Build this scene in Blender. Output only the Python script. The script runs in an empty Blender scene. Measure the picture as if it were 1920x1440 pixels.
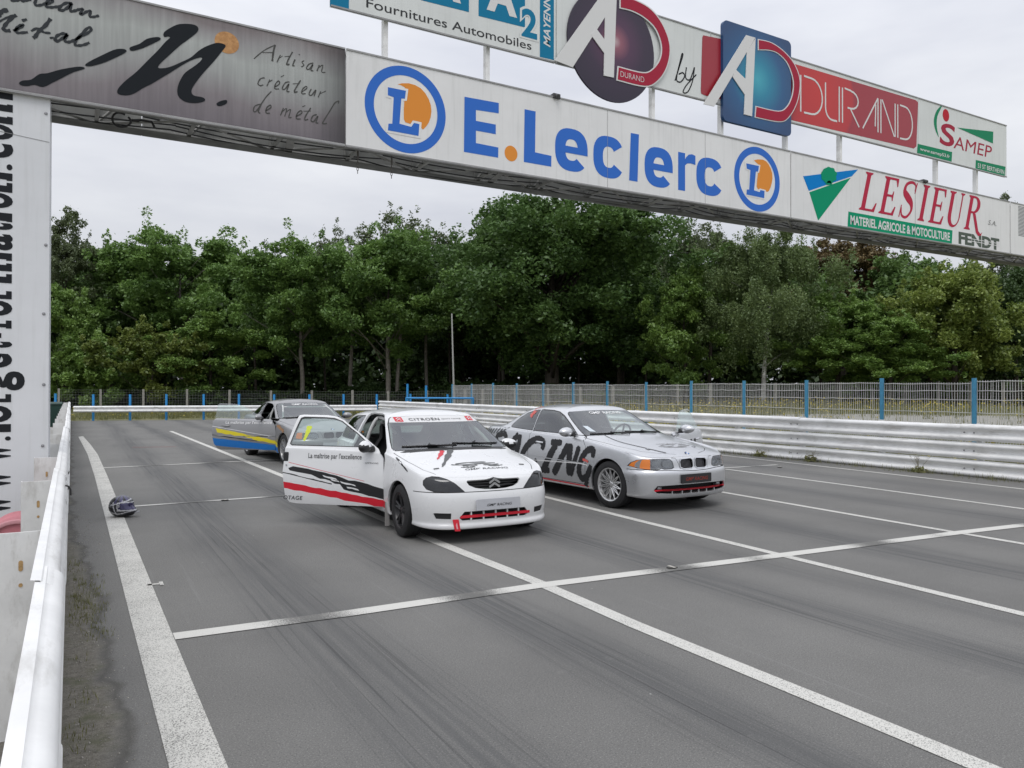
import bpy, bmesh, math, random
import numpy as np
from mathutils import Vector, Matrix
from mathutils.bvhtree import BVHTree
from math import radians, sin, cos, pi, tan, sqrt, atan2

S = bpy.context.scene
C = S.collection
# ------------------------------------------------------------------ camera
CAM_H = 1.63
YAW, PITCH, ROLL = radians(29.956), radians(0.37), radians(0.0906)
FPX = 1434.4                                   # focal length in pixels of a 1920 wide frame
_f = Vector((sin(YAW) * cos(PITCH), cos(YAW) * cos(PITCH), sin(PITCH)))
_r = Vector((cos(YAW), -sin(YAW), 0))
_u = _r.cross(_f)
_r, _u = _r * cos(ROLL) + _u * sin(ROLL), _u * cos(ROLL) - _r * sin(ROLL)
cd = bpy.data.cameras.new('camera')
cam = bpy.data.objects.new('camera', cd)
C.objects.link(cam)
cd.sensor_width = 36
cd.lens = FPX / 1920 * 36
cd.clip_start, cd.clip_end = 0.05, 3000
M = Matrix((( _r.x, _u.x, -_f.x, 0), (_r.y, _u.y, -_f.y, 0), (_r.z, _u.z, -_f.z, CAM_H), (0, 0, 0, 1)))
cam.matrix_world = M
S.camera = cam

def ray(px, py):
    return _f + _r * ((px - 960) / FPX) - _u * ((py - 720) / FPX)
def at_y(px, py, Y):
    d = ray(px, py); t = Y / d.y
    return Vector((d.x * t, Y, CAM_H + d.z * t))
def at_z(px, py, z=0.0):
    d = ray(px, py); t = (z - CAM_H) / d.z
    return Vector((d.x * t, d.y * t, z))
def at_d(px, depth):                            # ground point under a column at a given depth
    d = ray(px, 729.3)
    return Vector((d.x * depth, d.y * depth, 0))

# ------------------------------------------------------------------ sky, sun, exposure
SUN_EL, SUN_AZ = radians(58), radians(215)
W = bpy.data.worlds.new('World')
S.world = W
W.use_nodes = True
nt = W.node_tree
nt.nodes.clear()
def wn(t, **k):
    n = nt.nodes.new(t)
    for a, b in k.items(): setattr(n, a, b)
    return n
sky = wn('ShaderNodeTexSky', sky_type='NISHITA', sun_disc=False, sun_elevation=SUN_EL, sun_rotation=SUN_AZ)
tc = wn('ShaderNodeTexCoord')
sep = wn('ShaderNodeSeparateXYZ')
mp = wn('ShaderNodeMapping'); mp.inputs['Scale'].default_value = (1.3, 1.3, 4.5)
nz = wn('ShaderNodeTexNoise'); nz.inputs['Scale'].default_value = 1.6; nz.inputs['Detail'].default_value = 5; nz.inputs['Roughness'].default_value = .55
rp = wn('ShaderNodeValToRGB')
rp.color_ramp.elements[0].position = .32; rp.color_ramp.elements[0].color = (5.25, 5.42, 6.0, 1)
rp.color_ramp.elements[1].position = .66; rp.color_ramp.elements[1].color = (6.95, 7.08, 7.4, 1)
zr = wn('ShaderNodeMapRange'); zr.inputs[1].default_value = .05; zr.inputs[2].default_value = 1.0; zr.inputs[3].default_value = 1.0; zr.inputs[4].default_value = 2.2
mul = wn('ShaderNodeVectorMath', operation='SCALE')
mix = wn('ShaderNodeMix', data_type='RGBA'); mix.inputs[0].default_value = .95
bg = wn('ShaderNodeBackground'); bg.inputs[1].default_value = .1
out = wn('ShaderNodeOutputWorld')
L = nt.links.new
L(tc.outputs['Generated'], mp.inputs[0]); L(mp.outputs[0], nz.inputs[0]); L(nz.outputs[0], rp.inputs[0])
L(tc.outputs['Generated'], sep.inputs[0]); L(sep.outputs[2], zr.inputs[0])
L(rp.outputs[0], mul.inputs[0]); L(zr.outputs[0], mul.inputs[3])
L(sky.outputs[0], mix.inputs[6]); L(mul.outputs[0], mix.inputs[7])
L(mix.outputs[2], bg.inputs[0]); L(bg.outputs[0], out.inputs[0])
sd = bpy.data.lights.new('sun', 'SUN'); sd.energy = .9; sd.angle = radians(25); sd.color = (1, .97, .93)
sun = bpy.data.objects.new('sun', sd); C.objects.link(sun)
sun.rotation_euler = (pi / 2 - SUN_EL, 0, pi - SUN_AZ)
S.view_settings.view_transform = 'Standard'; S.view_settings.look = 'None'
S.view_settings.exposure = 0.0; S.view_settings.gamma = 1
S.render.engine = 'CYCLES'
S.cycles.max_bounces = 8; S.cycles.transparent_max_bounces = 24
S.cycles.diffuse_bounces = 3; S.cycles.glossy_bounces = 4
S.cycles.caustics_reflective = False; S.cycles.caustics_refractive = False

# ------------------------------------------------------------------ helpers
rnd = random.Random(7)
def link(o): C.objects.link(o); return o
def tag(o, label=None, cat=None, group=None, kind=None):
    if label: o['label'] = label
    if cat: o['category'] = cat
    if group: o['group'] = group
    if kind: o['kind'] = kind
    return o
def thing(name, label, cat, loc=(0, 0, 0), rz=0, group=None):
    o = link(bpy.data.objects.new(name, None))
    o.location = loc; o.rotation_euler = (0, 0, rz); o.empty_display_size = .2
    return tag(o, label, cat, group)

MATS = {}
def mat(name, col=(.5, .5, .5), rough=.5, metal=0.0, coat=0.0, noise=0.0, nscale=8.0, bump=0.0, bscale=40.0, spec=.5, col2=None, trans=None):
    """principled material with optional procedural colour variation and bump"""
    if name in MATS: return MATS[name]
    m = bpy.data.materials.new(name); m.use_nodes = True
    t = m.node_tree; b = t.nodes['Principled BSDF']
    b.inputs['Base Color'].default_value = (*col, 1); b.inputs['Roughness'].default_value = rough
    b.inputs['Metallic'].default_value = metal; b.inputs['Coat Weight'].default_value = coat
    b.inputs['Coat Roughness'].default_value = .06; b.inputs['Specular IOR Level'].default_value = spec
    if noise or bump:
        co = t.nodes.new('ShaderNodeTexCoord')
    if noise:
        n = t.nodes.new('ShaderNodeTexNoise'); n.inputs['Scale'].default_value = nscale; n.inputs['Detail'].default_value = 6
        n.inputs['Roughness'].default_value = .65
        r = t.nodes.new('ShaderNodeValToRGB')
        c2 = col2 or tuple(min(1, c * (1 + noise)) for c in col); c1 = tuple(c * (1 - noise) for c in col) if not col2 else col
        r.color_ramp.elements[0].position = .3; r.color_ramp.elements[1].position = .7
        r.color_ramp.elements[0].color = (*c1, 1); r.color_ramp.elements[1].color = (*c2, 1)
        t.links.new(co.outputs['Object'], n.inputs[0]); t.links.new(n.outputs[0], r.inputs[0]); t.links.new(r.outputs[0], b.inputs['Base Color'])
    if bump:
        n2 = t.nodes.new('ShaderNodeTexNoise'); n2.inputs['Scale'].default_value = bscale; n2.inputs['Detail'].default_value = 4
        bp = t.nodes.new('ShaderNodeBump'); bp.inputs['Strength'].default_value = bump; bp.inputs['Distance'].default_value = .02
        t.links.new(co.outputs['Object'], n2.inputs[0]); t.links.new(n2.outputs[0], bp.inputs['Height']); t.links.new(bp.outputs[0], b.inputs['Normal'])
    MATS[name] = m
    return m
def glass(name, tint=(.8, .88, .86), alpha=.25, rough=.02):
    """thin pane: see-through with a Fresnel mirror on top"""
    if name in MATS: return MATS[name]
    m = bpy.data.materials.new(name); m.use_nodes = True
    t = m.node_tree; t.nodes.clear()
    o = t.nodes.new('ShaderNodeOutputMaterial'); tr = t.nodes.new('ShaderNodeBsdfTransparent'); tr.inputs[0].default_value = (*tint, 1)
    gl = t.nodes.new('ShaderNodeBsdfGlossy'); gl.inputs['Roughness'].default_value = rough; gl.inputs[0].default_value = (.95, .97, 1, 1)
    fr = t.nodes.new('ShaderNodeFresnel'); fr.inputs[0].default_value = 1.5
    ad = t.nodes.new('ShaderNodeMath'); ad.operation = 'ADD'; ad.inputs[1].default_value = alpha; ad.use_clamp = True
    mx = t.nodes.new('ShaderNodeMixShader')
    t.links.new(fr.outputs[0], ad.inputs[0]); t.links.new(ad.outputs[0], mx.inputs[0]); t.links.new(tr.outputs[0], mx.inputs[1])
    t.links.new(gl.outputs[0], mx.inputs[2]); t.links.new(mx.outputs[0], o.inputs[0])
    MATS[name] = m
    return m

class MB:
    """collects shapes and links them as ONE mesh object"""
    def __init__(s): s.V = []; s.F = []; s.I = []; s.i = 0
    def add(s, V, F, i=None):
        k = len(s.V); s.V += [tuple(v) for v in V]; s.F += [tuple(k + a for a in f) for f in F]
        s.I += [s.i if i is None else i] * len(F)
    def box(s, a, b, i=None):
        (x0, y0, z0), (x1, y1, z1) = a, b
        s.add([(x, y, z) for z in (z0, z1) for y in (y0, y1) for x in (x0, x1)],
              [(0, 2, 3, 1), (4, 5, 7, 6), (0, 1, 5, 4), (2, 6, 7, 3), (0, 4, 6, 2), (1, 3, 7, 5)], i)
    def beam(s, p, q, w, h=None, up=(0, 0, 1), i=None):
        p, q = Vector(p), Vector(q); h = h or w; d = (q - p).normalized(); up = Vector(up)
        if abs(d.dot(up)) > .98: up = Vector((1, 0, 0))
        a = d.cross(up).normalized() * w / 2; b = a.cross(d).normalized() * h / 2
        s.add([p - a - b, p + a - b, p + a + b, p - a + b, q - a - b, q + a - b, q + a + b, q - a + b],
              [(0, 1, 2, 3), (7, 6, 5, 4), (0, 4, 5, 1), (1, 5, 6, 2), (2, 6, 7, 3), (3, 7, 4, 0)], i)
    def tube(s, pts, r, n=8, i=None, caps=True):
        pts = [Vector(p) for p in pts]; rs = r if isinstance(r, (list, tuple)) else [r] * len(pts)
        V = []; F = []; up = None
        for k, p in enumerate(pts):
            d = (pts[min(k + 1, len(pts) - 1)] - pts[max(k - 1, 0)]).normalized()
            if up is None:
                up = Vector((0, 0, 1)) if abs(d.z) < .9 else Vector((1, 0, 0))
            a = d.cross(up).normalized(); b = a.cross(d).normalized(); up = b
            for j in range(n):
                t = 2 * pi * j / n; V.append(p + a * cos(t) * rs[k] + b * sin(t) * rs[k])
        for k in range(len(pts) - 1):
            for j in range(n):
                a0, a1 = k * n + j, k * n + (j + 1) % n
                F.append((a0, a1, a1 + n, a0 + n))
        if caps: F += [tuple(range(n))[::-1], tuple((len(pts) - 1) * n + j for j in range(n))]
        s.add(V, F, i)
    def lathe(s, prof, n=32, m=None, i=None):
        """profile (radius, height) turned about local Z; m maps to place"""
        m = m or Matrix(); V = []; F = []
        for r, z in prof:
            for j in range(n): V.append(m @ Vector((r * cos(2 * pi * j / n), r * sin(2 * pi * j / n), z)))
        for k in range(len(prof) - 1):
            for j in range(n):
                a, b = k * n + j, k * n + (j + 1) % n; F.append((a, b, b + n, a + n))
        s.add(V, F, i)
    def prism(s, poly, f, d0, d1, i=None):
        """2-D outline carried to space by f(u, v, d) and given thickness d0..d1"""
        n = len(poly)
        s.add([f(u, v, d0) for u, v in poly] + [f(u, v, d1) for u, v in poly],
              [tuple(range(n))[::-1], tuple(range(n, 2 * n))] + [(k, (k + 1) % n, n + (k + 1) % n, n + k) for k in range(n)], i)
    def flat(s, poly, f, d, i=None):
        s.add([f(u, v, d) for u, v in poly], [tuple(range(len(poly)))], i)
    def ribbon(s, pts, w, f, d, i=None):
        n = len(pts); ws = w if isinstance(w, (list, tuple)) else [w] * n; V = []
        for k in range(n):
            a, b = pts[max(k - 1, 0)], pts[min(k + 1, n - 1)]; dx, dy = b[0] - a[0], b[1] - a[1]; l = sqrt(dx * dx + dy * dy) or 1
            nx, ny = -dy / l * ws[k] / 2, dx / l * ws[k] / 2
            V += [f(pts[k][0] + nx, pts[k][1] + ny, d), f(pts[k][0] - nx, pts[k][1] - ny, d)]
        s.add(V, [(2 * k, 2 * k + 1, 2 * k + 3, 2 * k + 2) for k in range(n - 1)], i)
    def build(s, name, mats, parent=None, smooth=False, bevel=0, local=None):
        me = bpy.data.meshes.new(name)
        V = s.V if local is None else [tuple(Vector(v) - Vector(local)) for v in s.V]
        me.from_pydata(V, [], s.F)
        mats = mats if isinstance(mats, (list, tuple)) else [mats]
        for m in mats: me.materials.append(m)
        if len(mats) > 1: me.polygons.foreach_set('material_index', s.I)
        o = link(bpy.data.objects.new(name, me))
        if local is not None: o.location = local
        if parent: o.parent = parent
        if smooth:
            me.shade_smooth()
            if smooth != 'all': me.set_sharp_from_angle(angle=radians(38))
        if bevel:
            bv = o.modifiers.new('bevel', 'BEVEL'); bv.width = bevel; bv.segments = 2; bv.limit_method = 'ANGLE'
        me.update()
        return o

def spline(pts, n=6, closed=False):
    P = [np.array(p, float) for p in pts]; out = []; m = len(P)
    for k in range(m if closed else m - 1):
        g = (lambda j: P[j % m]) if closed else (lambda j: P[min(max(j, 0), m - 1)])
        a, b, c, d = g(k - 1), g(k), g(k + 1), g(k + 2)
        for t in np.linspace(0, 1, n, endpoint=False):
            out.append(tuple(.5 * (2 * b + (c - a) * t + (2 * a - 5 * b + 4 * c - d) * t * t + (3 * b - a - 3 * c + d) * t ** 3)))
    if not closed: out.append(tuple(P[-1]))
    return out
def ell(cx, cy, rx, ry, n=40, a0=0, a1=2 * pi):
    full = abs(a1 - a0 - 2 * pi) < 1e-6
    return [(cx + rx * cos(a0 + (a1 - a0) * k / (n if full else n - 1)), cy + ry * sin(a0 + (a1 - a0) * k / (n if full else n - 1))) for k in range(n)]
def rrect(x0, y0, x1, y1, r, n=5):
    o = []
    for cx, cy, a in ((x1 - r, y1 - r, 0), (x0 + r, y1 - r, pi / 2), (x0 + r, y0 + r, pi), (x1 - r, y0 + r, 1.5 * pi)):
        o += [(cx + r * cos(a + pi / 2 * k / n), cy + r * sin(a + pi / 2 * k / n)) for k in range(n + 1)]
    return o
_TX = {}
def text_geo(body, off=0.0, shear=0.0, space=1.0):
    k = (body, off, shear, space)
    if k not in _TX:
        cu = bpy.data.curves.new('t', 'FONT'); cu.body = body; cu.size = 1; cu.offset = off; cu.shear = shear; cu.space_character = space
        cu.resolution_u = 4
        o = bpy.data.objects.new('t', cu); me = o.to_mesh()
        V = np.array([v.co[:2] for v in me.vertices]); F = [tuple(p.vertices) for p in me.polygons]
        o.to_mesh_clear(); bpy.data.objects.remove(o); bpy.data.curves.remove(cu)
        lo, hi = V.min(0), V.max(0)
        _TX[k] = ((V - lo) / (hi - lo), F)
    return _TX[k]
def put_text(mb, body, f, box, d, off=0.0, shear=0.0, space=1.0, i=None, rot=False):
    """lettering stretched to fill box (u0, v0, u1, v1)"""
    V, F = text_geo(body, off, shear, space); u0, v0, u1, v1 = box
    if rot: mb.add([f(u1 - (u1 - u0) * b, v0 + (v1 - v0) * a, d) for a, b in V], F, i)
    else: mb.add([f(u0 + (u1 - u0) * a, v0 + (v1 - v0) * b, d) for a, b in V], F, i)
def inside(poly):
    P = np.array(poly, float)
    def g(x, y):
        a = P; b = np.roll(P, -1, 0)
        c = ((a[:, 1] > y) != (b[:, 1] > y))
        with np.errstate(divide='ignore', invalid='ignore'):
            xi = (b[:, 0] - a[:, 0]) * (y - a[:, 1]) / (b[:, 1] - a[:, 1]) + a[:, 0]
        return bool((c & (x < xi)).sum() & 1)
    return g
def fast_mesh(name, V, n, mi=None):
    """V: (faces*n, 3) array of separate n-gons"""
    me = bpy.data.meshes.new(name); nf = len(V) // n
    me.vertices.add(len(V)); me.vertices.foreach_set('co', V.astype(np.float32).ravel())
    me.loops.add(len(V)); me.loops.foreach_set('vertex_index', np.arange(len(V), dtype=np.int32))
    me.polygons.add(nf); me.polygons.foreach_set('loop_start', np.arange(0, len(V), n, dtype=np.int32))
    if mi is not None: me.polygons.foreach_set('material_index', np.asarray(mi, dtype=np.int32))
    me.update(calc_edges=True); me.validate()
    return me
# ------------------------------------------------------------------ ground, track, painted lines
def band_ramp(t, xs, strip=(0.0, 16.0)):
    """tyre-worn bands across the track, a function of the place's own X"""
    r = t.nodes.new('ShaderNodeValToRGB'); r.color_ramp.interpolation = 'EASE'
    e = r.color_ramp.elements
    e[0].position = 0; e[0].color = (0, 0, 0, 1); e[1].position = 1; e[1].color = (0, 0, 0, 1)
    for x, w, s in xs:
        for q, v in ((x - w, .0), (x, s), (x + w, .0)):
            n = e.new((q - strip[0]) / (strip[1] - strip[0])); n.color = (v, v, v, 1)
    return r
BANDS = [(1.5, .55, .85), (2.75, .42, 1.0), (4.75, .5, .9), (5.7, .3, .45), (7.35, .55, .9), (8.4, .3, .4), (10.2, .6, .8), (12.6, .6, .6)]
def asphalt_mat():
    m = bpy.data.materials.new('asphalt'); m.use_nodes = True; t = m.node_tree; N = t.nodes.new; K = t.links.new
    b = t.nodes['Principled BSDF']; b.inputs['Roughness'].default_value = .82; b.inputs['Specular IOR Level'].default_value = .35
    tc = N('ShaderNodeTexCoord'); sx = N('ShaderNodeSeparateXYZ'); K(tc.outputs['Object'], sx.inputs[0])
    def noise(scale, detail=6, vec=None, rough=.6):
        n = N('ShaderNodeTexNoise'); n.inputs['Scale'].default_value = scale; n.inputs['Detail'].default_value = detail; n.inputs['Roughness'].default_value = rough
        K(vec or tc.outputs['Object'], n.inputs[0]); return n.outputs[0]
    def math(op, a, c, clamp=False):
        n = N('ShaderNodeMath'); n.operation = op; n.use_clamp = clamp
        for k, v in ((0, a), (1, c)):
            if hasattr(v, 'links'): K(v, n.inputs[k])
            else: n.inputs[k].default_value = v
        return n.outputs[0]
    def mr(v, a, c, d=0., e=1.):
        n = N('ShaderNodeMapRange'); K(v, n.inputs[0])
        for k, q in zip((1, 2, 3, 4), (a, c, d, e)): n.inputs[k].default_value = q
        return n.outputs[0]
    def mix(f, a, c, mode='MIX'):
        n = N('ShaderNodeMix'); n.data_type = 'RGBA'; n.blend_type = mode
        if hasattr(f, 'links'): K(f, n.inputs[0])
        else: n.inputs[0].default_value = f
        for k, v in ((6, a), (7, c)):
            if hasattr(v, 'links'): K(v, n.inputs[k])
            else: n.inputs[k].default_value = (*v, 1)
        return n.outputs[2]
    mp = N('ShaderNodeMapping'); mp.inputs['Scale'].default_value = (9, .16, 1); mp.inputs['Rotation'].default_value = (0, 0, radians(-1.5)); K(tc.outputs['Object'], mp.inputs[0])
    streak = noise(1.6, 8, mp.outputs[0], .7)
    mp2 = N('ShaderNodeMapping'); mp2.inputs['Scale'].default_value = (30, .22, 1); mp2.inputs['Rotation'].default_value = (0, 0, radians(2)); K(tc.outputs['Object'], mp2.inputs[0])
    fine = noise(1.3, 4, mp2.outputs[0], .6)
    wob = math('ADD', sx.outputs[0], math('MULTIPLY', math('SUBTRACT', noise(.16, 2), .5), 1.1))
    bx = N('ShaderNodeMapRange'); K(wob, bx.inputs[0]); bx.inputs[2].default_value = 16
    ramp = band_ramp(t, BANDS); K(bx.outputs[0], ramp.inputs[0])
    base = mix(mr(noise(.45, 5), .3, .72), (.136, .134, .128), (.198, .195, .185))
    base = mix(mr(noise(120, 4, None, .75), .53, .66, 0, .75), base, (.36, .35, .33))             # pale chippings
    base = mix(mr(noise(95, 4, None, .75), .54, .66, 0, .75), base, (.055, .055, .054))
    sm = math('MULTIPLY', ramp.outputs[0], mr(streak, .36, .62, .25, 1.), True)
    base = mix(math('MULTIPLY', sm, .80), base, (.070, .072, .075))
    sm2 = math('MULTIPLY', ramp.outputs[0], mr(fine, .56, .63), True)
    base = mix(math('MULTIPLY', sm2, .62), base, (.038, .038, .040))
    base = mix(mr(streak, .60, .74, 0, .42), base, (.27, .27, .262)); base = mix(mr(noise(.9, 6, None, .7), .56, .72, 0, .30), base, (.10, .10, .10)); base = mix(mr(noise(2.6, 7, None, .75), .63, .74, 0, .35), base, (.26, .255, .24))
    # gritty shoulder beside the rail, with a ragged edge
    edge = math('ADD', sx.outputs[0], math('MULTIPLY', math('SUBTRACT', noise(1.3, 3), .5), .42))
    dirt = mix(mr(noise(26, 5), .35, .7), (.105, .097, .080), (.215, .198, .166)); dirt = mix(mr(noise(110, 4, None, .8), .50, .62, 0, .7), dirt, (.30, .28, .24)); dirt = mix(mr(noise(140, 3, None, .8), .54, .64, 0, .7), dirt, (.045, .04, .03))
    dirt = mix(mr(noise(5, 4), .5, .7, 0, .7), dirt, (.085, .092, .045))
    yy = mr(sx.outputs[1], 6.8, 10.5, .165, -.05)
    base = mix(mr(math('SUBTRACT', edge, yy), -.05, .09, 1., 0.), base, dirt)
    crack = mr(math('ABSOLUTE', math('SUBTRACT', math('SUBTRACT', edge, yy), .05), 0), -.01, .055, .6, 0.)
    base = mix(crack, base, (.035, .033, .03))
    vo = N('ShaderNodeTexVoronoi'); vo.inputs['Scale'].default_value = 3.1; K(tc.outputs['Object'], vo.inputs[0])
    base = mix(mr(vo.outputs['Distance'], .012, .022, .8, 0.), base, (.5, .5, .48))   # scattered pale grit
    K(base, b.inputs['Base Color'])
    bp = N('ShaderNodeBump'); bp.inputs['Strength'].default_value = .35; bp.inputs['Distance'].default_value = .006
    K(noise(140, 3), bp.inputs['Height']); K(bp.outputs[0], b.inputs['Normal'])
    return m
ASPH = asphalt_mat()
def paint_mat(name, wear=.35, bands=True):
    """line paint worn down to the asphalt where tyres cross it"""
    m = bpy.data.materials.new(name); m.use_nodes = True; t = m.node_tree; N = t.nodes.new; K = t.links.new
    b = t.nodes['Principled BSDF']; b.inputs['Roughness'].default_value = .7
    tc = N('ShaderNodeTexCoord'); n = N('ShaderNodeTexNoise'); n.inputs['Scale'].default_value = 150; n.inputs['Detail'].default_value = 5; K(tc.outputs['Object'], n.inputs[0])
    n2 = N('ShaderNodeTexNoise'); n2.inputs['Scale'].default_value = 3; n2.inputs['Detail'].default_value = 5; K(tc.outputs['Object'], n2.inputs[0])
    sx = N('ShaderNodeSeparateXYZ'); K(tc.outputs['Object'], sx.inputs[0])
    bx = N('ShaderNodeMapRange'); K(sx.outputs[0], bx.inputs[0]); bx.inputs[2].default_value = 16
    ramp = band_ramp(t, BANDS); K(bx.outputs[0], ramp.inputs[0])
    a = N('ShaderNodeMath'); a.operation = 'MULTIPLY_ADD'; K(ramp.outputs[0], a.inputs[0]); a.inputs[1].default_value = .40 if bands else 0.0; a.inputs[2].default_value = wear
    c = N('ShaderNodeMath'); c.operation = 'MULTIPLY_ADD'; K(n2.outputs[0], c.inputs[0]); c.inputs[1].default_value = .22; K(a.outputs[0], c.inputs[2])
    d = N('ShaderNodeMath'); d.operation = 'SUBTRACT'; K(n.outputs[0], d.inputs[0]); K(c.outputs[0], d.inputs[1])
    r = N('ShaderNodeMapRange'); K(d.outputs[0], r.inputs[0]); r.inputs[1].default_value = -.10; r.inputs[2].default_value = .06
    mx = N('ShaderNodeMix'); mx.data_type = 'RGBA'; K(r.outputs[0], mx.inputs[0]); mx.inputs[6].default_value = (.13, .128, .12, 1); mx.inputs[7].default_value = (.62, .61, .57, 1)
    K(mx.outputs[2], b.inputs['Base Color'])
    return m
PAINT = paint_mat('line_paint', .30); PAINT_OLD = paint_mat('worn_line_paint', .34, False); PAINT_X = paint_mat('cross_line_paint', .22)
RAIL_X, ARM_X = 0.0, 14.55
g = MB(); n = 40
gx = [-400, -120, -40, -12, -3, 0, 19, 23, 28, 34, 42, 60, 120, 400]
gy = [-300, -80, -20, 0, 20, 44, 47, 52, 58, 70, 100, 200, 500]
def terr(x, y):
    z = -.012
    if x > 19: z += min(.62, (x - 19) * .03)
    if y > 47 and x > -60: z += min(.15, (y - 47) * .01)
    return z
g.add([(x, y, terr(x, y)) for y in gy for x in gx], [(j * len(gx) + i, j * len(gx) + i + 1, (j + 1) * len(gx) + i + 1, (j + 1) * len(gx) + i) for j in range(len(gy) - 1) for i in range(len(gx) - 1)])
tag(g.build('ground', mat('grass_ground', (.085, .095, .036), .95, noise=.3, nscale=.7, col2=(.22, .205, .105), bump=.6, bscale=6), smooth=True), kind='structure')
g = MB(); g.add([(-.10, -30, 0), (15.0, -30, 0), (15.0, 40.2, 0), (-.10, 44.0, 0)], [(0, 1, 2, 3)])
tag(g.build('track', ASPH), kind='structure')
g = MB(); g.add([(-9, -30, -.004), (-.10, -30, -.004), (-.10, 43, -.004), (-9, 43, -.004)], [(0, 1, 2, 3)])
tag(g.build('gravel', mat('gravel', (.11, .10, .085), .95, noise=.3, nscale=18, col2=(.20, .19, .16), bump=.7, bscale=50)), kind='structure')
def strip(name, P, Q, m, sub=None):
    g = MB(); V = []
    for a, b in zip(P, Q): V += [(a[0], a[1], .004), (b[0], b[1], .004)]
    g.add(V, [(2 * k, 2 * k + 1, 2 * k + 3, 2 * k + 2) for k in range(len(P) - 1)])
    return tag(g.build(name, m), kind='structure')
Pl = [(.372, -6), (.372, 3), (.372, 6), (.378, 10), (.385, 16), (.36, 21.5), (.30, 25), (.22, 29.5)]
Pr = [(.592, -6), (.592, 3), (.588, 6), (.588, 10), (.592, 16), (.575, 21.5), (.50, 25), (.36, 29.8)]
strip('edge_line', Pl, Pr, PAINT_OLD)
def long_line(pts, w):
    q = [at_z(*p) for p in pts]; a, b = q[0], q[-1]; d = (b - a).normalized()
    q[-1] = b + d * 12                                  # runs on beyond the frame
    n = Vector((-d.y, d.x, 0)) * w / 2
    strip('lane_line', [p + n for p in q], [p - n for p in q], PAINT)
long_line([(320, 808.5), (528.7, 892), (790, 1005), (1010, 1093), (1193, 1173), (1575, 1329), (1837, 1434)], .13)
long_line([(900, 901), (1200, 977), (1575, 1068), (1912, 1147.5)], .11)
long_line([(1290, 912), (1358, 923.7), (1642, 973), (1914, 1018)], .10)
long_line([(1360, 880), (1379, 882.3), (1642, 917), (1914, 954.8)], .09)
long_line([(1100, 825), (1346, 852.7), (1642, 886), (1914, 917)], .09)
def cross_line(pts, w, m):
    q = [at_z(*p) for p in pts]
    for k, p in enumerate(q): p.z = 0
    strip('cross_line', [p + Vector((0, w / 2, .004)) for p in q], [p - Vector((0, w / 2, 0)) for p in q], m)
def xline(q, w, m):
    strip('cross_line', [(x, y + w / 2) for x, y in q], [(x, y - w / 2) for x, y in q], m)
xl = [at_z(*p) for p in ((318, 1195.5), (645, 1152), (1015, 1098), (1470, 1041), (1800, 999), (1920, 985))]
q = [(p.x, p.y) for p in xl]; q[0] = (.592, q[0][1]); q.append((13.6, q[-1][1] - .25))

g = MB()
def xl_obj(q, w, m, z=.0055):
    g = MB(); V = []
    for x, y in q: V += [(x, y + w / 2, z), (x, y - w / 2, z)]
    g.add(V, [(2 * k, 2 * k + 1, 2 * k + 3, 2 * k + 2) for k in range(len(q) - 1)])
    tag(g.build('cross_line', m), kind='structure')
xl_obj(q, .15, PAINT_X)
xl_obj([(.592, 11.75), (1.5, 11.78), (2.9, 11.8), (4.2, 11.8)], .10, PAINT_X)
xl_obj([(.58, 17.75), (2.0, 17.8), (4.3, 17.9)], .10, PAINT_X)
xl_obj([(11.0, 11.65), (12.0, 11.5), (13.2, 11.45)], .09, PAINT_X)
g = MB()
q = at_z(284, 1097); a, b = q.x, q.y
g.add([(a - .03, b - .02, .004), (a + .07, b - .02, .004), (a + .07, b + .03, .004), (a - .03, b + .03, .004)], [(0, 1, 2, 3)]); g.add([(a + .06, b - .06, .0045), (a + .09, b - .06, .0045), (a + .09, b + .07, .0045), (a + .06, b + .07, .0045)], [(0, 1, 2, 3)])
tag(g.build('grid_mark', PAINT_OLD), kind='structure')
# red chalked stroke across the lane, far down
g = MB(); a = at_z(248, 839); b = at_z(330, 838)
g.add([(a.x, a.y - .05, .004), (b.x, b.y - .05, .004), (b.x, b.y + .08, .004), (a.x, a.y + .08, .004)], [(0, 1, 2, 3)])
tag(g.build('chalk_mark', mat('red_chalk', (.24, .13, .12), .9, noise=.4, nscale=6)), kind='structure')

# ------------------------------------------------------------------ guard rails
WHITE = mat('rail_white', (.83, .83, .82), .55, noise=.10, nscale=2.5, bump=.04, bscale=12)
WHITE_OLD = mat('rail_white_dull', (.70, .70, .69), .6, noise=.14, nscale=3.0)
def grime(m, col, lo, hi, amt, sc):
    t = m.node_tree; b = t.nodes['Principled BSDF']; src = b.inputs['Base Color'].links[0].from_socket; N = t.nodes.new; K = t.links.new
    co = N('ShaderNodeTexCoord'); mp = N('ShaderNodeMapping'); mp.inputs['Scale'].default_value = sc; n = N('ShaderNodeTexNoise'); n.inputs['Scale'].default_value = 2; n.inputs['Detail'].default_value = 8; n.inputs['Roughness'].default_value = .7
    r = N('ShaderNodeMapRange'); r.inputs[1].default_value = lo; r.inputs[2].default_value = hi; r.inputs[4].default_value = amt; mx = N('ShaderNodeMix'); mx.data_type = 'RGBA'; mx.inputs[7].default_value = (*col, 1)
    K(co.outputs['Object'], mp.inputs[0]); K(mp.outputs[0], n.inputs[0]); K(n.outputs[0], r.inputs[0]); K(r.outputs[0], mx.inputs[0]); K(src, mx.inputs[6]); K(mx.outputs[2], b.inputs['Base Color'])
grime(WHITE, (.34, .32, .28), .52, .80, .75, (3, .8, 5)); grime(WHITE, (.16, .15, .14), .66, .74, .6, (6, 2.2, 9)); grime(WHITE_OLD, (.30, .28, .24), .50, .78, .8, (4, 4, 1.5))
BOLT = mat('bolt_grey', (.32, .32, .33), .5, metal=.6)
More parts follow.
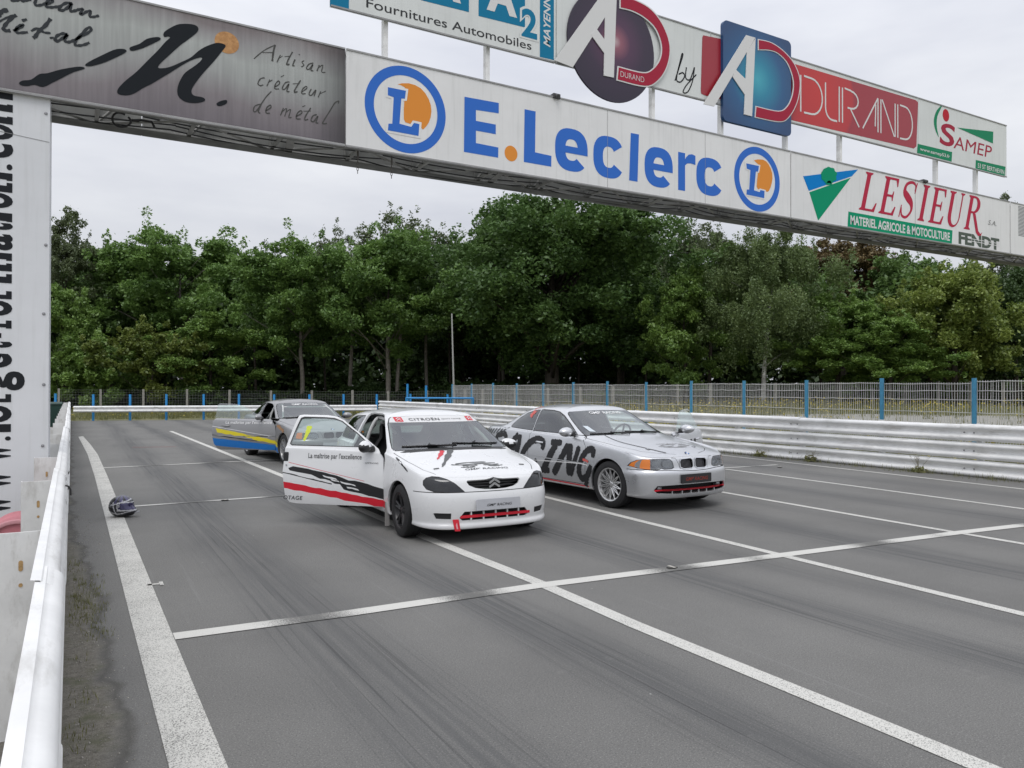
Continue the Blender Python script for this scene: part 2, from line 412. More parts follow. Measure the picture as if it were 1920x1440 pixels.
_h = [(.0, .158), (.028, .154), (.034, .146), (.046, .142), (.062, .134), (.074, .122), (.081, .108), (.083, .094), (.080, .080), (.070, .065), (.052, .050), (.030, .036), (.010, .022), (.002, .008)]
WPROF = _h + [(d, -h) for d, h in _h[::-1]]
def w_beam(p, q, z, side, out=0.0, t=.004, lap=.0):
    """corrugated beam from p to q (ground points) at mid height z; side is the unit direction its humps face"""
    mb = MB(); side = Vector(side)
    pr = [(d + out, h) for d, h in WPROF]; prb = [(d + out - t, h) for d, h in WPROF][::-1]
    ring = pr + prb; n = len(ring); V = []
    for c in (Vector(p), Vector(q)):
        for d, h in ring: V.append(c + side * d + Vector((0, 0, z + h)))
    mb.add(V, [(k, (k + 1) % n, n + (k + 1) % n, n + k) for k in range(n)] + [tuple(range(n))[::-1], tuple(range(n, 2 * n))])
    return mb
def c_post(x, y, ztop, sx, w=.12, d=.07, t=.006):
    """channel post, open away from the track"""
    mb = MB()
    x0, x1 = (x, x - sx * d)
    a, b = min(x0, x1), max(x0, x1)
    mb.box((a, y - w / 2, -.05), (b, y - w / 2 + t, ztop)); mb.box((a, y + w / 2 - t, -.05), (b, y + w / 2, ztop))
    return mb
# near rail along the left edge of the track: three beams, humps facing +X
lr = thing('guard_rail', 'white three-beam guard rail along the near edge of the track beside the broad white line', 'guard rail', (RAIL_X, 3, 0))
ys = [-4.9 + 4.0 * k for k in range(13)]
for tier, z in enumerate((.17, .49, .81)):
    for k in range(len(ys) - 1):
        o_ = -.105 if (k + tier) % 2 else -.114
        y1 = ys[k + 1] + .28
        jog = rnd.uniform(-.004, .004) + (0.012 if k > 3 else 0)
        b = w_beam((jog, ys[k], 0), (jog, min(y1, 43.6), 0), z + rnd.uniform(-.006, .006), (1, 0, 0), o_)
        b.V = [(v[0], v[1] - 3, v[2]) for v in b.V]
        b.build('beam', WHITE, lr, smooth=True)
py = [4.3 + 2.2 * k for k in range(18)]
for k, y in enumerate(py):
    mb = MB()
    yy = y - 3
    z1 = .955 + rnd.uniform(-.01, .01)
    xa, xb = -.305, -.105
    mb.box((xa, yy - .055, -.05), (xb, yy - .049, z1))                          # web, facing the camera
    mb.box((xa, yy - .049, -.05), (xa + .006, yy + .02, z1)); mb.box((xb - .006, yy - .049, -.05), (xb, yy + .02, z1))
    p = mb.build('post', WHITE_OLD, lr, bevel=.002)
    if k < 3:
        h = MB()
        for zz, w, hh in ((.80, .018, .05), (.71, .017, .018)):
            cx = -.20
            h.prism(rrect(cx - w / 2, zz - hh / 2, cx + w / 2, zz + hh / 2, w / 2.01), lambda u, v, d: (u, yy - .0575 + d, v), 0, .002)
        h.build('slot', mat('slot_rust', (.42, .27, .12), .9, noise=.4, nscale=60), p)
tb = MB()
tb.tube([(-.03, 3.33, .935), (-.012, 3.345, .925), (.0, 3.36, .90), (.001, 3.37, .86)], .006, 6)     # hook of wire left on the splice
tb.V = [(v[0], v[1] - 0, v[2]) for v in tb.V]
tb.build('wire_hook', mat('dark_wire', (.03, .03, .03), .6), lr)

# far rail on the right: three beams facing -X, from the corner to beyond the frame
rr = thing('guard_rail', 'tall white three-beam guard rail on the far side, below the wire-panel fence', 'guard rail', (ARM_X + .09, 12, 0))
ys = [-4 + 4.0 * k for k in range(12)]
for tier, z in enumerate((.150, .488, .826)):
    for k in range(len(ys) - 1):
        o_ = 0 if (k + tier) % 2 else .006
        y1 = min(ys[k + 1] + .3, 39.9)
        if ys[k] > 39.5: continue
        b = w_beam((0, ys[k] - 12, 0), (0, y1 - 12, 0), z + rnd.uniform(-.008, .008), (-1, 0, 0), o_)
        b.build('beam', WHITE, rr, smooth=True)
        bb = MB()
        for yy in (ys[k] + .06, ys[k] + .24):
            for hh in (-.06, .06): bb.lathe([(.0, .012), (.014, .010), (.016, 0)], 8, Matrix.Translation((-.05 - o_, yy - 12, z + hh * 0 + (.0))) @ Matrix.Rotation(-pi / 2, 4, 'Y'))
        bb.build('bolt', BOLT, rr)
for k in range(22):
    y = -4 + 2.0 * k - 12
    mb = MB(); mb.box((.012, y - .05, -.05), (.018, y + .05, 1.0)); mb.box((.018, y - .05, -.05), (.10, y - .044, 1.0)); mb.box((.018, y + .044, -.05), (.10, y + .05, 1.0))
    mb.build('post', WHITE_OLD, rr)
# end rail across the far end, one beam
E0, E1 = Vector((.12, 43.9, 0)), Vector((14.55, 40.1, 0))
er = thing('guard_rail', 'single-beam white guard rail across the far end of the track with blue posts behind it', 'guard rail', E0)
dd = (E1 - E0).normalized(); sd_ = Vector((dd.y, -dd.x, 0))
for k in range(4):
    a, b = (E1 - E0) * (k / 4), (E1 - E0) * ((k + 1) / 4 + (.01 if k < 3 else 0))
    w_beam(a, b, .585, sd_, .0 if k % 2 else .006).build('beam', WHITE, er, smooth=True)

# ------------------------------------------------------------------ fences
BLUE = mat('fence_blue', (.03, .27, .62), .45, noise=.12, nscale=5); BLUE2 = mat('fence_teal_blue', (.06, .27, .46), .5, noise=.14, nscale=5)
WIRE = mat('panel_wire', (.60, .60, .59), .55, metal=.2); DWIRE = mat('mesh_wire', (.16, .17, .16), .6)
CONC = mat('concrete', (.30, .29, .265), .9, noise=.18, nscale=6)
fn = thing('wire_fence', 'low wire fence on short bright blue posts behind the end guard rail', 'fence', (0, 44.2, 0))
fx = []
for px in (104, 175, 244, 312, 382, 448, 514, 580, 644, 706, 769, 838):
    Y = 44.2
    for _ in range(3): p = at_y(px, 740, Y); Y = 44.25 - .263 * p.x
    fx.append((p.x, Y - 44.2))
    mb = MB(); mb.tube([(p.x, Y - 44.2, -.05), (p.x, Y - 44.2, 1.36 + rnd.uniform(-.04, .03))], .06, 10); mb.build('post', BLUE, fn, smooth=True)
mb = MB()
for (a, b), (c, d) in zip(fx, fx[1:]):
    for z in np.linspace(.2, 1.3, 7): mb.beam((a, b, z), (c, d, z), .004)
    for s in np.linspace(0, 1, 14): mb.beam((a + (c - a) * s, b + (d - b) * s, .15), (a + (c - a) * s, b + (d - b) * s, 1.32), .0035)
mb.build('wire_mesh', DWIRE, fn)
def concrete_fence(name, label, pts, h):
    o = thing(name, label, 'fence', (pts[0].x, pts[0].y, 0)); L0 = pts[0]
    for p in pts:
        mb = MB(); z = terr(p.x, p.y); a = rnd.uniform(-.015, .015)
        mb.beam((p.x - L0.x, p.y - L0.y, z - .2), (p.x - L0.x + a, p.y - L0.y, z + h + rnd.uniform(-.04, .04)), .15, .13); mb.build('post', CONC, o, bevel=.012)
    mb = MB()
    for a, b in zip(pts, pts[1:]):
        za, zb = terr(a.x, a.y), terr(b.x, b.y); a, b = a - L0, b - L0
        for z in np.linspace(.12, h - .06, 9): mb.beam((a.x, a.y, za + z), (b.x, b.y, zb + z), .008)
        for s in np.linspace(0, 1, 16): mb.beam((a.x + (b.x - a.x) * s, a.y + (b.y - a.y) * s, za + .05), (a.x + (b.x - a.x) * s, a.y + (b.y - a.y) * s, za + h - .06), .006)
    mb.build('wire_mesh', DWIRE, o)
concrete_fence('wire_fence', 'wire mesh fence on grey concrete posts at the forest edge beyond the end rail', [at_d(px, 50) for px in (110, 189, 269, 351, 430, 508, 585, 661, 728, 800, 872)], 1.5)
concrete_fence('wire_fence', 'wire mesh fence on grey concrete posts at the forest edge behind the blue-posted panel fence', [at_d(px, 50 - (px - 900) * .004) for px in range(905, 1960, 61)], 1.5)
FX = 19.2
pf = thing('panel_fence', 'tall grey wire-panel fence on blue posts above the right-hand guard rail', 'fence', (FX, 12, 0))
pys = [3.19 + 2.47 * k for k in range(16)]
for k, y in enumerate(pys):
    mb = MB(); mb.tube([(0, y - 12, -.05), (0, y - 12, 1.93 + rnd.uniform(-.03, .04))], .055, 12); mb.build('post', BLUE2, pf, smooth=True)
    if k == len(pys) - 1: break
    mb = MB(); tilt = rnd.uniform(-.03, .03); zt = 1.84 + rnd.uniform(-.04, .04)
    bars = np.linspace(y + .09, y + 2.41, 37)
    bow = lambda yy, z: .02 * sin(yy * 2.3 + k) * z
    for j, b in enumerate(bars):
        mb.tube([(bow(b, .1), b - 12, .08), (bow(b, .9) + rnd.uniform(-.01, .01), b - 12 + rnd.uniform(-.012, .012), .9), (bow(b, 1.8), b - 12 + rnd.uniform(-.008, .008), zt)], .0074, 4, caps=False)
    for z in (.12, .42, .74, 1.06, 1.38, 1.60, zt - .03):
        mb.tube([(bow(yy, z) - .012, yy - 12, z + rnd.uniform(-.012, .012)) for yy in np.linspace(y + .06, y + 2.44, 9)], .009, 5, caps=False)
    mb.build('mesh_panel', WIRE, pf)
bp = thing('tube_barrier', 'low bright blue tube barrier behind the far end of the right guard rail', 'barrier', (15.6, 39.6, 0))
a = Vector((15.9, 39.2, 0)); b = Vector((19.0, 37.2, 0)); o0 = Vector((15.6, 39.6, 0)); a -= o0; b -= o0
mb = MB()
for z in (1.12, .72, .35): mb.tube([(a.x, a.y, z), (b.x, b.y, z)], .05, 8)
mb.build('rail', BLUE, bp, smooth=True)
for s in (0, .33, .66, 1):
    mb = MB(); c = a.lerp(b, s); mb.tube([(c.x, c.y, -.05), (c.x, c.y, 1.16)], .045, 8); mb.build('post', BLUE, bp, smooth=True)
for px, top, lab in ((764, 721, 'tall blue fence post standing left of the thin mast, nearer the track'), (799, 724, 'tall blue fence post close to the thin mast, partly rusted on one side')):
    p = at_d(px, 46); o = MB(); o.tube([(0, 0, -.1), (0, 0, 1.63 + (729.3 - top) / FPX * 46)], .07, 10); o.lathe([(.0, 0), (.075, 0), (.075, .03), (0, .04)], 10, Matrix.Translation((0, 0, 1.63 + (729.3 - top) / FPX * 46 - .01)))
    q_ = o.build('fence_post', BLUE, smooth=True); q_.location = p; tag(q_, lab.replace(', partly rusted on one side', ''), 'post')
p = at_d(852, 45)
ms = thing('mast', 'thin bare grey mast rising against the dark trees at the far corner', 'mast', p)
mb = MB(); mb.tube([(0, 0, -.1), (-.06, 0, 2.2), (-.18, 0, 6.05)], [.06, .055, .04], 8); mb.build('pole', mat('galvanised', (.42, .42, .40), .5, metal=.3, noise=.15, nscale=3), ms, smooth=True)
mb = MB(); mb.lathe([(0, 0), (.11, 0), (.11, .05), (.07, .1), (.06, .22)], 12); mb.build('base', CONC, ms, smooth=True)

# ------------------------------------------------------------------ small things at the left
bn = thing('wheelie_bin', 'dark green wheeled bin behind the near guard rail, far along the track', 'bin', (-.62, 36.5, 0))
G1 = mat('bin_green', (.012, .045, .035), .5)
mb = MB()
mb.add([(-.24, -.27, .06), (.24, -.27, .06), (.24, .22, .06), (-.24, .22, .06), (-.30, -.36, .98), (.30, -.36, .98), (.30, .30, .98), (-.30, .30, .98)], [(3, 2, 1, 0), (4, 5, 6, 7), (0, 1, 5, 4), (1, 2, 6, 5), (2, 3, 7, 6), (3, 0, 4, 7)])
mb.box((-.315, -.375, .92), (.315, .315, .975)); mb.build('body', G1, bn, bevel=.02)
mb = MB(); mb.add([(-.33, -.40, .98), (.33, -.40, .98), (.33, .33, 1.0), (-.33, .33, 1.0), (-.31, -.36, 1.03), (.31, -.36, 1.03), (.31, .28, 1.07), (-.31, .28, 1.07)], [(3, 2, 1, 0), (4, 5, 6, 7), (0, 1, 5, 4), (1, 2, 6, 5), (2, 3, 7, 6), (3, 0, 4, 7)]); mb.build('lid', G1, bn, bevel=.012)
for s in (-1, 1):
    mb = MB(); mb.lathe([(0, -.03), (.10, -.03), (.10, .03), (0, .03)], 16, Matrix.Translation((s * .25, .26, .10)) @ Matrix.Rotation(pi / 2, 4, 'Y')); mb.build('wheel', mat('rubber', (.02, .02, .02), .8), bn, smooth=True)
dr = thing('drum', 'faded pink-red plastic drum between the near guard rail posts and the white pillar', 'drum', (-.40, 7.75, .253))
PK = mat('faded_red', (.55, .19, .22), .6, noise=.15, nscale=5)
mb = MB(); mb.lathe([(0, 0), (.225, .0), (.228, -.012), (.25, -.012), (.253, 0), (.25, .10), (.243, .12), (.25, .26), (.243, .28), (.25, .45), (.25, .60), (.20, .62), (0, .62)], 40, Matrix.Rotation(-pi / 2, 4, 'X')); mb.build('barrel', PK, dr, smooth=True)
mb = MB(); mb.lathe([(.226, -.02), (.236, -.024), (.256, -.02), (.258, .012), (.252, .014)], 40, Matrix.Rotation(-pi / 2, 4, 'X')); mb.build('rim', mat('faded_red_rim', (.62, .30, .33), .55), dr, smooth=True)
# little cable joint lying on the start line and a lump on the second line
for px, py_, lab in ((1260, 1066, 'small black timing sensor block taped down on the near start line'), (422, 939, 'small dark timing sensor block on the second white cross line'), (1462, 877, 'tiny dark sensor block on the faint white line beyond the silver car')):
    p = at_z(px, py_); o = thing('timing_sensor', lab, 'sensor', (p.x, p.y, .004))
    mb = MB(); mb.box((-.05, -.025, .0), (.05, .025, .012)); mb.build('base', mat('sensor_dark', (.05, .05, .045), .7), o, bevel=.008)
    mb = MB(); mb.box((-.02, -.045, .0125), (.015, .045, .016)); mb.build('tape', mat('sensor_tape', (.42, .40, .36), .8), o, bevel=.003)
# ------------------------------------------------------------------ start gantry with its signs
GY = 9.15
def z5(x, y): return at_y(x * .34375, y * .34375, GY)
def z6(x, y): return at_y(600 + x * .375, y * .375, GY)
def z7(x, y): return at_y(1260 + x * .34375, 20 + y * .34375, GY)
def on(u, v, d): return (u, GY - d, v)
def tr(z, pts): return [(p.x, p.z) for p in (z(*q) for q in pts)]
def line_fit(pts):
    q = [at_y(x, y, GY) for x, y in pts]
    a, b = np.polyfit([p.x for p in q], [p.z for p in q], 1)
    return lambda x: a * x + b
lo_t = line_fit([(240.6, 0), (450, 43), (648, 96), (1046, 187.5), (1320, 247.5), (1481.7, 286.4), (1710, 336), (1892, 379)])
lo_b = line_fit([(0, 164), (94.5, 185.6), (405.6, 236.5), (645, 273.4), (1132, 354), (1267, 377), (1476, 408), (1782, 458), (1891, 475)])
up_b = line_fit([(618.8, 13), (1016, 109), (1301, 185.6), (1480, 233), (1717, 288), (1882, 332)])
up_t = line_fit([(1483, 104), (1650, 157), (1887, 231.4)])
def X_at(px, py): return at_y(px, py, GY).x
def sign_white(name, col=(.80, .80, .79)):
    if name in MATS: return MATS[name]
    m = mat(name, col, .42, noise=.05, nscale=1.2); t = m.node_tree
    n = t.nodes.new('ShaderNodeTexNoise'); mp = t.nodes.new('ShaderNodeMapping'); mp.inputs['Scale'].default_value = (7, 1, .45); co = t.nodes.new('ShaderNodeTexCoord')
    n.inputs['Scale'].default_value = 2.2; n.inputs['Detail'].default_value = 6
    r = t.nodes.new('ShaderNodeMapRange'); r.inputs[1].default_value = .52; r.inputs[2].default_value = .85; r.inputs[4].default_value = .26
    mx = t.nodes.new('ShaderNodeMix'); mx.data_type = 'RGBA'; mx.inputs[7].default_value = (.36, .37, .34, 1)
    b = t.nodes['Principled BSDF']; src = b.inputs['Base Color'].links[0].from_socket
    K = t.links.new; K(co.outputs['Object'], mp.inputs[0]); K(mp.outputs[0], n.inputs[0]); K(n.outputs[0], r.inputs[0]); K(r.outputs[0], mx.inputs[0]); K(src, mx.inputs[6]); K(mx.outputs[2], b.inputs['Base Color'])
    return m
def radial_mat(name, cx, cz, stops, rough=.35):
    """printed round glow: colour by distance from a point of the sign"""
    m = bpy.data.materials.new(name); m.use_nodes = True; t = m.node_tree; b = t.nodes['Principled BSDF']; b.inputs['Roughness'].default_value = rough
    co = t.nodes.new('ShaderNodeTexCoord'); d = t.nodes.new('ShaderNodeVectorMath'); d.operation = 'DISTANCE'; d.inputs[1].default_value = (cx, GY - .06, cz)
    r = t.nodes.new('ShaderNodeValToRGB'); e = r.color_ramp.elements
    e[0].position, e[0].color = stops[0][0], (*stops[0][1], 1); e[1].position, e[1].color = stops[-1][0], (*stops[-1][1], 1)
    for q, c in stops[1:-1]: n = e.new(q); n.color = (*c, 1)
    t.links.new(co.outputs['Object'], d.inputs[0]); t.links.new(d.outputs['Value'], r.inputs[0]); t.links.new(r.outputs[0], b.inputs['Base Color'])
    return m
INK = lambda n, c, r=.6: mat('ink_' + n, c, r, spec=.12)
SW = sign_white('sign_white'); SW2 = sign_white('sign_white_cool', (.72, .745, .725))
EDGE = mat('sign_edge', (.33, .33, .33), .5, noise=.2, nscale=4)
BLU = INK('blue', (.045, .17, .60)); ORG = INK('orange', (.80, .30, .055)); RED = INK('red', (.52, .022, .04)); DRED = INK('dark_red', (.40, .03, .06))
GRN = INK('green', (.0, .30, .15)); GRN2 = INK('green_dark', (.015, .25, .12)); CYB = INK('teal_blue', (.012, .20, .36)); BLK = INK('black', (.022, .024, .028)); WHT = INK('white', (.74, .74, .73)); GRY = INK('grey', (.10, .115, .10)); LBL = INK('sky_blue', (.0, .22, .62))
LD = .026                                                       # face of a sign; art lies in 2 mm steps above it
def panel(name, label, pxl, pxr, bot, top, m, y_ref, dep=.05, back=0.0):
    """flat box sign between two picture columns along the gantry"""
    x0 = X_at(*pxl); x1 = X_at(*pxr)
    o = thing(name, label, 'sign', (x0, GY, bot(x0)), 0)
    mb = MB(); y0, y1 = GY - LD, GY - LD + dep
    P = [(x0, bot(x0)), (x1, bot(x1)), (x1, top(x1)), (x0, top(x0))]
    mb.prism(P, lambda u, v, d: (u, d, v), y0, y1)
    ob = mb.build('board', m, bevel=0); attach(ob, o)
    mb = MB(); e = .018
    for (a, b) in ((P[0], P[1]), (P[3], P[2])):
        mb.beam((a[0], y0 - .002, a[1]), (b[0], y0 - .002, b[1]), e, .02)
    attach(mb.build('edge_trim', EDGE), o)
    return o
def attach(ob, parent):
    ob.parent = parent; ob.matrix_parent_inverse = Matrix.Translation(-Vector(parent.location)) if parent.rotation_euler.z == 0 else parent.matrix_world.inverted()
    return ob
def art(parent, name, m, fn, mats=None):
    mb = MB(); fn(mb); return attach(mb.build(name, m), parent)
def letter(mb, ch, z, x0, x1, xc, yt, yb, d, off=.03, ym=None, **k):
    ym = ym if ym is not None else (yt + yb) / 2
    a = z(x0, ym + (x0 - xc) * .2); b = z(x1, ym + (x1 - xc) * .2); t = z(xc, yt); q = z(xc, yb)
    put_text(mb, ch, on, (a.x, q.z, b.x, t.z), d, off=off, **k)

# --- structure: pillar and box truss
gx0 = X_at(-260, 300); gx1 = X_at(2350, 600); pxr = X_at(92.5, 529); pw = 1.02
ga = thing('gantry', 'grey lattice start gantry spanning the track, carried by a white boxed pillar on the left', 'gantry', (pxr - .5, GY + .4, 0))
TR = mat('truss_steel', (.30, .30, .285), .6, metal=.3, noise=.25, nscale=4); BACK = mat('sign_back', (.36, .365, .35), .6, noise=.2, nscale=1.6)
PILW = sign_white('pillar_white', (.74, .755, .775))
mb = MB(); mb.box((pxr - pw, GY + .012, -.05), (pxr, GY + .70, lo_b(pxr) + .25)); pil = attach(mb.build('pillar', PILW, bevel=.006), ga)
def pil_f(u, v, d): return (u, GY + .012 - d, v)
mb = MB(); xb = at_y(21, 700, GY).x
ZP = lambda py: at_y(20, py, GY).z
for c_, p0, p1, hh in (('w', 962, 931, .27), ('w', 915, 885, .27), ('w', 864, 835, .27), ('.', 826, 818, .05), ('l', 810, 795, .40), ('o', 792, 760, .27), ('r', 754, 736, .27), ('g', 732, 696, .27), ('e', 690, 663, .27), ('t', 655, 641, .36), ('-', 634, 625, .0), ('f', 617, 601, .40), ('o', 593, 564, .27), ('r', 561, 540, .27), ('m', 531, 475, .27), ('a', 470, 440, .27), ('t', 435, 419, .36), ('i', 416, 399, .27), ('o', 392, 363, .27), ('n', 361, 325, .27), ('.', 319, 308, .05), ('c', 298, 271, .27), ('o', 264, 235, .27), ('m', 233, 175, .27)):
    za, zb2 = ZP(p0), ZP(p1); xr = xb + (.115 if c_ == 'g' else .006 if c_ in 'oecat' else 0); xl_ = xb - (.27 if c_ == 'g' else hh)
    if c_ == '-': xl_, xr = xb - .15, xb - .085
    put_text(mb, c_, pil_f, (xl_, za, xr, zb2), .003, off=.030 if c_ not in 'w.-' else .02, rot=True)
    feet = {'m': ((233, 219), (208, 196), (187, 176)) if p0 == 233 else ((531, 514), (507, 494), (489, 476)), 'n': ((361, 343), (339, 326)), 'l': ((810, 795),), 'r': ((p0, p0 - 15),), 'f': ((616, 601),), 'i': ((416, 400),)}.get(c_, ())
    for f0, f1 in feet: z0, z1 = ZP(f0), ZP(f1); mb.add([pil_f(xb - .048, z0, .0035), pil_f(xb, z0, .0035), pil_f(xb, z1, .0035), pil_f(xb - .048, z1, .0035)], [(0, 1, 2, 3)])
q = mb.build('lettering', BLK); q.parent = pil
mb = MB()
for px, py in ((86, 212), (86, 459), (82, 588), (82, 721), (80, 836)):
    p = at_y(px, py, GY); mb.lathe([(0, .012), (.012, .010), (.016, 0)], 10, Matrix.Translation(pil_f(p.x, p.z, 0)) @ Matrix.Rotation(pi / 2, 4, 'X'))
q = mb.build('bolt', BOLT, smooth=True); q.parent = pil
mb = MB(); a = at_y(22, 257, GY); b = at_y(92, 266, GY); mb.beam(pil_f(a.x - .3, b.z + .06, .001), pil_f(b.x, b.z, .001), .006, .004); q = mb.build('panel_seam', EDGE); q.parent = pil
TY0, TY1 = GY + .06, GY + .72
def ch(y, zf, r=.035):
    mb = MB(); mb.tube([(gx0, y, zf(gx0)), (gx1, y, zf(gx1))], r, 10); return mb
for y, zf in ((TY0, lambda x: lo_b(x) + .035), (TY1, lambda x: lo_b(x) + .035), (TY0, lambda x: lo_t(x) - .05), (TY1, lambda x: lo_t(x) - .05)):
    attach(ch(y, zf).build('chord', TR, smooth=True), ga)
nb = int((gx1 - gx0) / .95)
for k in range(nb):
    xa = gx0 + (gx1 - gx0) * k / nb; xb_ = gx0 + (gx1 - gx0) * (k + 1) / nb; mb = MB(); ym = (TY0 + TY1) / 2
    za, zc = lo_b(xa) + .035, lo_b(xb_) + .035; ta, tb_ = lo_t(xa) - .05, lo_t(xb_) - .05
    pa, pb = ((xa, TY0, za), (xb_, TY1, zc)) if k % 2 else ((xa, TY1, za), (xb_, TY0, zc))
    mb.tube([pa, pb], .018, 6); mb.beam((xa, TY0, za), (xa, TY1, za), .04)
    mb.tube([(xa, TY0, za), (xa, TY0, ta)], .018, 6)
    mb.tube([(xa, TY1, za), (xb_, TY1, tb_)], .018, 6); mb.tube([(xa, TY1, za), (xa, TY1, ta)], .018, 6)
    if k % 3 == 1: mb.beam((xa + .1, TY0, za - .02), (xa + .22, TY1, za - .02), .09, .012)
    attach(mb.build('lattice', TR, smooth=True), ga)
mb = MB()                                                              # panels on the far side, seen from behind
x = gx0; k = 0
while x < gx1 - .1:
    x2 = min(gx1, x + 2.4)
    mb.prism([(x + .004, lo_b(x) - .01), (x2 - .004, lo_b(x2) - .01), (x2 - .004, lo_t(x2)), (x + .004, lo_t(x))], lambda u, v, d: (u, d, v), TY1 + .05, TY1 + .075); x = x2
attach(mb.build('back_panel', BACK), ga)
mb = MB()
mb.prism([(gx0, lo_b(gx0) - .012), (gx1, lo_b(gx1) - .012), (gx1, lo_b(gx1) - .006), (gx0, lo_b(gx0) - .006)], lambda u, v, d: (u, d, v), TY1 - .16, TY1 + .05)
mb.prism([(gx0, lo_b(gx0) + .004), (gx1, lo_b(gx1) + .004), (gx1, lo_b(gx1) + .012), (gx0, lo_b(gx0) + .012)], lambda u, v, d: (u, d, v), GY + .028, TY0 + .05)
attach(mb.build('tray', mat('truss_dark', (.16, .165, .155), .7, metal=.2, noise=.3, nscale=3)), ga)
CAB = mat('black_cable', (.012, .012, .012), .6)
def cable(xs, y0, y1, sag, n=10, r=.009, zoff=.0):
    mb = MB()
    for a, b in zip(xs, xs[1:]):
        s = sag * rnd.uniform(.6, 1.3); f0 = rnd.uniform(0, 1)
        mb.tube([(a + (b - a) * t, y0 + (y1 - y0) * (.5 + .5 * sin(3 * t + f0)), lo_b(a) + .0 + zoff - s * 4 * t * (1 - t)) for t in np.linspace(0, 1, n)], r, 6)
    return mb
for j in range(3):
    xs = [gx0 + (gx1 - gx0) * k / 13 + rnd.uniform(-.25, .25) for k in range(14)]
    attach(cable(xs, TY0 + .1 + .18 * j, TY0 + .25 + .18 * j, .028 + .012 * j, r=.009, zoff=.055).build('cable', CAB, smooth=True), ga)
mb = MB(); p = at_y(228, 225, GY + .2)
mb.tube([(p.x + .09 * cos(t), GY + .2 + .02 * sin(t * 2), p.z + .075 * sin(t)) for t in np.linspace(1.2, 7.0, 22)], .012, 6); mb.tube([(p.x + .10, GY + .22, p.z + .02), (p.x + .2, GY + .25, p.z + .05), (p.x + .3, GY + .2, p.z + .03), (p.x + .33, GY + .2, p.z - .03)], .014, 6)
attach(mb.build('cable', CAB, smooth=True), ga)
for px in (676.5, 740.5):
    mb = MB(); x = X_at(px, 300); z = lo_b(x)
    mb.tube([(x, GY + .12, z + .03), (x + .004, GY + .12, z - .10)], .012, 6)
    for k in range(5):
        mb.tube([(x + .013 * cos(t) * (1 if k % 2 else .3), GY + .12 + .013 * cos(t) * (.3 if k % 2 else 1), z - .115 - .036 * k + .022 * sin(t)) for t in np.linspace(0, 2 * pi, 9)], .004, 4)
    attach(mb.build('chain', mat('chain_steel', (.13, .12, .11), .6, metal=.5), smooth=True), ga)
for px in (725, 917, 1228, 1357, 1478, 1580, 1760, 1835):
    x = X_at(px, 200); mb = MB(); mb.beam((x, GY + .075, lo_t(x) - .3), (x, GY + .075, up_t(x) - .06), .085, .06); attach(mb.build('sign_post', WHITE, bevel=.005), ga)
for px, py in ((1040, 186), (1710 + 20, 337)):
    x = X_at(px, py); mb = MB(); mb.box((x - .05, GY - .05, lo_t(x) - .02), (x + .07, GY + .1, lo_t(x) + .05)); mb.tube([(x, GY - .05, lo_t(x) + .01), (x, GY - .10, lo_t(x) - .01)], .03, 8)
    attach(mb.build('floodlight', mat('dark_box', (.07, .07, .07), .6), bevel=.006), ga)

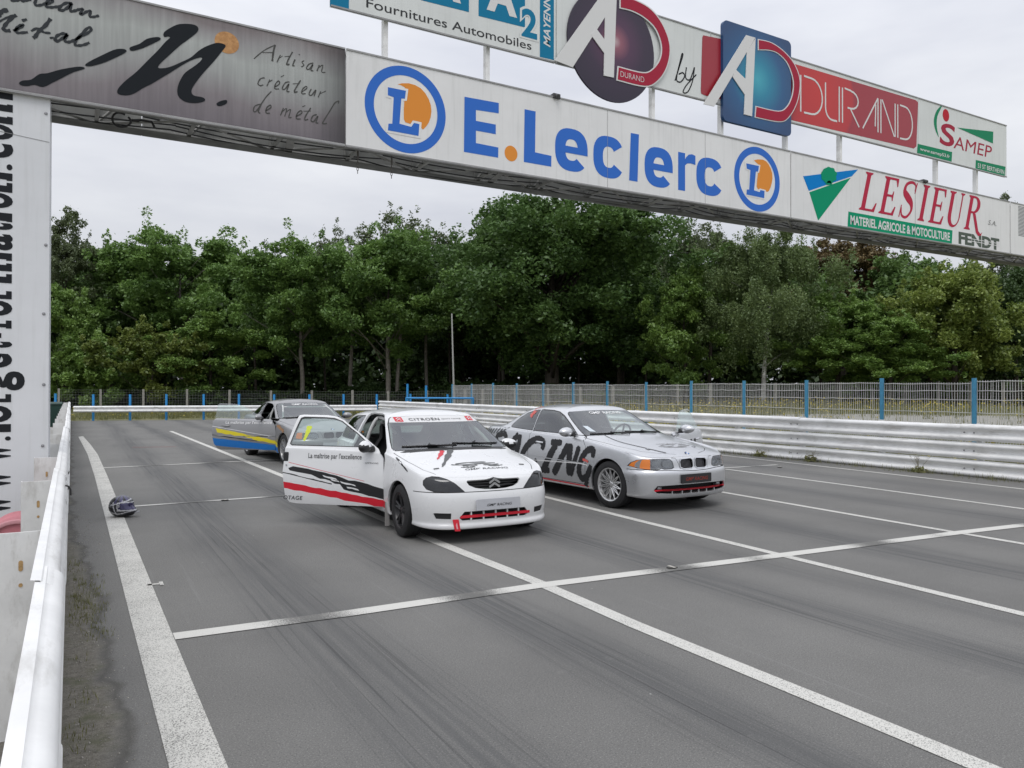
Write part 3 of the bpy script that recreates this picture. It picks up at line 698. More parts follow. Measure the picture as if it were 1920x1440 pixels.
# --- 1: brushed-metal banner of an ironworker
s = panel('banner_sign', 'brushed grey metal-look banner with a black brushstroke M and orange ball', (-330, 100), (645.5, 273), lo_b, lo_t, SW, 0)
def metal_print():
    m = bpy.data.materials.new('metal_print'); m.use_nodes = True; t = m.node_tree; b = t.nodes['Principled BSDF']; b.inputs['Roughness'].default_value = .5; K = t.links.new; N = t.nodes.new
    co = N('ShaderNodeTexCoord'); mp = N('ShaderNodeMapping'); mp.inputs['Scale'].default_value = (9, 1, .5); n = N('ShaderNodeTexNoise'); n.inputs['Scale'].default_value = 3; n.inputs['Detail'].default_value = 7
    n2 = N('ShaderNodeTexNoise'); n2.inputs['Scale'].default_value = .9; n2.inputs['Detail'].default_value = 3
    sx = N('ShaderNodeSeparateXYZ'); K(co.outputs['Object'], mp.inputs[0]); K(mp.outputs[0], n.inputs[0]); K(co.outputs['Object'], n2.inputs[0]); K(co.outputs['Object'], sx.inputs[0])
    x0 = X_at(645.5, 273); zb = lo_b(x0); zt = lo_t(x0)
    v = N('ShaderNodeMapRange'); K(sx.outputs[2], v.inputs[0]); v.inputs[1].default_value = zb; v.inputs[2].default_value = zt
    r = N('ShaderNodeValToRGB'); e = r.color_ramp.elements; e[0].position = 0; e[0].color = (.17, .15, .165, 1); e[1].position = 1; e[1].color = (.22, .19, .19, 1)
    for q, c in ((.25, (.23, .205, .215)), (.5, (.36, .37, .36)), (.72, (.42, .44, .42)), (.88, (.32, .31, .31))): z = e.new(q); z.color = (*c, 1)
    a = N('ShaderNodeMath'); a.operation = 'MULTIPLY_ADD'; K(n2.outputs[0], a.inputs[0]); a.inputs[1].default_value = .5; K(v.outputs[0], a.inputs[2]); a2 = N('ShaderNodeMath'); a2.operation = 'SUBTRACT'; K(a.outputs[0], a2.inputs[0]); a2.inputs[1].default_value = .25
    K(a2.outputs[0], r.inputs[0])
    h = N('ShaderNodeMapRange'); K(sx.outputs[0], h.inputs[0]); h.inputs[1].default_value = x0 - .42; h.inputs[2].default_value = x0; h.inputs[3].default_value = 1; h.inputs[4].default_value = .28
    g = N('ShaderNodeMapRange'); K(n.outputs[0], g.inputs[0]); g.inputs[1].default_value = .3; g.inputs[2].default_value = .75; g.inputs[3].default_value = .86; g.inputs[4].default_value = 1.1
    mm = N('ShaderNodeMath'); mm.operation = 'MULTIPLY'; K(h.outputs[0], mm.inputs[0]); K(g.outputs[0], mm.inputs[1])
    sc = N('ShaderNodeVectorMath'); sc.operation = 'SCALE'; K(r.outputs[0], sc.inputs[0]); K(mm.outputs[0], sc.inputs[3]); K(sc.outputs[0], b.inputs['Base Color'])
    return m
x0, x1 = X_at(-330, 100), X_at(645.5, 273)
art(s, 'print', metal_print(), lambda mb: mb.flat([(x0, lo_b(x0) + .018), (x1, lo_b(x1) + .018), (x1, lo_t(x1) - .012), (x0, lo_t(x0) - .012)], on, LD + .002))
def f_m(mb):
    for pts in ([(890, 190), (905, 172), (960, 142), (1010, 136), (1060, 142), (1080, 160), (1070, 185), (1020, 225), (985, 250), (940, 290), (880, 345), (862, 368), (870, 378), (920, 372), (985, 345), (1040, 318), (1085, 280), (1130, 255), (1180, 240), (1215, 245), (1228, 258), (1205, 290), (1160, 345), (1110, 400), (1070, 450), (1045, 490), (1045, 515), (1062, 528), (1100, 535), (1117, 548), (1105, 560), (1060, 567), (1010, 560), (975, 535), (965, 505), (970, 470), (985, 435), (1010, 400), (1060, 365), (1090, 340), (1100, 322), (1085, 320), (1040, 335), (985, 365), (930, 400), (880, 430), (830, 460), (780, 485), (730, 515), (690, 525), (650, 520), (638, 505), (650, 480), (690, 440), (740, 400), (800, 340), (860, 280), (900, 235), (925, 212), (915, 205), (895, 208)],
                [(105, 458), (125, 445), (170, 440), (215, 410), (260, 405), (330, 385), (420, 370), (455, 372), (458, 382), (400, 400), (340, 430), (290, 455), (235, 480), (190, 468), (150, 475), (115, 470)],
                [(465, 358), (490, 340), (550, 310), (620, 278), (665, 272), (688, 280), (680, 295), (620, 325), (560, 350), (500, 366), (470, 366)],
                [(706, 275), (712, 262), (760, 245), (800, 218), (850, 208), (872, 212), (870, 225), (820, 250), (770, 272), (720, 284)],
                [(1178, 570), (1200, 556), (1230, 550), (1237, 560), (1225, 575), (1190, 583)]):
        mb.flat(spline(tr(z5, pts), 3, True), on, LD + .006)
def f_ball(mb):
    c = z5(1235, 238); a = z5(1301, 252); mb.flat(ell(c.x, c.z, a.x - c.x, .066 * 3.0 * .62, 36), on, LD + .004)
art(s, 'ball', mat('ball_print', (.38, .17, .05), .5, noise=.5, nscale=22, col2=(.62, .33, .12)), f_ball)
art(s, 'brushstroke', INK('brush', (.016, .019, .023)), f_m)
def hand(zf, w0, strokes, var=.35):
    def f(mb):
        for j, p in enumerate(strokes):
            w, p = (p[0] * w0, p[1:]) if isinstance(p[0], (int, float)) else (w0, p)
            q = spline(tr(zf, p), 6); n = len(q); mb.ribbon(q, [w * (1 - var + var * abs(sin(k * .55 + j))) for k in range(n)], on, LD + .004 + .0005 * (j % 4))
    return f
zs = lambda x, y: at_y(x * .15748, y * .15748, GY)
SCR = [[1.2, (125, 12), (190, 22), (232, 2)], [(240, 2), (270, 28), (310, 20), (372, 10)], [(385, -12), (430, 15), (416, 55), (440, 80), (500, 72), (545, 55)], [(545, 66), (610, 45), (630, 15), (592, 10), (552, 45), (550, 90), (600, 102), (660, 98), (705, 90)],
       [1.1, (842, 56), (790, 50), (722, 90), (706, 130), (740, 140), (800, 110), (852, 55), (835, 120), (850, 150), (900, 140), (945, 125)], [(945, 125), (985, 125), (955, 182), (985, 180), (1040, 150), (1080, 150), (1065, 200), (1090, 216), (1140, 210), (1178, 198)],
       [1.6, (-20, 215), (0, 180), (30, 148), (98, 134)], [.7, (-15, 275), (60, 236), (130, 206), (196, 194)], [1.25, (196, 194), (120, 250), (60, 320), (45, 365), (80, 380), (128, 378)], [(160, 380), (230, 350), (276, 320), (264, 310), (220, 330), (190, 370), (200, 400), (250, 405), (334, 397)],
       [(264, 262), (322, 244)], [1.3, (604, 236), (540, 320), (470, 380), (422, 448), (396, 466)], [.9, (372, 384), (440, 352), (482, 372), (530, 400), (604, 408)], [.8, (594, 468), (642, 460)],
       [1.1, (802, 424), (750, 414), (682, 440), (656, 490), (690, 502), (760, 460), (802, 428), (770, 480), (790, 512), (840, 510), (885, 490)], [(885, 490), (960, 450), (1062, 395), (1086, 355), (1050, 344), (980, 410), (910, 490), (890, 540), (930, 556), (1000, 546), (1064, 520)]]
art(s, 'script', INK('soft_black', (.045, .05, .055)), hand(zs, .030, SCR))
zi = lambda x, y: at_y(460 + x * .18905, 70 + y * .18905, GY)
ITA = [[(80, 222), (180, 140), (292, 84)], [1.9, (288, 84), (272, 160), (262, 246)], [.7, (165, 160), (270, 160)], [(342, 184), (308, 256)], [.8, (322, 222), (362, 194)], [1.4, (462, 154), (420, 230), (405, 280), (432, 274)], [.7, (383, 200), (442, 195)], [1.3, (487, 228), (464, 285), (482, 290)], [1.3, (526, 184), (532, 176)], [(577, 240), (555, 255), (575, 285), (548, 302)],
       [1.2, (667, 264), (625, 275), (600, 315), (625, 326), (662, 280), (645, 335), (667, 340)], [1.2, (727, 284), (704, 342)], [(714, 316), (762, 284), (750, 350), (788, 356)],
       [1.2, (187, 410), (145, 420), (120, 465), (140, 487), (172, 480)], [(237, 428), (208, 492)], [.8, (220, 460), (262, 430)], [1.2, (288, 502), (332, 470), (325, 440), (295, 470), (285, 516), (328, 520)], [.8, (345, 402), (378, 384)], [1.2, (432, 450), (390, 460), (360, 515), (385, 522), (427, 470), (405, 540), (432, 546)], [1.3, (542, 434), (490, 520), (480, 552), (512, 546)], [.7, (463, 470), (532, 465)],
       [1.2, (558, 546), (602, 515), (595, 495), (560, 525), (555, 566), (592, 566)], [1.2, (647, 520), (625, 570), (650, 582), (692, 530), (675, 592)], [(742, 544), (716, 602)], [.8, (725, 572), (792, 540)],
       [1.1, (142, 670), (90, 690), (75, 735), (100, 742), (150, 672), (200, 600), (252, 544)], [1.4, (152, 668), (125, 740), (142, 762)], [1.2, (198, 736), (247, 705), (240, 680), (205, 710), (200, 756), (237, 760)], [1.2, (372, 708), (343, 782)], [(355, 750), (402, 714), (385, 792)], [(395, 752), (442, 724), (425, 800), (452, 800)], [1.2, (498, 792), (552, 760), (545, 735), (510, 760), (500, 812), (542, 816)], [.8, (558, 697), (588, 684)],
       [1.3, (642, 708), (590, 790), (585, 826), (617, 820)], [.7, (568, 740), (642, 738)], [1.2, (702, 774), (665, 785), (645, 830), (670, 842), (712, 790), (695, 850), (717, 856)], [1.3, (914, 664), (918, 640), (880, 660), (830, 740), (780, 820), (760, 862), (802, 860)]]
art(s, 'lettering', INK('dark_grey', (.085, .085, .08)), hand(zi, .0125, ITA, .3))

# --- 2: white supermarket banner
s = panel('banner_sign', 'wide white banner with blue E.Leclerc lettering between two blue ring logos', (647.5, 273), (1479.5, 409), lo_b, lo_t, SW, 0)
def ring(z, cx, cy, x0, x1, y0, y1, inner=.785):
    c = z(cx, cy); a, b = z(x0, cy - 38 * (.9)), z(x1, cy + 38 * .9); t, q = z(cx, y0), z(cx, y1); R = ((b.x - a.x) / 2 + (t.z - q.z) / 2) / 2; cz = (t.z + q.z) / 2; cx_ = (a.x + b.x) / 2
    def f(mb):
        o = ell(cx_, cz, R, R, 64); i = ell(cx_, cz, R * inner, R * inner, 64)
        mb.add([on(u, v, LD + .002) for u, v in o + i], [(k, (k + 1) % 64, 64 + (k + 1) % 64, 64 + k) for k in range(64)])
    return f
art(s, 'ring_logo', BLU, ring(z6, 422, 551, 225, 619, 330, 772)); art(s, 'ring_logo', BLU, ring(z7, 457, 921, 333, 580, 745, 1098))
def moon(z, pts): return lambda mb: mb.flat(spline(tr(z, pts), 2, True), on, LD + .002)
def poly(z, pts, d): return lambda mb: mb.flat(tr(z, pts), on, d)
art(s, 'moon', ORG, moon(z6, [(385, 425), (440, 420), (500, 445), (540, 500), (553, 560), (540, 615), (512, 650), (500, 640), (440, 620), (415, 600), (418, 500), (420, 440)]))
art(s, 'moon', ORG, moon(z7, [(440, 818), (490, 815), (520, 840), (540, 890), (538, 940), (522, 985), (505, 988), (470, 978), (455, 960), (463, 880), (468, 845)]))
L1 = [(335, 440), (425, 458), (420, 497), (402, 497), (393, 622), (452, 638), (465, 618), (492, 624), (488, 683), (335, 655), (338, 622), (357, 622), (364, 490), (335, 480)]
L2 = [(397, 835), (467, 850), (462, 880), (450, 880), (440, 982), (470, 992), (475, 980), (497, 986), (495, 1025), (398, 1005), (400, 978), (413, 978), (420, 872), (400, 864)]
def grow(pts, k):
    c = np.mean(pts, 0); P = np.array(pts, float); n = len(P); o = []
    ar = sum(P[i][0] * P[(i + 1) % n][1] - P[(i + 1) % n][0] * P[i][1] for i in range(n))
    sgn = 1 if ar > 0 else -1
    for i in range(n):
        a, b, d = P[i - 1], P[i], P[(i + 1) % n]; e = (b - a) / (np.linalg.norm(b - a) + 1e-9); f = (d - b) / (np.linalg.norm(d - b) + 1e-9)
        m = np.array([e[1] + f[1], -e[0] - f[0]]); l = np.linalg.norm(m); m = m / (l + 1e-9); cs_ = max(.45, np.dot(m, [e[1], -e[0]]))
        o.append(tuple(b + sgn * m * k / cs_))
    return o
art(s, 'letter_gap', SW, poly(z6, grow(L1, 11), LD + .004)); art(s, 'letter_gap', SW, poly(z7, grow(L2, 7), LD + .004))
art(s, 'letter', BLU, poly(z6, L1, LD + .006)); art(s, 'letter', BLU, poly(z7, L2, LD + .006))
def f_lec(mb):
    def glyph(ch, z, x0, x1, xc, yt, yb):
        ym = (yt + yb) / 2; a = z(x0, ym + (x0 - xc) * .2); b = z(x1, ym + (x1 - xc) * .2); t = z(xc, yt); q = z(xc, yb)
        U = lambda u, v: (a.x + (b.x - a.x) * u, q.z + (t.z - q.z) * v)
        def arc(a0, a1, n=30):
            o = []; i = []
            for k in range(n + 1):
                w = radians(a0 + (a1 - a0) * k / n); c_, s_ = cos(w), sin(w); e = .78
                sx, sy = math.copysign(abs(c_) ** e, c_), math.copysign(abs(s_) ** e, s_)
                o.append((.5 + .5 * sx, .5 + .5 * sy)); i.append((.5 + .19 * sx, .5 + .25 * sy))
            return o, i
        def band(o, i, d): n = len(o); mb.add([on(*U(*p), d) for p in o + i], [(k, k + 1, n + k + 1, n + k) for k in range(n - 1)])
        if ch == 'c': band(*arc(32, 328), LD + .002)
        if ch == 'e':
            band(*arc(-4, 318), LD + .002); mb.flat([U(.14, .42), U(.997, .42), U(.997, .58), U(.14, .58)], on, LD + .003)
        if ch == 'r':
            mb.flat([U(0, 0), U(.40, 0), U(.40, 1), U(0, 1)], on, LD + .002)
            mb.flat([U(.36, .55), U(.40, .68), U(.52, .74), U(.72, .76), U(1, .74), U(1, .985), U(.80, 1.01), U(.60, .98), U(.46, .90), U(.36, .80)], on, LD + .003)
    mb.flat(tr(z6, [(718, 487), (889, 518), (889, 570), (775, 553), (775, 607), (874, 626), (874, 674), (775, 656), (775, 718), (887, 740), (886, 791), (715, 762)]), on, LD + .002)
    mb.flat(tr(z6, [(1018, 549), (1073, 560), (1070, 764), (1152, 782), (1151, 836), (1014, 812)]), on, LD + .002)
    glyph('e', z6, 1170, 1333, 1250, 646, 859); glyph('c', z6, 1361, 1513, 1437, 684, 893)
    mb.flat(tr(z6, [(1548, 667), (1589, 675), (1582, 911), (1540, 904)]), on, LD + .002)
    glyph('e', z6, 1617, 1758, 1688, 740, 939); glyph('r', z7, 27, 121, 60, 779, 985); glyph('c', z7, 126, 271, 198, 806, 1011)
art(s, 'lettering', BLU, f_lec)
def f_dot(mb):
    c = z6(950, 770); r = z6(982, 776).x - c.x; mb.flat(ell(c.x, c.z, r, r * 1.05, 28), on, LD + .002)
art(s, 'full_stop', ORG, f_dot)
def f_seam(mb):
    for px, py in ((1137, 280), (1320, 310)):
        x = X_at(px, py); mb.beam(on(x, lo_b(x), LD + .001), on(x, lo_t(x), LD + .001), .006, .004)
art(s, 'panel_seam', EDGE, f_seam)

# --- 3: farm-machinery banner
s = panel('banner_sign', 'white banner with red italic LESIEUR, a green box of white capitals and a blue-green triangle', (1481.5, 409), (1891, 475), lo_b, lo_t, SW, 0)
art(s, 'triangle', LBL, poly(z7, [(708, 905), (1008, 868), (974, 905), (739, 985)], LD + .002)); art(s, 'triangle', GRN, poly(z7, [(742, 992), (968, 913), (790, 1147)], LD + .002))
def f_tree(mb):
    pts = []
    for k in range(40):
        a = 2 * pi * k / 40; r = 1 + .10 * abs(sin(4 * a + .4)) + .06 * sin(9 * a); pts.append((848 + 40 * r * cos(a), 900 - 42 * r * sin(a)))
    mb.flat(tr(z7, pts), on, LD + .006); mb.flat(tr(z7, [(842, 930), (856, 930), (866, 952), (830, 952)]), on, LD + .006)
art(s, 'tree_emblem', GRN, f_tree)
# serif italic capitals built stroke by stroke in a unit cell
def serif(ch):
    P = []; q = lambda *p: P.append(list(p)); w, t, sf = .20, .05, .09
    def stem(x, y0=0, y1=1, w_=w, s0=1, s1=1):
        q((x - w_ / 2, y0), (x + w_ / 2, y0), (x + w_ / 2, y1), (x - w_ / 2, y1))
        for f, y, s in ((s0, y0, 1), (s1, y1, -1)):
            if f: q((x - w_ / 2 - sf, y), (x + w_ / 2 + sf, y), (x + w_ / 2 + sf, y + s * .03), (x + w_ / 2, y + s * .075), (x - w_ / 2, y + s * .075), (x - w_ / 2 - sf, y + s * .03))
    if ch in 'LE':
        stem(.22); q((.2, 0), (.80, 0), (.86, .24), (.80, .24), (.68, .06), (.2, .06))
        if ch == 'E': q((.2, .94), (.66, .94), (.75, .78), (.80, .78), (.78, 1), (.2, 1)); q((.3, .48), (.56, .48), (.60, .38), (.64, .38), (.64, .64), (.60, .64), (.56, .54), (.3, .54))
    if ch == 'I': stem(.28)
    if ch == 'U':
        stem(.20, .30, 1, w, 0, 1); stem(.80, .28, 1, .07, 0, 1)
        o = ell(.465, .31, .365, .325, 14, pi, 2 * pi); i = ell(.535, .31, .235, .255, 14, 2 * pi, pi); q(*(o + i))
    if ch == 'R':
        stem(.22); o = ell(.42, .745, .40, .255, 14, pi / 2, -pi / 2); i = ell(.42, .745, .20, .195, 14, -pi / 2, pi / 2); q(*([(.2, 1)] + o + [(.2, .49), (.2, .55)] + i + [(.2, .94)]))
        q((.42, .5), (.60, .5), (.95, .02), (1.12, -.06), (1.22, .0), (1.18, -.10), (1.0, -.13), (.82, -.04))
    if ch == 'S':
        c = spline([(.76, .76), (.72, .93), (.50, .985), (.24, .90), (.20, .70), (.42, .56), (.66, .42), (.72, .22), (.52, .03), (.26, .06), (.16, .26)], 5); n = len(c); o = []; i = []
        for k in range(n):
            a, b = c[max(k - 1, 0)], c[min(k + 1, n - 1)]; l = math.hypot(b[0] - a[0], b[1] - a[1]); wd = .035 + .075 * math.exp(-((k / (n - 1) - .5) / .17) ** 2)
            nx, ny = -(b[1] - a[1]) / l * wd, (b[0] - a[0]) / l * wd; o.append((c[k][0] + nx, c[k][1] + ny)); i.append((c[k][0] - nx, c[k][1] - ny))
        q(*(o + i[::-1])); q((.74, .70), (.79, .70), (.82, 1), (.77, 1)); q((.13, .33), (.18, .33), (.15, 0), (.10, 0))
    return P
def f_les(mb):
    a = z7(1008, 1085); t = z7(1090, 888); b = z7(1655, 1195); h = t.z - a.z; W_ = (b.x - a.x)
    xs = {'L': .86, 'E': .86, 'S': .92, 'I': .58, 'U': 1.0, 'R': 1.0}; word = 'LESIEUR'; tot = sum(xs[c] for c in word[:-1]) + .75; x = 0; k = W_ / tot
    for n_, c in enumerate(word):
        for j, p in enumerate(serif(c)): mb.flat([(a.x + (x + u * .86) * k + v * h * .30, a.z + v * h) for u, v in p], on, LD + .002 + .0006 * j)
        x += xs[c]
art(s, 'lettering', INK('crimson', (.50, .03, .07)), f_les)
art(s, 'green_box', GRN, poly(z7, [(955, 1097), (1523, 1200), (1519, 1272), (950, 1186)], LD + .002))
def f_mat(mb):
    a, b = z7(966, 1172), z7(1508, 1254); t = z7(966, 1120); put_text(mb, 'MATERIEL AGRICOLE & MOTOCULTURE', on, (a.x, (a.z + b.z) / 2 - .0, b.x, (a.z + b.z) / 2 + (t.z - a.z) * .98), LD + .004, off=.03)
art(s, 'lettering', WHT, f_mat)
def f_fen(mb):
    a, b = z7(1556, 1272), z7(1778, 1310); t = z7(1556, 1206); put_text(mb, 'FENDT', on, (a.x, a.z, b.x, t.z), LD + .002, off=.05)
art(s, 'lettering', INK('olive_grey', (.10, .125, .10)), f_fen)
def f_cut(mb):
    a, b = z7(1556, 1272), z7(1778, 1310); t = z7(1556, 1206); h = t.z - a.z
    for v in (.36, .56): mb.flat([(a.x + .22 * (b.x - a.x), a.z + v * h), (b.x, a.z + v * h), (b.x, a.z + (v + .05) * h), (a.x + .22 * (b.x - a.x), a.z + (v + .05) * h)], on, LD + .004)
art(s, 'letter_gap', SW, f_cut)
def f_sa(mb): a, b, t = z7(1716, 1168), z7(1762, 1182), z7(1716, 1142); put_text(mb, 'S.A.', on, (a.x, a.z, b.x, t.z), LD + .004, shear=.3)
art(s, 'lettering', INK('mid_grey', (.25, .25, .25)), f_sa)
def f_seam2(mb):
    for zx, zy in ((1320, 1020),):
        x = z7(zx, zy).x; mb.beam(on(x, lo_b(x), LD + .001), on(x, lo_t(x), LD + .001), .006, .004)
art(s, 'panel_seam', EDGE, f_seam2)
# --- 4: the next banner, cut by the frame
s = panel('banner_sign', 'white banner with a grey hatched square, last at the far end of the lower row', (1893, 475), (2345, 560), lo_b, lo_t, SW, 0)
def f_hat(mb):
    a, b = z7(1882, 1228), z7(2010, 1120); n = 22
    for k in range(n): z = a.z + (b.z + .12 - a.z) * k / n; mb.flat([(a.x, z), (b.x, z), (b.x, z + .014), (a.x, z + .014)], on, LD + .002)
art(s, 'hatching', INK('hatch_grey', (.13, .14, .15)), f_hat)

# --- upper row: car-parts sign
def upb(x): return up_b(x)
def upt(x): return up_b(x) + 1.13
s = panel('billboard', 'white and teal car-parts sign reading Fournitures Automobiles, first of the upper row', (619, 13), (1040, 122), upb, upt, SW2, 0)
def quad(z, x0, x1, yb0, hz, d, up=None):
    a = z(x0, yb0[0]); b = z(x1, yb0[1]); return lambda mb: mb.flat([(a.x, a.z), (b.x, b.z), (b.x, b.z + hz), (a.x, a.z + hz)], on, d)
art(s, 'side_band', CYB, quad(z6, 46, 141, (34, 56), 1.10, LD + .002)); art(s, 'side_band', CYB, quad(z6, 1094, 1164, (288, 304), 1.08, LD + .002))
art(s, 'blue_square', CYB, quad(z6, 500, 740, (5, 65), .62, LD + .002)); art(s, 'blue_square', CYB, quad(z6, 788, 1020, (84, 141), .62, LD + .002))
def f_a(mb):
    a, b = z6(828, 55), z6(980, 92); put_text(mb, 'A', on, (a.x, (a.z + b.z) / 2 - .0, b.x, a.z + .50), LD + .004, off=.05)
    a, b = z6(545, -20), z6(700, 20); put_text(mb, 'A', on, (a.x, a.z, b.x, a.z + .50), LD + .004, off=.05)
art(s, 'lettering', WHT, f_a)
def f_fo(mb):
    a, b = z6(228, 40), z6(1052, 256); t = z6(228, -8); put_text(mb, 'Fournitures Automobiles', on, (a.x, (a.z + b.z) / 2, b.x, (a.z + b.z) / 2 + (t.z - a.z) * 1.0), LD + .002, off=.006)
art(s, 'lettering', INK('charcoal', (.05, .052, .055)), f_fo)
art(s, 'numeral_gap', SW2, lambda mb: letter(mb, '2', z6, 992, 1090, 1040, 38, 203, LD + .004, .075)); art(s, 'numeral', CYB, lambda mb: letter(mb, '2', z6, 1002, 1080, 1040, 50, 194, LD + .006, .03))
def f_may(mb):
    a = z6(1112, 232); b = z6(1146, 240); t = z6(1112, -55); put_text(mb, 'MAYENNE', on, (a.x, a.z, b.x + .0, t.z), LD + .004, off=.02, shear=.25, rot=True)
art(s, 'lettering', WHT, f_may)
# round sign with AD
s2 = panel('billboard', 'white sign with a dark purple AD ball and the handwritten word by', (1042, 122), (1330, 200), upb, upt, SW2, 0)
c = z6(1450, 238); R_ = (z6(1450, -37).z - z6(1450, 515).z) / 2
def disc(cx, cz, rx, rz, d0, d1): return lambda mb: mb.prism(ell(cx, cz, rx, rz, 64), on, d0, d1)
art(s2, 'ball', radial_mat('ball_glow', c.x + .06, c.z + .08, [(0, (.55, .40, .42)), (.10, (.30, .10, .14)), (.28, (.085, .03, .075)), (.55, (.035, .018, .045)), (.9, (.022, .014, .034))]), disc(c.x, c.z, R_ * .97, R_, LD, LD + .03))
def f_ad(z, diag, leg, br, d):
    def f(mb):
        for j, p in enumerate((diag, leg, br)): mb.prism(tr(z, p), on, d, d + .012 + .001 * j)
    return f
art(s2, 'letter', WHT, f_ad(z6, [(1160, 310), (1250, 345), (1475, -4), (1402, -28)], [(1412, 60), (1469, -2), (1455, 396), (1405, 386)], [(1340, 182), (1364, 148), (1412, 212), (1411, 280)], LD + .032))
D1 = [(1490, -2), (1560, 12), (1640, 58), (1700, 138), (1733, 240), (1718, 340), (1672, 410), (1610, 436), (1475, 405), (1480, 345), (1600, 374), (1652, 355), (1690, 300), (1695, 230), (1665, 150), (1610, 95), (1550, 62), (1490, 46)]
D1 = spline(D1[:9], 5) + spline(D1[9:], 5)
art(s2, 'letter_outline', WHT, lambda mb: mb.prism(tr(z6, grow(D1, 6)), on, LD + .030, LD + .040)); art(s2, 'letter', DRED, lambda mb: mb.prism(tr(z6, D1), on, LD + .038, LD + .043))
def f_du(mb): a, b, t = z6(1488, 392), z6(1606, 420), z6(1488, 364); put_text(mb, 'DURAND', on, (a.x, (a.z + b.z) / 2, b.x, (a.z + b.z) / 2 + t.z - a.z), LD + .045, off=-.012)
art(s2, 'lettering', WHT, f_du)
def f_by(mb):
    for w, p in ((.022, [(10, 385), (30, 320), (52, 250), (48, 240), (38, 280), (18, 375), (40, 392), (62, 362), (52, 342), (30, 350)]), (.022, [(72, 312), (68, 368), (92, 378), (116, 312)]), (.02, [(116, 312), (106, 385), (80, 445), (54, 448), (72, 410), (126, 352)])):
        mb.ribbon(spline(tr(z7, p), 6), w, on, LD + .003)
art(s2, 'script', BLK, f_by)
# blue square AD with DURAND
s3 = panel('billboard', 'red DURAND sign with a blue-turquoise square AD badge standing proud at its left', (1331, 200), (1718.5, 289), upb, upt, SW2, 0)
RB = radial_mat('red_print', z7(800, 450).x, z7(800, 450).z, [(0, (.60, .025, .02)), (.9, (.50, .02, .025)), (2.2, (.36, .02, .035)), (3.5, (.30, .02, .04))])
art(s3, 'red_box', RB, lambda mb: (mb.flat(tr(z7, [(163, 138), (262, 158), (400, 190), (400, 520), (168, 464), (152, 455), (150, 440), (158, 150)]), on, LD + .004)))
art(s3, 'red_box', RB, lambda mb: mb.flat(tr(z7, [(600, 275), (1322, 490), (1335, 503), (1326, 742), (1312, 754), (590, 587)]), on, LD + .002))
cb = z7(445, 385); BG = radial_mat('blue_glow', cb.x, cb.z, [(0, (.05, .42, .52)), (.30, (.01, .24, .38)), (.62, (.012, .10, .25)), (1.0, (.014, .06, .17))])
a, b, t, q = z7(258, 330), z7(628, 430), z7(440, 118), z7(432, 648)
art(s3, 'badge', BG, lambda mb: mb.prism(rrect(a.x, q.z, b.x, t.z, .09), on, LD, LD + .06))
art(s3, 'letter', WHT, f_ad(z7, [(148, 520), (206, 533), (430, 160), (380, 146)], [(384, 235), (431, 164), (412, 586), (368, 575)], [(306, 372), (324, 334), (380, 388), (373, 470)], LD + .062))
D2 = [(450, 172), (520, 190), (590, 240), (645, 310), (672, 400), (655, 510), (610, 590), (560, 612), (433, 588), (437, 535), (555, 560), (605, 535), (635, 470), (640, 390), (610, 300), (560, 245), (510, 225), (450, 222)]
D2 = spline(D2[:9], 5) + spline(D2[9:], 5)
art(s3, 'letter_outline', WHT, lambda mb: mb.prism(tr(z7, grow(D2, 5)), on, LD + .060, LD + .068)); art(s3, 'letter', DRED, lambda mb: mb.prism(tr(z7, D2), on, LD + .066, LD + .072))
# thin geometric capitals drawn with even strokes
def f_dur(mb):
    w = .034; h0 = z7(690, 552).z; H_ = z7(690, 352).z - h0; xs = [z7(x, y).x for x, y in ((692, 450), (828, 480), (920, 510), (1028, 560), (1130, 590), (1222, 610), (1314, 640))]
    def st(pts, d=0, ww=w): mb.ribbon(pts, ww, on, LD + .004 + d)
    def cell(k): return (lambda u, v: (xs[k] + u * (xs[k + 1] - xs[k]) * .90, h0 + v * H_))
    def Dd(c):
        st([c(.02, 0), c(.02, 1)]); st([c(.16, 1.0), c(.5, .99)] + [c(.5 + .48 * sin(a), .5 + .49 * cos(a)) for a in np.linspace(0, pi, 12)] + [c(.16, .0)], .0007)
    Dd(cell(0)); c = cell(1)
    st([c(.02, 1), c(.02, .32)] + [c(.45 - .43 * cos(a), .32 - .32 * sin(a)) for a in np.linspace(0, pi / 2, 8)] + [c(.78, 0)]); st([c(.92, 0), c(.92, 1)], .0007)
    c = cell(2); st([c(.02, 0), c(.02, 1)]); st([c(.14, 1), c(.5, .98)] + [c(.5 + .40 * sin(a), .72 + .25 * cos(a)) for a in np.linspace(0, pi, 9)] + [c(.3, .47)], .0007); st([c(.45, .47), c(.95, 0)], .0014)
    c = cell(3); st([c(.05, 0), c(.95, 1)]); st([c(.78, .15), c(.82, .80)], .0007); st([c(.95, 0), c(.95, 1)], .0012)
    c = cell(4); st([c(.02, 0), c(.02, 1)]); st([c(.10, 1), c(.9, .0)], .0007); st([c(.95, .0), c(.95, 1)], .0012)
    Dd(cell(5))
art(s3, 'lettering', WHT, f_dur)
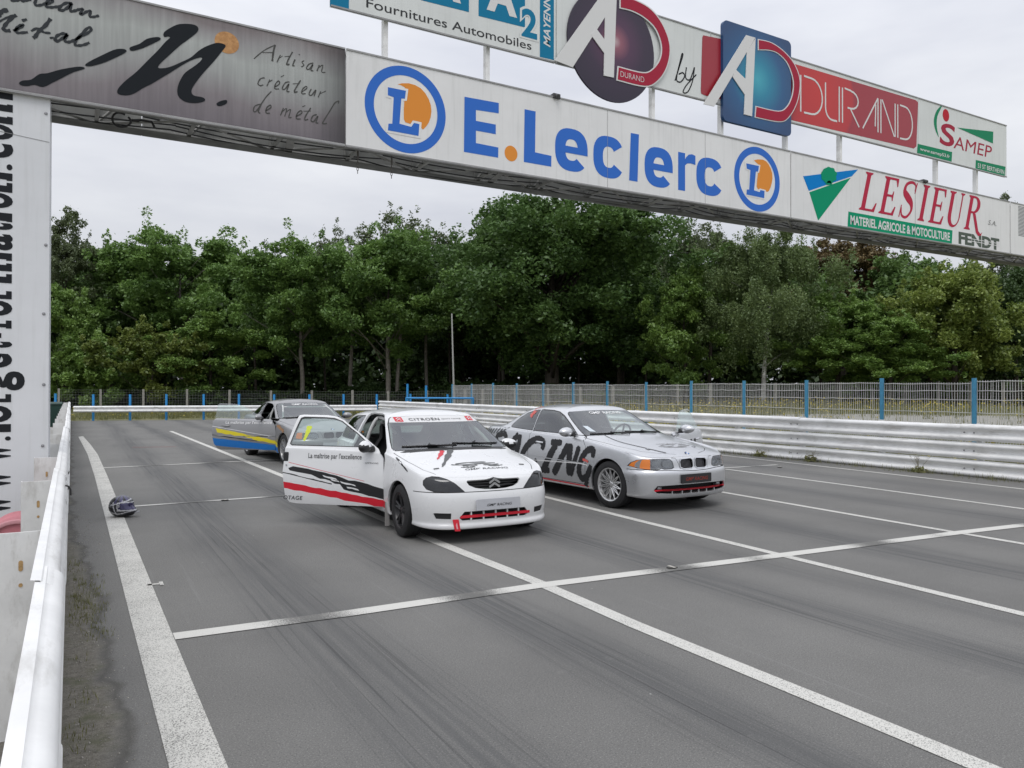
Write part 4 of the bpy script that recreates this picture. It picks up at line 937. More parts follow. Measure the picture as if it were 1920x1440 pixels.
# SAMEP
s4 = panel('billboard', 'small white SAMEP sign with a green wedge, last of the upper row', (1719.5, 289), (1885, 333), upb, upt, SW2, 0)
art(s4, 'crescent', GRN2, lambda mb: mb.flat(spline(tr(z7, [(1466, 520), (1436, 548), (1421, 600), (1428, 650), (1448, 692), (1438, 640), (1440, 580)]), 4, True), on, LD + .002))
def f_rb(mb): c = z7(1487, 573); mb.flat(ell(c.x, c.z, .115, .128, 28), on, LD + .002)
art(s4, 'red_ball', RED, f_rb)
def f_sam(mb):
    letter(mb, 'S', z7, 1452, 1536, 1494, 618, 741, LD + .002, .02, shear=.1); a, b = z7(1528, 752), z7(1738, 806); t = z7(1528, 684); put_text(mb, 'AMEP', on, (a.x, (a.z + b.z) / 2 + .0, b.x, (a.z + b.z) / 2 + (t.z - a.z)), LD + .002, shear=.15)
art(s4, 'lettering', DRED, f_sam)
art(s4, 'wedge', GRN2, poly(z7, [(1548, 640), (1745, 662), (1743, 726)], LD + .004)); art(s4, 'green_box', GRN2, poly(z7, [(1333, 728), (1521, 773), (1518, 826), (1329, 778)], LD + .002)); art(s4, 'green_box', GRN2, poly(z7, [(1650, 816), (1812, 853), (1808, 907), (1648, 862)], LD + .002))
def f_sm(mb):
    for body, p0, p1, t0 in (('www.samep53.fr', (1345, 772), (1508, 810), (1345, 748)), ('53 ST BERTHEVIN', (1660, 860), (1804, 893), (1660, 835))):
        a, b, t = z7(*p0), z7(*p1), z7(*t0); put_text(mb, body, on, (a.x, (a.z + b.z) / 2, b.x, (a.z + b.z) / 2 + t.z - a.z), LD + .004, off=.012)
art(s4, 'lettering', WHT, f_sm)
# ------------------------------------------------------------------ cars: lofted body shells, cut into panels
def blend_cols(v, N, a=3, b=6, c=None, d=None):
    """values for front / side / rear spread over the columns of a half loop"""
    c = N - 6 if c is None else c; d = N - 3 if d is None else d; f, s, r = v
    o = []
    for k in range(N):
        if k <= a: o.append(f)
        elif k < b: t = (k - a) / (b - a); t = t * t * (3 - 2 * t); o.append(f + (s - f) * t)
        elif k <= c: o.append(s)
        elif k < d: t = (k - c) / (d - c); t = t * t * (3 - 2 * t); o.append(s + (r - s) * t)
        else: o.append(r)
    return np.array(o)
class Shell:
    def __init__(s, sp, level=3):
        w = np.array(sp['waist'], float); N = len(w); s.N = N
        ext = np.vstack([w[1] * [1, -1], w, w[-2] * [1, -1]]); tg = ext[2:] - ext[:-2]; nr = np.stack([-tg[:, 1], tg[:, 0]], 1); nr /= np.linalg.norm(nr, axis=1)[:, None]
        nr *= np.sign((nr * (w - w.mean(0) * [1, 0])).sum(1))[:, None]
        rows = []
        for ins, z in sp['lower']:
            i = blend_cols(ins, N) if len(ins) == 3 else np.array(ins); zz = blend_cols(z, N) if len(z) == 3 else np.array(z)
            p = w - nr * i[:, None]; p[0, 1] = p[-1, 1] = 0; rows.append(np.column_stack([p, zz]))
        r8, r11, r13 = (np.array(sp[k], float) for k in ('edge', 'base', 'rail'))
        rows.append(r8)
        hb = blend_cols(sp.get('bulge', (.02, .0, .01)), N)
        for t in (.27, .64):
            q = r8 + (r11 - r8) * t; q[:, 2] += hb * 4 * t * (1 - t); rows.append(q)
        rows.append(r11)
        q = (r11 + r13) / 2; out = r13[:, :2] - r11[:, :2]; l = np.linalg.norm(out, axis=1)[:, None] + 1e-6; q[:, :2] -= out / l * .016; rows.append(q)
        rows.append(r13)
        c = sp['crown']; q = r13.copy(); cx = (r13[0, 0] + r13[-1, 0]) / 2
        ti = .055; nn = np.vstack([r13[1] * [1, -1, 1], r13, r13[-2] * [1, -1, 1]])[:, :2]; tg = nn[2:] - nn[:-2]; n2 = np.stack([-tg[:, 1], tg[:, 0]], 1); n2 /= np.linalg.norm(n2, axis=1)[:, None]; n2 *= np.sign((n2 * (r13[:, :2] - [cx, 0])).sum(1))[:, None]
        q[:, :2] -= n2 * ti; q[0, 1] = q[-1, 1] = 0; q[:, 2] = r13[:, 2] + .036; rows.append(q)
        q2 = q.copy(); q2[:, 1] *= .5; q2[:, 0] = cx + (q2[:, 0] - cx) * .78; q2[:, 2] = [c(x) for x in q2[:, 0]]; rows.append(q2)
        ring = [(k, 1) for k in range(N)] + [(k, -1) for k in range(N - 2, 0, -1)]; n = len(ring); V = []
        for r in rows:
            for k, m in ring: V.append((r[k, 0], r[k, 1] * m, r[k, 2]))
        F = [(j * n + i, j * n + (i + 1) % n, (j + 1) * n + (i + 1) % n, (j + 1) * n + i) for j in range(len(rows) - 1) for i in range(n)]
        b = (len(rows) - 1) * n; L_ = lambda k: b + k; R_ = lambda k: b + (n - k) % n
        for k in range(N - 1):
            f = [L_(k), L_(k + 1), R_(k + 1), R_(k)]; f = [v for i, v in enumerate(f) if v not in f[:i]]; F.append(tuple(f))
        me = bpy.data.meshes.new('t'); me.from_pydata(V, [], F); ob = link(bpy.data.objects.new('t', me)); sb = ob.modifiers.new('s', 'SUBSURF'); sb.levels = level; sb.render_levels = level
        dg = bpy.context.evaluated_depsgraph_get(); ev = ob.evaluated_get(dg); s.bm = bmesh.new(); s.bm.from_mesh(ev.to_mesh()); ev.to_mesh_clear(); bpy.data.objects.remove(ob); bpy.data.meshes.remove(me)
        bmesh.ops.recalc_face_normals(s.bm, faces=s.bm.faces); s.bm.normal_update()
        top = max(s.bm.faces, key=lambda f: f.calc_center_median().z)
        if top.normal.z < 0: bmesh.ops.reverse_faces(s.bm, faces=s.bm.faces[:]); s.bm.normal_update()
        s.lab = s.bm.faces.layers.int.new('lab'); s.mt = s.bm.faces.layers.int.new('mt'); s.names = ['body', 'gone', 'gap']
        s.bvh = BVHTree.FromBMesh(s.bm)
    def idx(s, n):
        if n not in s.names: s.names.append(n)
        return s.names.index(n)
    def cut(s, poly, ax, filt, closed=True):
        i, j = ax; P = [tuple(p) for p in poly]; us = [p[0] for p in P]; vs = [p[1] for p in P]; e = .002
        u0, u1, v0, v1 = min(us) - e, max(us) + e, min(vs) - e, max(vs) + e
        def bb(f):
            a = [v.co[i] for v in f.verts]; b = [v.co[j] for v in f.verts]; return min(a), max(a), min(b), max(b)
        cand = {}
        for f in s.bm.faces:
            c = f.verts[0].co
            if c[i] < u0 - .15 or c[i] > u1 + .15 or c[j] < v0 - .15 or c[j] > v1 + .15: continue
            if not filt(f.calc_center_median(), f.normal): continue
            q = bb(f)
            if q[0] <= u1 and q[1] >= u0 and q[2] <= v1 and q[3] >= v0: cand[f] = q
        for k in range(len(P) if closed else len(P) - 1):
            a, b = P[k], P[(k + 1) % len(P)]
            s0, s1, t0, t1 = min(a[0], b[0]) - e, max(a[0], b[0]) + e, min(a[1], b[1]) - e, max(a[1], b[1]) + e
            sel = [f for f, q in cand.items() if q[0] <= s1 and q[1] >= s0 and q[2] <= t1 and q[3] >= t0]
            if not sel or (abs(a[0] - b[0]) + abs(a[1] - b[1])) < 1e-6: continue
            n = [0, 0, 0]; n[i] = b[1] - a[1]; n[j] = -(b[0] - a[0]); co = [0, 0, 0]; co[i] = a[0]; co[j] = a[1]
            geom = list(sel) + list({e_ for f in sel for e_ in f.edges}) + list({v for f in sel for v in f.verts})
            r = bmesh.ops.bisect_plane(s.bm, geom=geom, dist=2e-5, plane_co=co, plane_no=n)
            for f in sel: cand.pop(f, None)
            for g in r['geom']:
                if isinstance(g, bmesh.types.BMFace): cand[g] = bb(g)
    def mark(s, poly, ax, filt, name=None, mt=None, only=None, cut=True):
        if cut: s.cut(poly, ax, filt)
        i, j = ax; ins = inside(poly); us = [p[0] for p in poly]; vs = [p[1] for p in poly]; b = (min(us), max(us), min(vs), max(vs)); only = None if only is None else [s.idx(o) for o in only]
        li = None if name is None else s.idx(name)
        for f in s.bm.faces:
            c = f.calc_center_median()
            if not (b[0] <= c[i] <= b[1] and b[2] <= c[j] <= b[3]) or not filt(c, f.normal): continue
            if only is not None and f[s.lab] not in only: continue
            if ins(c[i], c[j]):
                if li is not None: f[s.lab] = li
                if mt is not None: f[s.mt] = mt
    def seam(s, pts, ax, filt, w=.007, closed=False, name='gap', only=None):
        """narrow dark joint along a line"""
        if closed: pts = pts + [pts[0]]
        n = len(pts); A = []; B = []
        for k in range(n):
            a, b = pts[max(k - 1, 0)], pts[min(k + 1, n - 1)]
            if closed and k in (0, n - 1): a, b = pts[-2], pts[1]
            l = math.hypot(b[0] - a[0], b[1] - a[1]) or 1; nx, ny = -(b[1] - a[1]) / l * w / 2, (b[0] - a[0]) / l * w / 2
            A.append((pts[k][0] + nx, pts[k][1] + ny)); B.append((pts[k][0] - nx, pts[k][1] - ny))
        if closed: s.cut(A[:-1], ax, filt); s.cut(B[:-1], ax, filt)
        else: s.cut(A + B[::-1], ax, filt)
        for k in range(n - 1):
            s.mark([A[k], A[k + 1], B[k + 1], B[k]], ax, filt, name, only=only, cut=False)
    def emit(s, label, name, mats, parent, org=(0, 0, 0), flange=0.0, fl_mat=None, lift=0.0, inner=None):
        li = s.idx(label); fs = [f for f in s.bm.faces if f[s.lab] == li]
        if not fs: return None
        vs = {}; V = []; NN = []; F = []; I = []; o = Vector(org)
        for f in fs:
            t = []
            for v in f.verts:
                if v not in vs: vs[v] = len(V); V.append(v.co - o + v.normal * lift); NN.append(v.normal.copy())
                t.append(vs[v])
            F.append(t); I.append(f[s.mt])
        mats = list(mats) if isinstance(mats, (list, tuple)) else [mats]
        if flange:
            if fl_mat is not None: mats.append(fl_mat)
            k = len(mats) - 1 if fl_mat is not None else 0; st = set(fs)
            for f in fs:
                for lp in f.loops:
                    e = lp.edge
                    if sum(1 for g in e.link_faces if g in st) == 1:
                        a, b = lp.vert, lp.link_loop_next.vert; i0 = len(V)
                        for v, m in ((a, 0), (a, 1), (b, 1), (b, 0)): V.append(v.co - o - v.normal * flange * m); NN.append(v.normal.copy())
                        F.append([i0, i0 + 1, i0 + 2, i0 + 3]); I.append(k)
                        nrm = (V[i0 + 1] - V[i0]).cross(V[i0 + 3] - V[i0])
                        for q in range(4): NN[i0 + q] = nrm.normalized() if nrm.length > 0 else NN[i0 + q]
        if inner is not None:
            mats.append(inner); k = len(mats) - 1; i0 = len(V); m = {}
            for f in fs:
                t = []
                for v in f.verts:
                    if v not in m: m[v] = len(V); V.append(v.co - o - v.normal * flange); NN.append(-v.normal)
                    t.append(m[v])
                F.append(t[::-1]); I.append(k)
        me = bpy.data.meshes.new(name); me.from_pydata([tuple(v) for v in V], [], F)
        for m in mats: me.materials.append(m)
        me.polygons.foreach_set('material_index', I); me.shade_smooth(); me.update()
        me.normals_split_custom_set_from_vertices([tuple(n) for n in NN])
        ob = link(bpy.data.objects.new(name, me)); ob.location = o
        if parent: ob.parent = parent
        return ob
    def drop(s):
        li = s.idx('gone'); bmesh.ops.delete(s.bm, geom=[f for f in s.bm.faces if f[s.lab] == li], context='FACES'); s.bm.normal_update()
    # carry flat art onto the skin
    def hit(s, o, d, lift):
        p, n, i, _ = s.bvh.ray_cast(Vector(o), Vector(d))
        if p is None: return Vector(o) + Vector(d) * 1.2
        if n.dot(Vector(d)) > 0: n = -n
        return p + n * lift
    def side(s, sg): return lambda u, v, d: s.hit((u, sg * 2.5, v), (0, -sg, 0), d)
    def front(s): return lambda u, v, d: s.hit((4, u, v), (-1, 0, 0), d)
    def top(s): return lambda u, v, d: s.hit((-v, u, 4), (0, 0, -1), d)      # u to the car's left, v towards the tail

def circ(cx, cz, r, n=36): return ell(cx, cz, r, r, n)
RUBBER = mat('tyre_rubber', (.016, .016, .017), .75, noise=.2, nscale=12, bump=.1, bscale=60)
DARK = mat('car_dark', (.012, .012, .013), .65); TRIM = mat('black_trim', (.018, .018, .019), .45); GAPM = mat('panel_gap', (.010, .010, .011), .8)
CHROME = mat('chrome', (.75, .76, .78), .12, metal=1.0); SEATM = mat('seat_cloth', (.018, .018, .02), .9); CAGEM = mat('cage_white', (.62, .62, .61), .45)
GLASSM = glass('car_glass', (.60, .72, .68), .11, .015); GLASS_CL = glass('side_glass', (.72, .84, .80), .10, .01); LENS = glass('lamp_lens', (.85, .88, .9), .10, .03); LENS_DK = glass('smoked_lens', (.045, .05, .06), .03, .05)
REDP = mat('decal_red', (.62, .012, .03), .4); BLKP = mat('decal_black', (.012, .012, .014), .45); GRYP = mat('decal_grey', (.10, .105, .105), .5); WHTP = mat('decal_white', (.78, .78, .78), .45)
def paint(name, col, metal=0.0, rough=.3, flake=0.0, dirt=True):
    if name in MATS: return MATS[name]
    m = mat(name, col, rough, metal, coat=.6)
    t = m.node_tree; b = t.nodes['Principled BSDF']; b.inputs['Coat Roughness'].default_value = .05; N = t.nodes.new; K = t.links.new
    co = N('ShaderNodeTexCoord'); n = N('ShaderNodeTexNoise'); n.inputs['Scale'].default_value = 3.5; n.inputs['Detail'].default_value = 7; n.inputs['Roughness'].default_value = .7
    K(co.outputs['Object'], n.inputs[0]); sx = N('ShaderNodeSeparateXYZ'); K(co.outputs['Object'], sx.inputs[0])
    mr = N('ShaderNodeMapRange'); K(n.outputs[0], mr.inputs[0]); mr.inputs[1].default_value = .3; mr.inputs[2].default_value = .75; mr.inputs[3].default_value = rough * .8; mr.inputs[4].default_value = rough * 1.5
    K(mr.outputs[0], b.inputs['Roughness'])
    if dirt:                                                       # road film thrown up low on the body
        z = N('ShaderNodeMapRange'); K(sx.outputs[2], z.inputs[0]); z.inputs[1].default_value = .15; z.inputs[2].default_value = .55; z.inputs[3].default_value = .42; z.inputs[4].default_value = .0
        mu = N('ShaderNodeMath'); mu.operation = 'MULTIPLY'; K(z.outputs[0], mu.inputs[0]); K(n.outputs[0], mu.inputs[1])
        mx = N('ShaderNodeMix'); mx.data_type = 'RGBA'; K(mu.outputs[0], mx.inputs[0]); mx.inputs[6].default_value = (*col, 1); mx.inputs[7].default_value = (.20, .19, .175, 1); K(mx.outputs[2], b.inputs['Base Color'])
    return m
def wheel(car, x, y, r, w, style, rim_m, steer=0.0, rr=.19):
    """tyre (with the rim as its sub-part); y sign gives the outer side"""
    sg = 1 if y > 0 else -1; Mx = Matrix.Translation((0, 0, 0)) @ Matrix.Rotation(-sg * pi / 2, 4, 'X')
    mb = MB(); h = w / 2
    mb.lathe([(rr, -h * .9), (r - .03, -h), (r - .006, -h * .85), (r, -h * .6), (r - .004, -h * .58), (r - .004, -h * .52), (r, -h * .5), (r, -.012), (r - .005, -.01), (r - .005, .01), (r, .012), (r, h * .5), (r - .004, h * .52), (r - .004, h * .58), (r, h * .6), (r - .006, h * .85), (r - .03, h), (rr + .012, h * .98), (rr, h * .86)], 48, Mx)
    o = mb.build('wheel', RUBBER, car, smooth=True); o.location = (x, y - sg * h, r); o.rotation_euler = (0, 0, steer)
    mb = MB()
    mb.lathe([(rr - .004, -h * .8), (rr - .02, -h * .5), (rr - .03, h * .3), (rr - .012, h * .72), (rr + .004, h * .86), (rr + .002, h * .95), (rr - .012, h * .88), (rr - .018, h * .70)], 48, Mx)
    mb.lathe([(0, -h * .2), (rr - .03, -h * .25)], 32, Mx, 1)                         # dark well behind the spokes
    mb.lathe([(0, -.01), (rr * .62, -.012), (rr * .62, .0)], 32, Mx, 1)
    def pt(rad, a, z): return Mx @ Vector((rad * cos(a), rad * sin(a), z))
    if style == 'five':
        for k in range(5):
            a = 2 * pi * k / 5 + .3
            for da in (-.13, .13):
                mb.tube([pt(.045, a + da * 2.2, h * .55), pt(rr * .55, a + da * 1.1, h * .66), pt(rr - .012, a + da * 1.3, h * .74)], [.017, .014, .013], 6)
    else:
        for k in range(28 if style == 'cross' else 20):
            a = 2 * pi * (k // 2) / (14 if style == 'cross' else 10); tw = .24 if k % 2 else -.24
            mb.tube([pt(.05, a, h * .62), pt(rr * .6, a + tw * .55, h * .70), pt(rr - .012, a + tw, h * .78)], [.0085, .0075, .0085], 5)
    mb.lathe([(0, h * .70), (.028, h * .69), (.034, h * .64), (.055, h * .60), (.06, h * .5)], 20, Mx)
    for k in range(5):
        a = 2 * pi * k / 5; mb.lathe([(0, h * .66), (.008, h * .65), (.009, h * .56)], 6, Mx @ Matrix.Translation((.042 * cos(a), .042 * sin(a), 0)), 1)
    mb.build('rim', [rim_m, DARK], o, smooth=True)
    return o
def arch_liner(car, x, r, y0, y1, zc):
    mb = MB(); n = 24; V = []
    for y in (y0, y1):
        for k in range(n + 1):
            a = -.35 + (pi + .7) * k / n; V.append((x + r * cos(a), y, zc + r * sin(a)))
    mb.add(V, [(k, k + 1, n + 2 + k, n + 1 + k) for k in range(n)]); mb.add([V[k] for k in range(n + 1)], [tuple(range(n + 1))])
    return mb.build('wheel_arch', DARK, car, smooth=True)
def seat(car, x, y, z, m, bucket=False):
    w = .25; pr = [(0.0, 0), (.10, .0), (.14, .06), (.10, .12), (.0, .13)]
    mb = MB()
    def padded(pts, hw, t):
        n = len(pts); V = []
        for (px, pz, ww) in pts:
            for q in range(9):
                a = (q / 8 - .5) * 2; V.append((px + t * (abs(a) ** 3) * .9, a * hw * ww, pz + (0)))
        mb.add(V, [(k * 9 + q, k * 9 + q + 1, k * 9 + q + 10, k * 9 + q + 9) for k in range(n - 1) for q in range(8)])
        W_ = [(px - .11, py, pz) for (px, py, pz) in V]; mb.add(W_, [(k * 9 + q + 9, k * 9 + q + 10, k * 9 + q + 1, k * 9 + q) for k in range(n - 1) for q in range(8)])
        ed = [k * 9 for k in range(n)]; i0 = len(mb.V) - 2 * len(V)
        rim_ = [k * 9 for k in range(n)] + [(n - 1) * 9 + q for q in range(1, 9)] + [k * 9 + 8 for k in range(n - 2, -1, -1)] + [q for q in range(7, 0, -1)]
        for a_, b_ in zip(rim_, rim_[1:] + rim_[:1]): mb.F.append((i0 + a_, i0 + b_, i0 + len(V) + b_, i0 + len(V) + a_)); mb.I.append(0)
    padded([(-.10, .10, .95), (-.13, .20, 1), (-.20, .40, 1.02), (-.27, .58, .98), (-.30, .66, .72), (-.32, .72, .52), (-.345, .86, .48), (-.35, .89, .40)], w, .11)
    b = mb.build('seat', m, car, smooth='all'); b.location = (x, y, z)
    mb = MB(); V = []
    for k, (px, pz) in enumerate(((-.14, .12), (.0, .10), (.25, .13), (.36, .14), (.40, .10))):
        for q in range(9): a = (q / 8 - .5) * 2; V.append((px, a * w, pz + .06 * abs(a) ** 3))
    mb.add(V, [(k * 9 + q, k * 9 + q + 9, k * 9 + q + 10, k * 9 + q + 1) for k in range(4) for q in range(8)]); mb.box((-.14, -w, -.02), (.38, w, .09))
    c = mb.build('seat_cushion', m, b, smooth=True)
    return b
def tie(o, par): o.parent = par; return o

# ---------- white three-door hatchback
SAXO = dict(
    waist=[(.715, 0), (.708, .24), (.68, .44), (.61, .61), (.47, .735), (.30, .785), (0, .80), (-.36, .80), (-.95, .803), (-1.62, .80), (-2.08, .80), (-2.385, .79), (-2.70, .75), (-2.90, .62), (-2.985, .38), (-3.01, 0)],
    lower=[((.20, .14, .2), (.165, .20, .26)), ((.022, .035, .03), (.15, .19, .25)), ((.0, .02, .02), (.163, .20, .262)), ((.002, .016, .01), (.200, .215, .28)), ((.020, .012, .01), (.216, .23, .29)), ((.014, .004, .0), (.26, .30, .36)), ((.0, .0, .0), (.36, .40, .46)), ((.004, .0, .01), (.485, .50, .55)), ((.020, .0, .02), (.53, .545, .60)), ((.034, .004, .04), (.585, .64, .68)), ((.052, .026, .045), (.650, .80, .82))],
    edge=[(.63, 0, .688), (.622, .24, .688), (.59, .43, .688), (.525, .58, .695), (.40, .69, .716), (.275, .74, .748), (0, .762, .806), (-.40, .768, .858), (-.95, .768, .888), (-1.62, .77, .90), (-2.08, .765, .905), (-2.385, .75, .908), (-2.68, .71, .905), (-2.86, .60, .89), (-2.945, .36, .885), (-2.965, 0, .88)],
    base=[(-.27, 0, .912), (-.28, .25, .909), (-.305, .46, .900), (-.345, .62, .888), (-.40, .718, .878), (-.46, .738, .880), (-.57, .745, .888), (-.74, .745, .900), (-1.05, .745, .912), (-1.62, .745, .922), (-2.05, .735, .93), (-2.35, .715, .935), (-2.6, .675, .935), (-2.755, .60, .925), (-2.82, .36, .92), (-2.84, 0, .92)],
    rail=[(-.99, 0, 1.285), (-.995, .2, 1.283), (-1.005, .37, 1.278), (-1.02, .48, 1.270), (-1.045, .545, 1.262), (-1.08, .570, 1.258), (-1.16, .585, 1.26), (-1.30, .592, 1.266), (-1.5, .595, 1.270), (-1.75, .592, 1.272), (-2.05, .583, 1.262), (-2.3, .57, 1.245), (-2.5, .545, 1.225), (-2.61, .48, 1.212), (-2.66, .30, 1.218), (-2.675, 0, 1.222)],
    crown=lambda x: 1.352 - .062 * (x + 1.62) ** 2, bulge=(.014, 0, .006))
R_side = lambda c, n: c.y < -.3 and abs(n.y) > .2
L_side = lambda c, n: c.y > .3 and abs(n.y) > .2
B_side = lambda c, n: abs(c.y) > .3 and abs(n.y) > .25
def mir(p): return [(-u, v) for u, v in p][::-1]
def place(root, x, y, th): root.location = (x, y, 0); root.rotation_euler = (0, 0, th - pi / 2)
def side_px(pose, pts, yp):
    """picture points to the (x, z) of a flat side at y = yp of a car standing at pose"""
    X, Y, th = pose; f = Vector((sin(th), -cos(th), 0)); l = Vector((cos(th), sin(th), 0)); o = Vector((X, Y, 0)) + l * yp; out = []
    for px, py in pts:
        d = ray(px, py); t = (o - Vector((0, 0, CAM_H))).dot(l) / d.dot(l); p = Vector((0, 0, CAM_H)) + d * t - o; out.append((p.dot(f), p.z))
    return out
def rough_line(pts, w, seed, n=8, amp=.18):
    r = random.Random(seed); q = spline(pts, n); m = len(q); ws = []
    for k in range(m):
        e = min(1, .62 + 4.0 * min(k, m - 1 - k) / m); ws.append(w * e * (1 + r.uniform(-amp, amp)))
    return q, ws
def wiper(car, f, p0, p1, p2):
    mb = MB(); a, b, c = (f(*p, .018) for p in (p0, p1, p2)); mb.tube([f(*p0, .006), a, a.lerp(b, .5) + Vector((.006, 0, .012)), (b + c) / 2 + Vector((.004, 0, .014))], [.011, .010, .008, .006], 6)
    n = 8; mb.tube([f(p1[0] + (p2[0] - p1[0]) * t, p1[1] + (p2[1] - p1[1]) * t, .008) for t in np.linspace(0, 1, n)], .008, 5)
    return mb.build('wiper', TRIM, car, smooth=True)
def mirror(par, org, pts, sg, paint_m, cap_split=True):
    """door mirror: an ovoid housing on a short foot"""
    base, cen = Vector(pts[0]) - Vector(org), Vector(pts[1]) - Vector(org)
    V = []; F = []; I = []; nu, nv = 16, 12
    for i in range(nv + 1):
        p = pi * i / nv
        for j in range(nu):
            a = 2 * pi * j / nu; x, y, z = sin(p) * cos(a), cos(p), sin(p) * sin(a)
            sx = .085 if x > 0 else .03
            V.append(cen + Vector((x * sx, y * .112, z * .070 * (1 - .15 * y * sg))))
    for i in range(nv):
        for j in range(nu):
            F.append((i * nu + j, i * nu + (j + 1) % nu, (i + 1) * nu + (j + 1) % nu, (i + 1) * nu + j)); c = sum((V[k] for k in F[-1]), Vector()) / 4 - cen; I.append(0 if (not cap_split or c.z > .004 + .25 * abs(c.y)) and c.x > -.01 else 1)
    mb = MB(); mb.V = [tuple(v) for v in V]; mb.F = F; mb.I = I
    mb.tube([base, base.lerp(cen, .5) + Vector((.0, 0, -.02)), cen + Vector((0, -sg * .05, -.03))], [.04, .03, .03], 8, 1)
    return mb.build('mirror', [paint_m, TRIM], par, smooth='all')
def interior(car, sp, belt, x_dash, w, cage=False, seats=((-1.35, .36), (-1.35, -.36)), wheel_y=.36, tail=-2.7):
    mb = MB()
    mb.prism([(x_dash + .05, .2), (tail, .24), (tail, .62), (tail + .35, .62), (tail + .40, .24), (x_dash, .22), (x_dash, .22)][:2] + [(tail, .3), (x_dash + .05, .27)], lambda u, v, d: (u, d, v), -w + .05, w - .05)
    mb.box((tail - .02, -w + .12, .25), (tail + .25, w - .12, .80)); mb.build('cabin_floor', DARK, car)
    mb = MB(); P = [(x_dash + .30, belt - .05), (x_dash + .12, belt - .018), (x_dash - .06, belt - .03), (x_dash - .15, belt - .09), (x_dash - .16, belt - .20), (x_dash - .06, belt - .34), (x_dash + .25, belt - .36)]
    mb.prism(P, lambda u, v, d: (u, d, v), -w + .10, w - .10); mb.prism([(x_dash - .02, belt - .02), (x_dash - .08, belt + .045), (x_dash - .16, belt + .03), (x_dash - .16, belt - .1)], lambda u, v, d: (u, d, v), wheel_y - .17, wheel_y + .17)
    mb.build('dashboard', mat('dash_plastic', (.03, .03, .032), .75), car, bevel=.02)
    c = Vector((x_dash - .40, wheel_y, belt - .03)); ax = Vector((.92, 0, -.38)).normalized(); u = Vector((0, 1, 0)); v = ax.cross(u)
    mb = MB(); mb.tube([c + (u * cos(t) + v * sin(t)) * .175 for t in np.linspace(0, 2 * pi, 29)], .015, 8)
    for t in (pi * .5, pi * 1.17, pi * 1.83): mb.beam(c + ax * .02, c + (u * cos(t) + v * sin(t)) * .17, .03, .008)
    mb.tube([c + ax * .02, c + ax * .34], .025, 8); mb.build('steering_wheel', DARK, car, smooth=True)
    for x, y in seats: seat(car, x, y, .26, SEATM)
    if cage:
        mb = MB(); zt = cage; r = .022
        for s in (-1, 1):
            mb.tube(spline([(-1.62, s * .66, .26), (-1.60, s * .64, .85), (-1.56, s * .54, zt - .10), (-1.55, s * .44, zt - .03)], 5), r, 8)
            mb.tube(spline([(-.62, s * .66, .3), (-.66, s * .64, .86), (-1.08, s * .51, zt - .11), (-1.30, s * .48, zt - .06), (-1.55, s * .47, zt - .045)], 5), r, 8)
            mb.tube([(-1.58, s * .52, zt - .12), (-2.45, s * .56, .72)], r, 8)
        mb.tube([(-1.55, -.44, zt - .03), (-1.55, .44, zt - .03)], r, 8); mb.tube([(-1.58, -.58, .75), (-1.58, .58, .75)], r, 8); mb.tube([(-1.6, .6, .35), (-1.56, -.45, zt - .1)], r, 8); mb.tube([(-1.06, -.50, zt - .11), (-1.06, .50, zt - .11)], r, 8)
        mb.build('roll_cage', CAGEM, car, smooth=True)

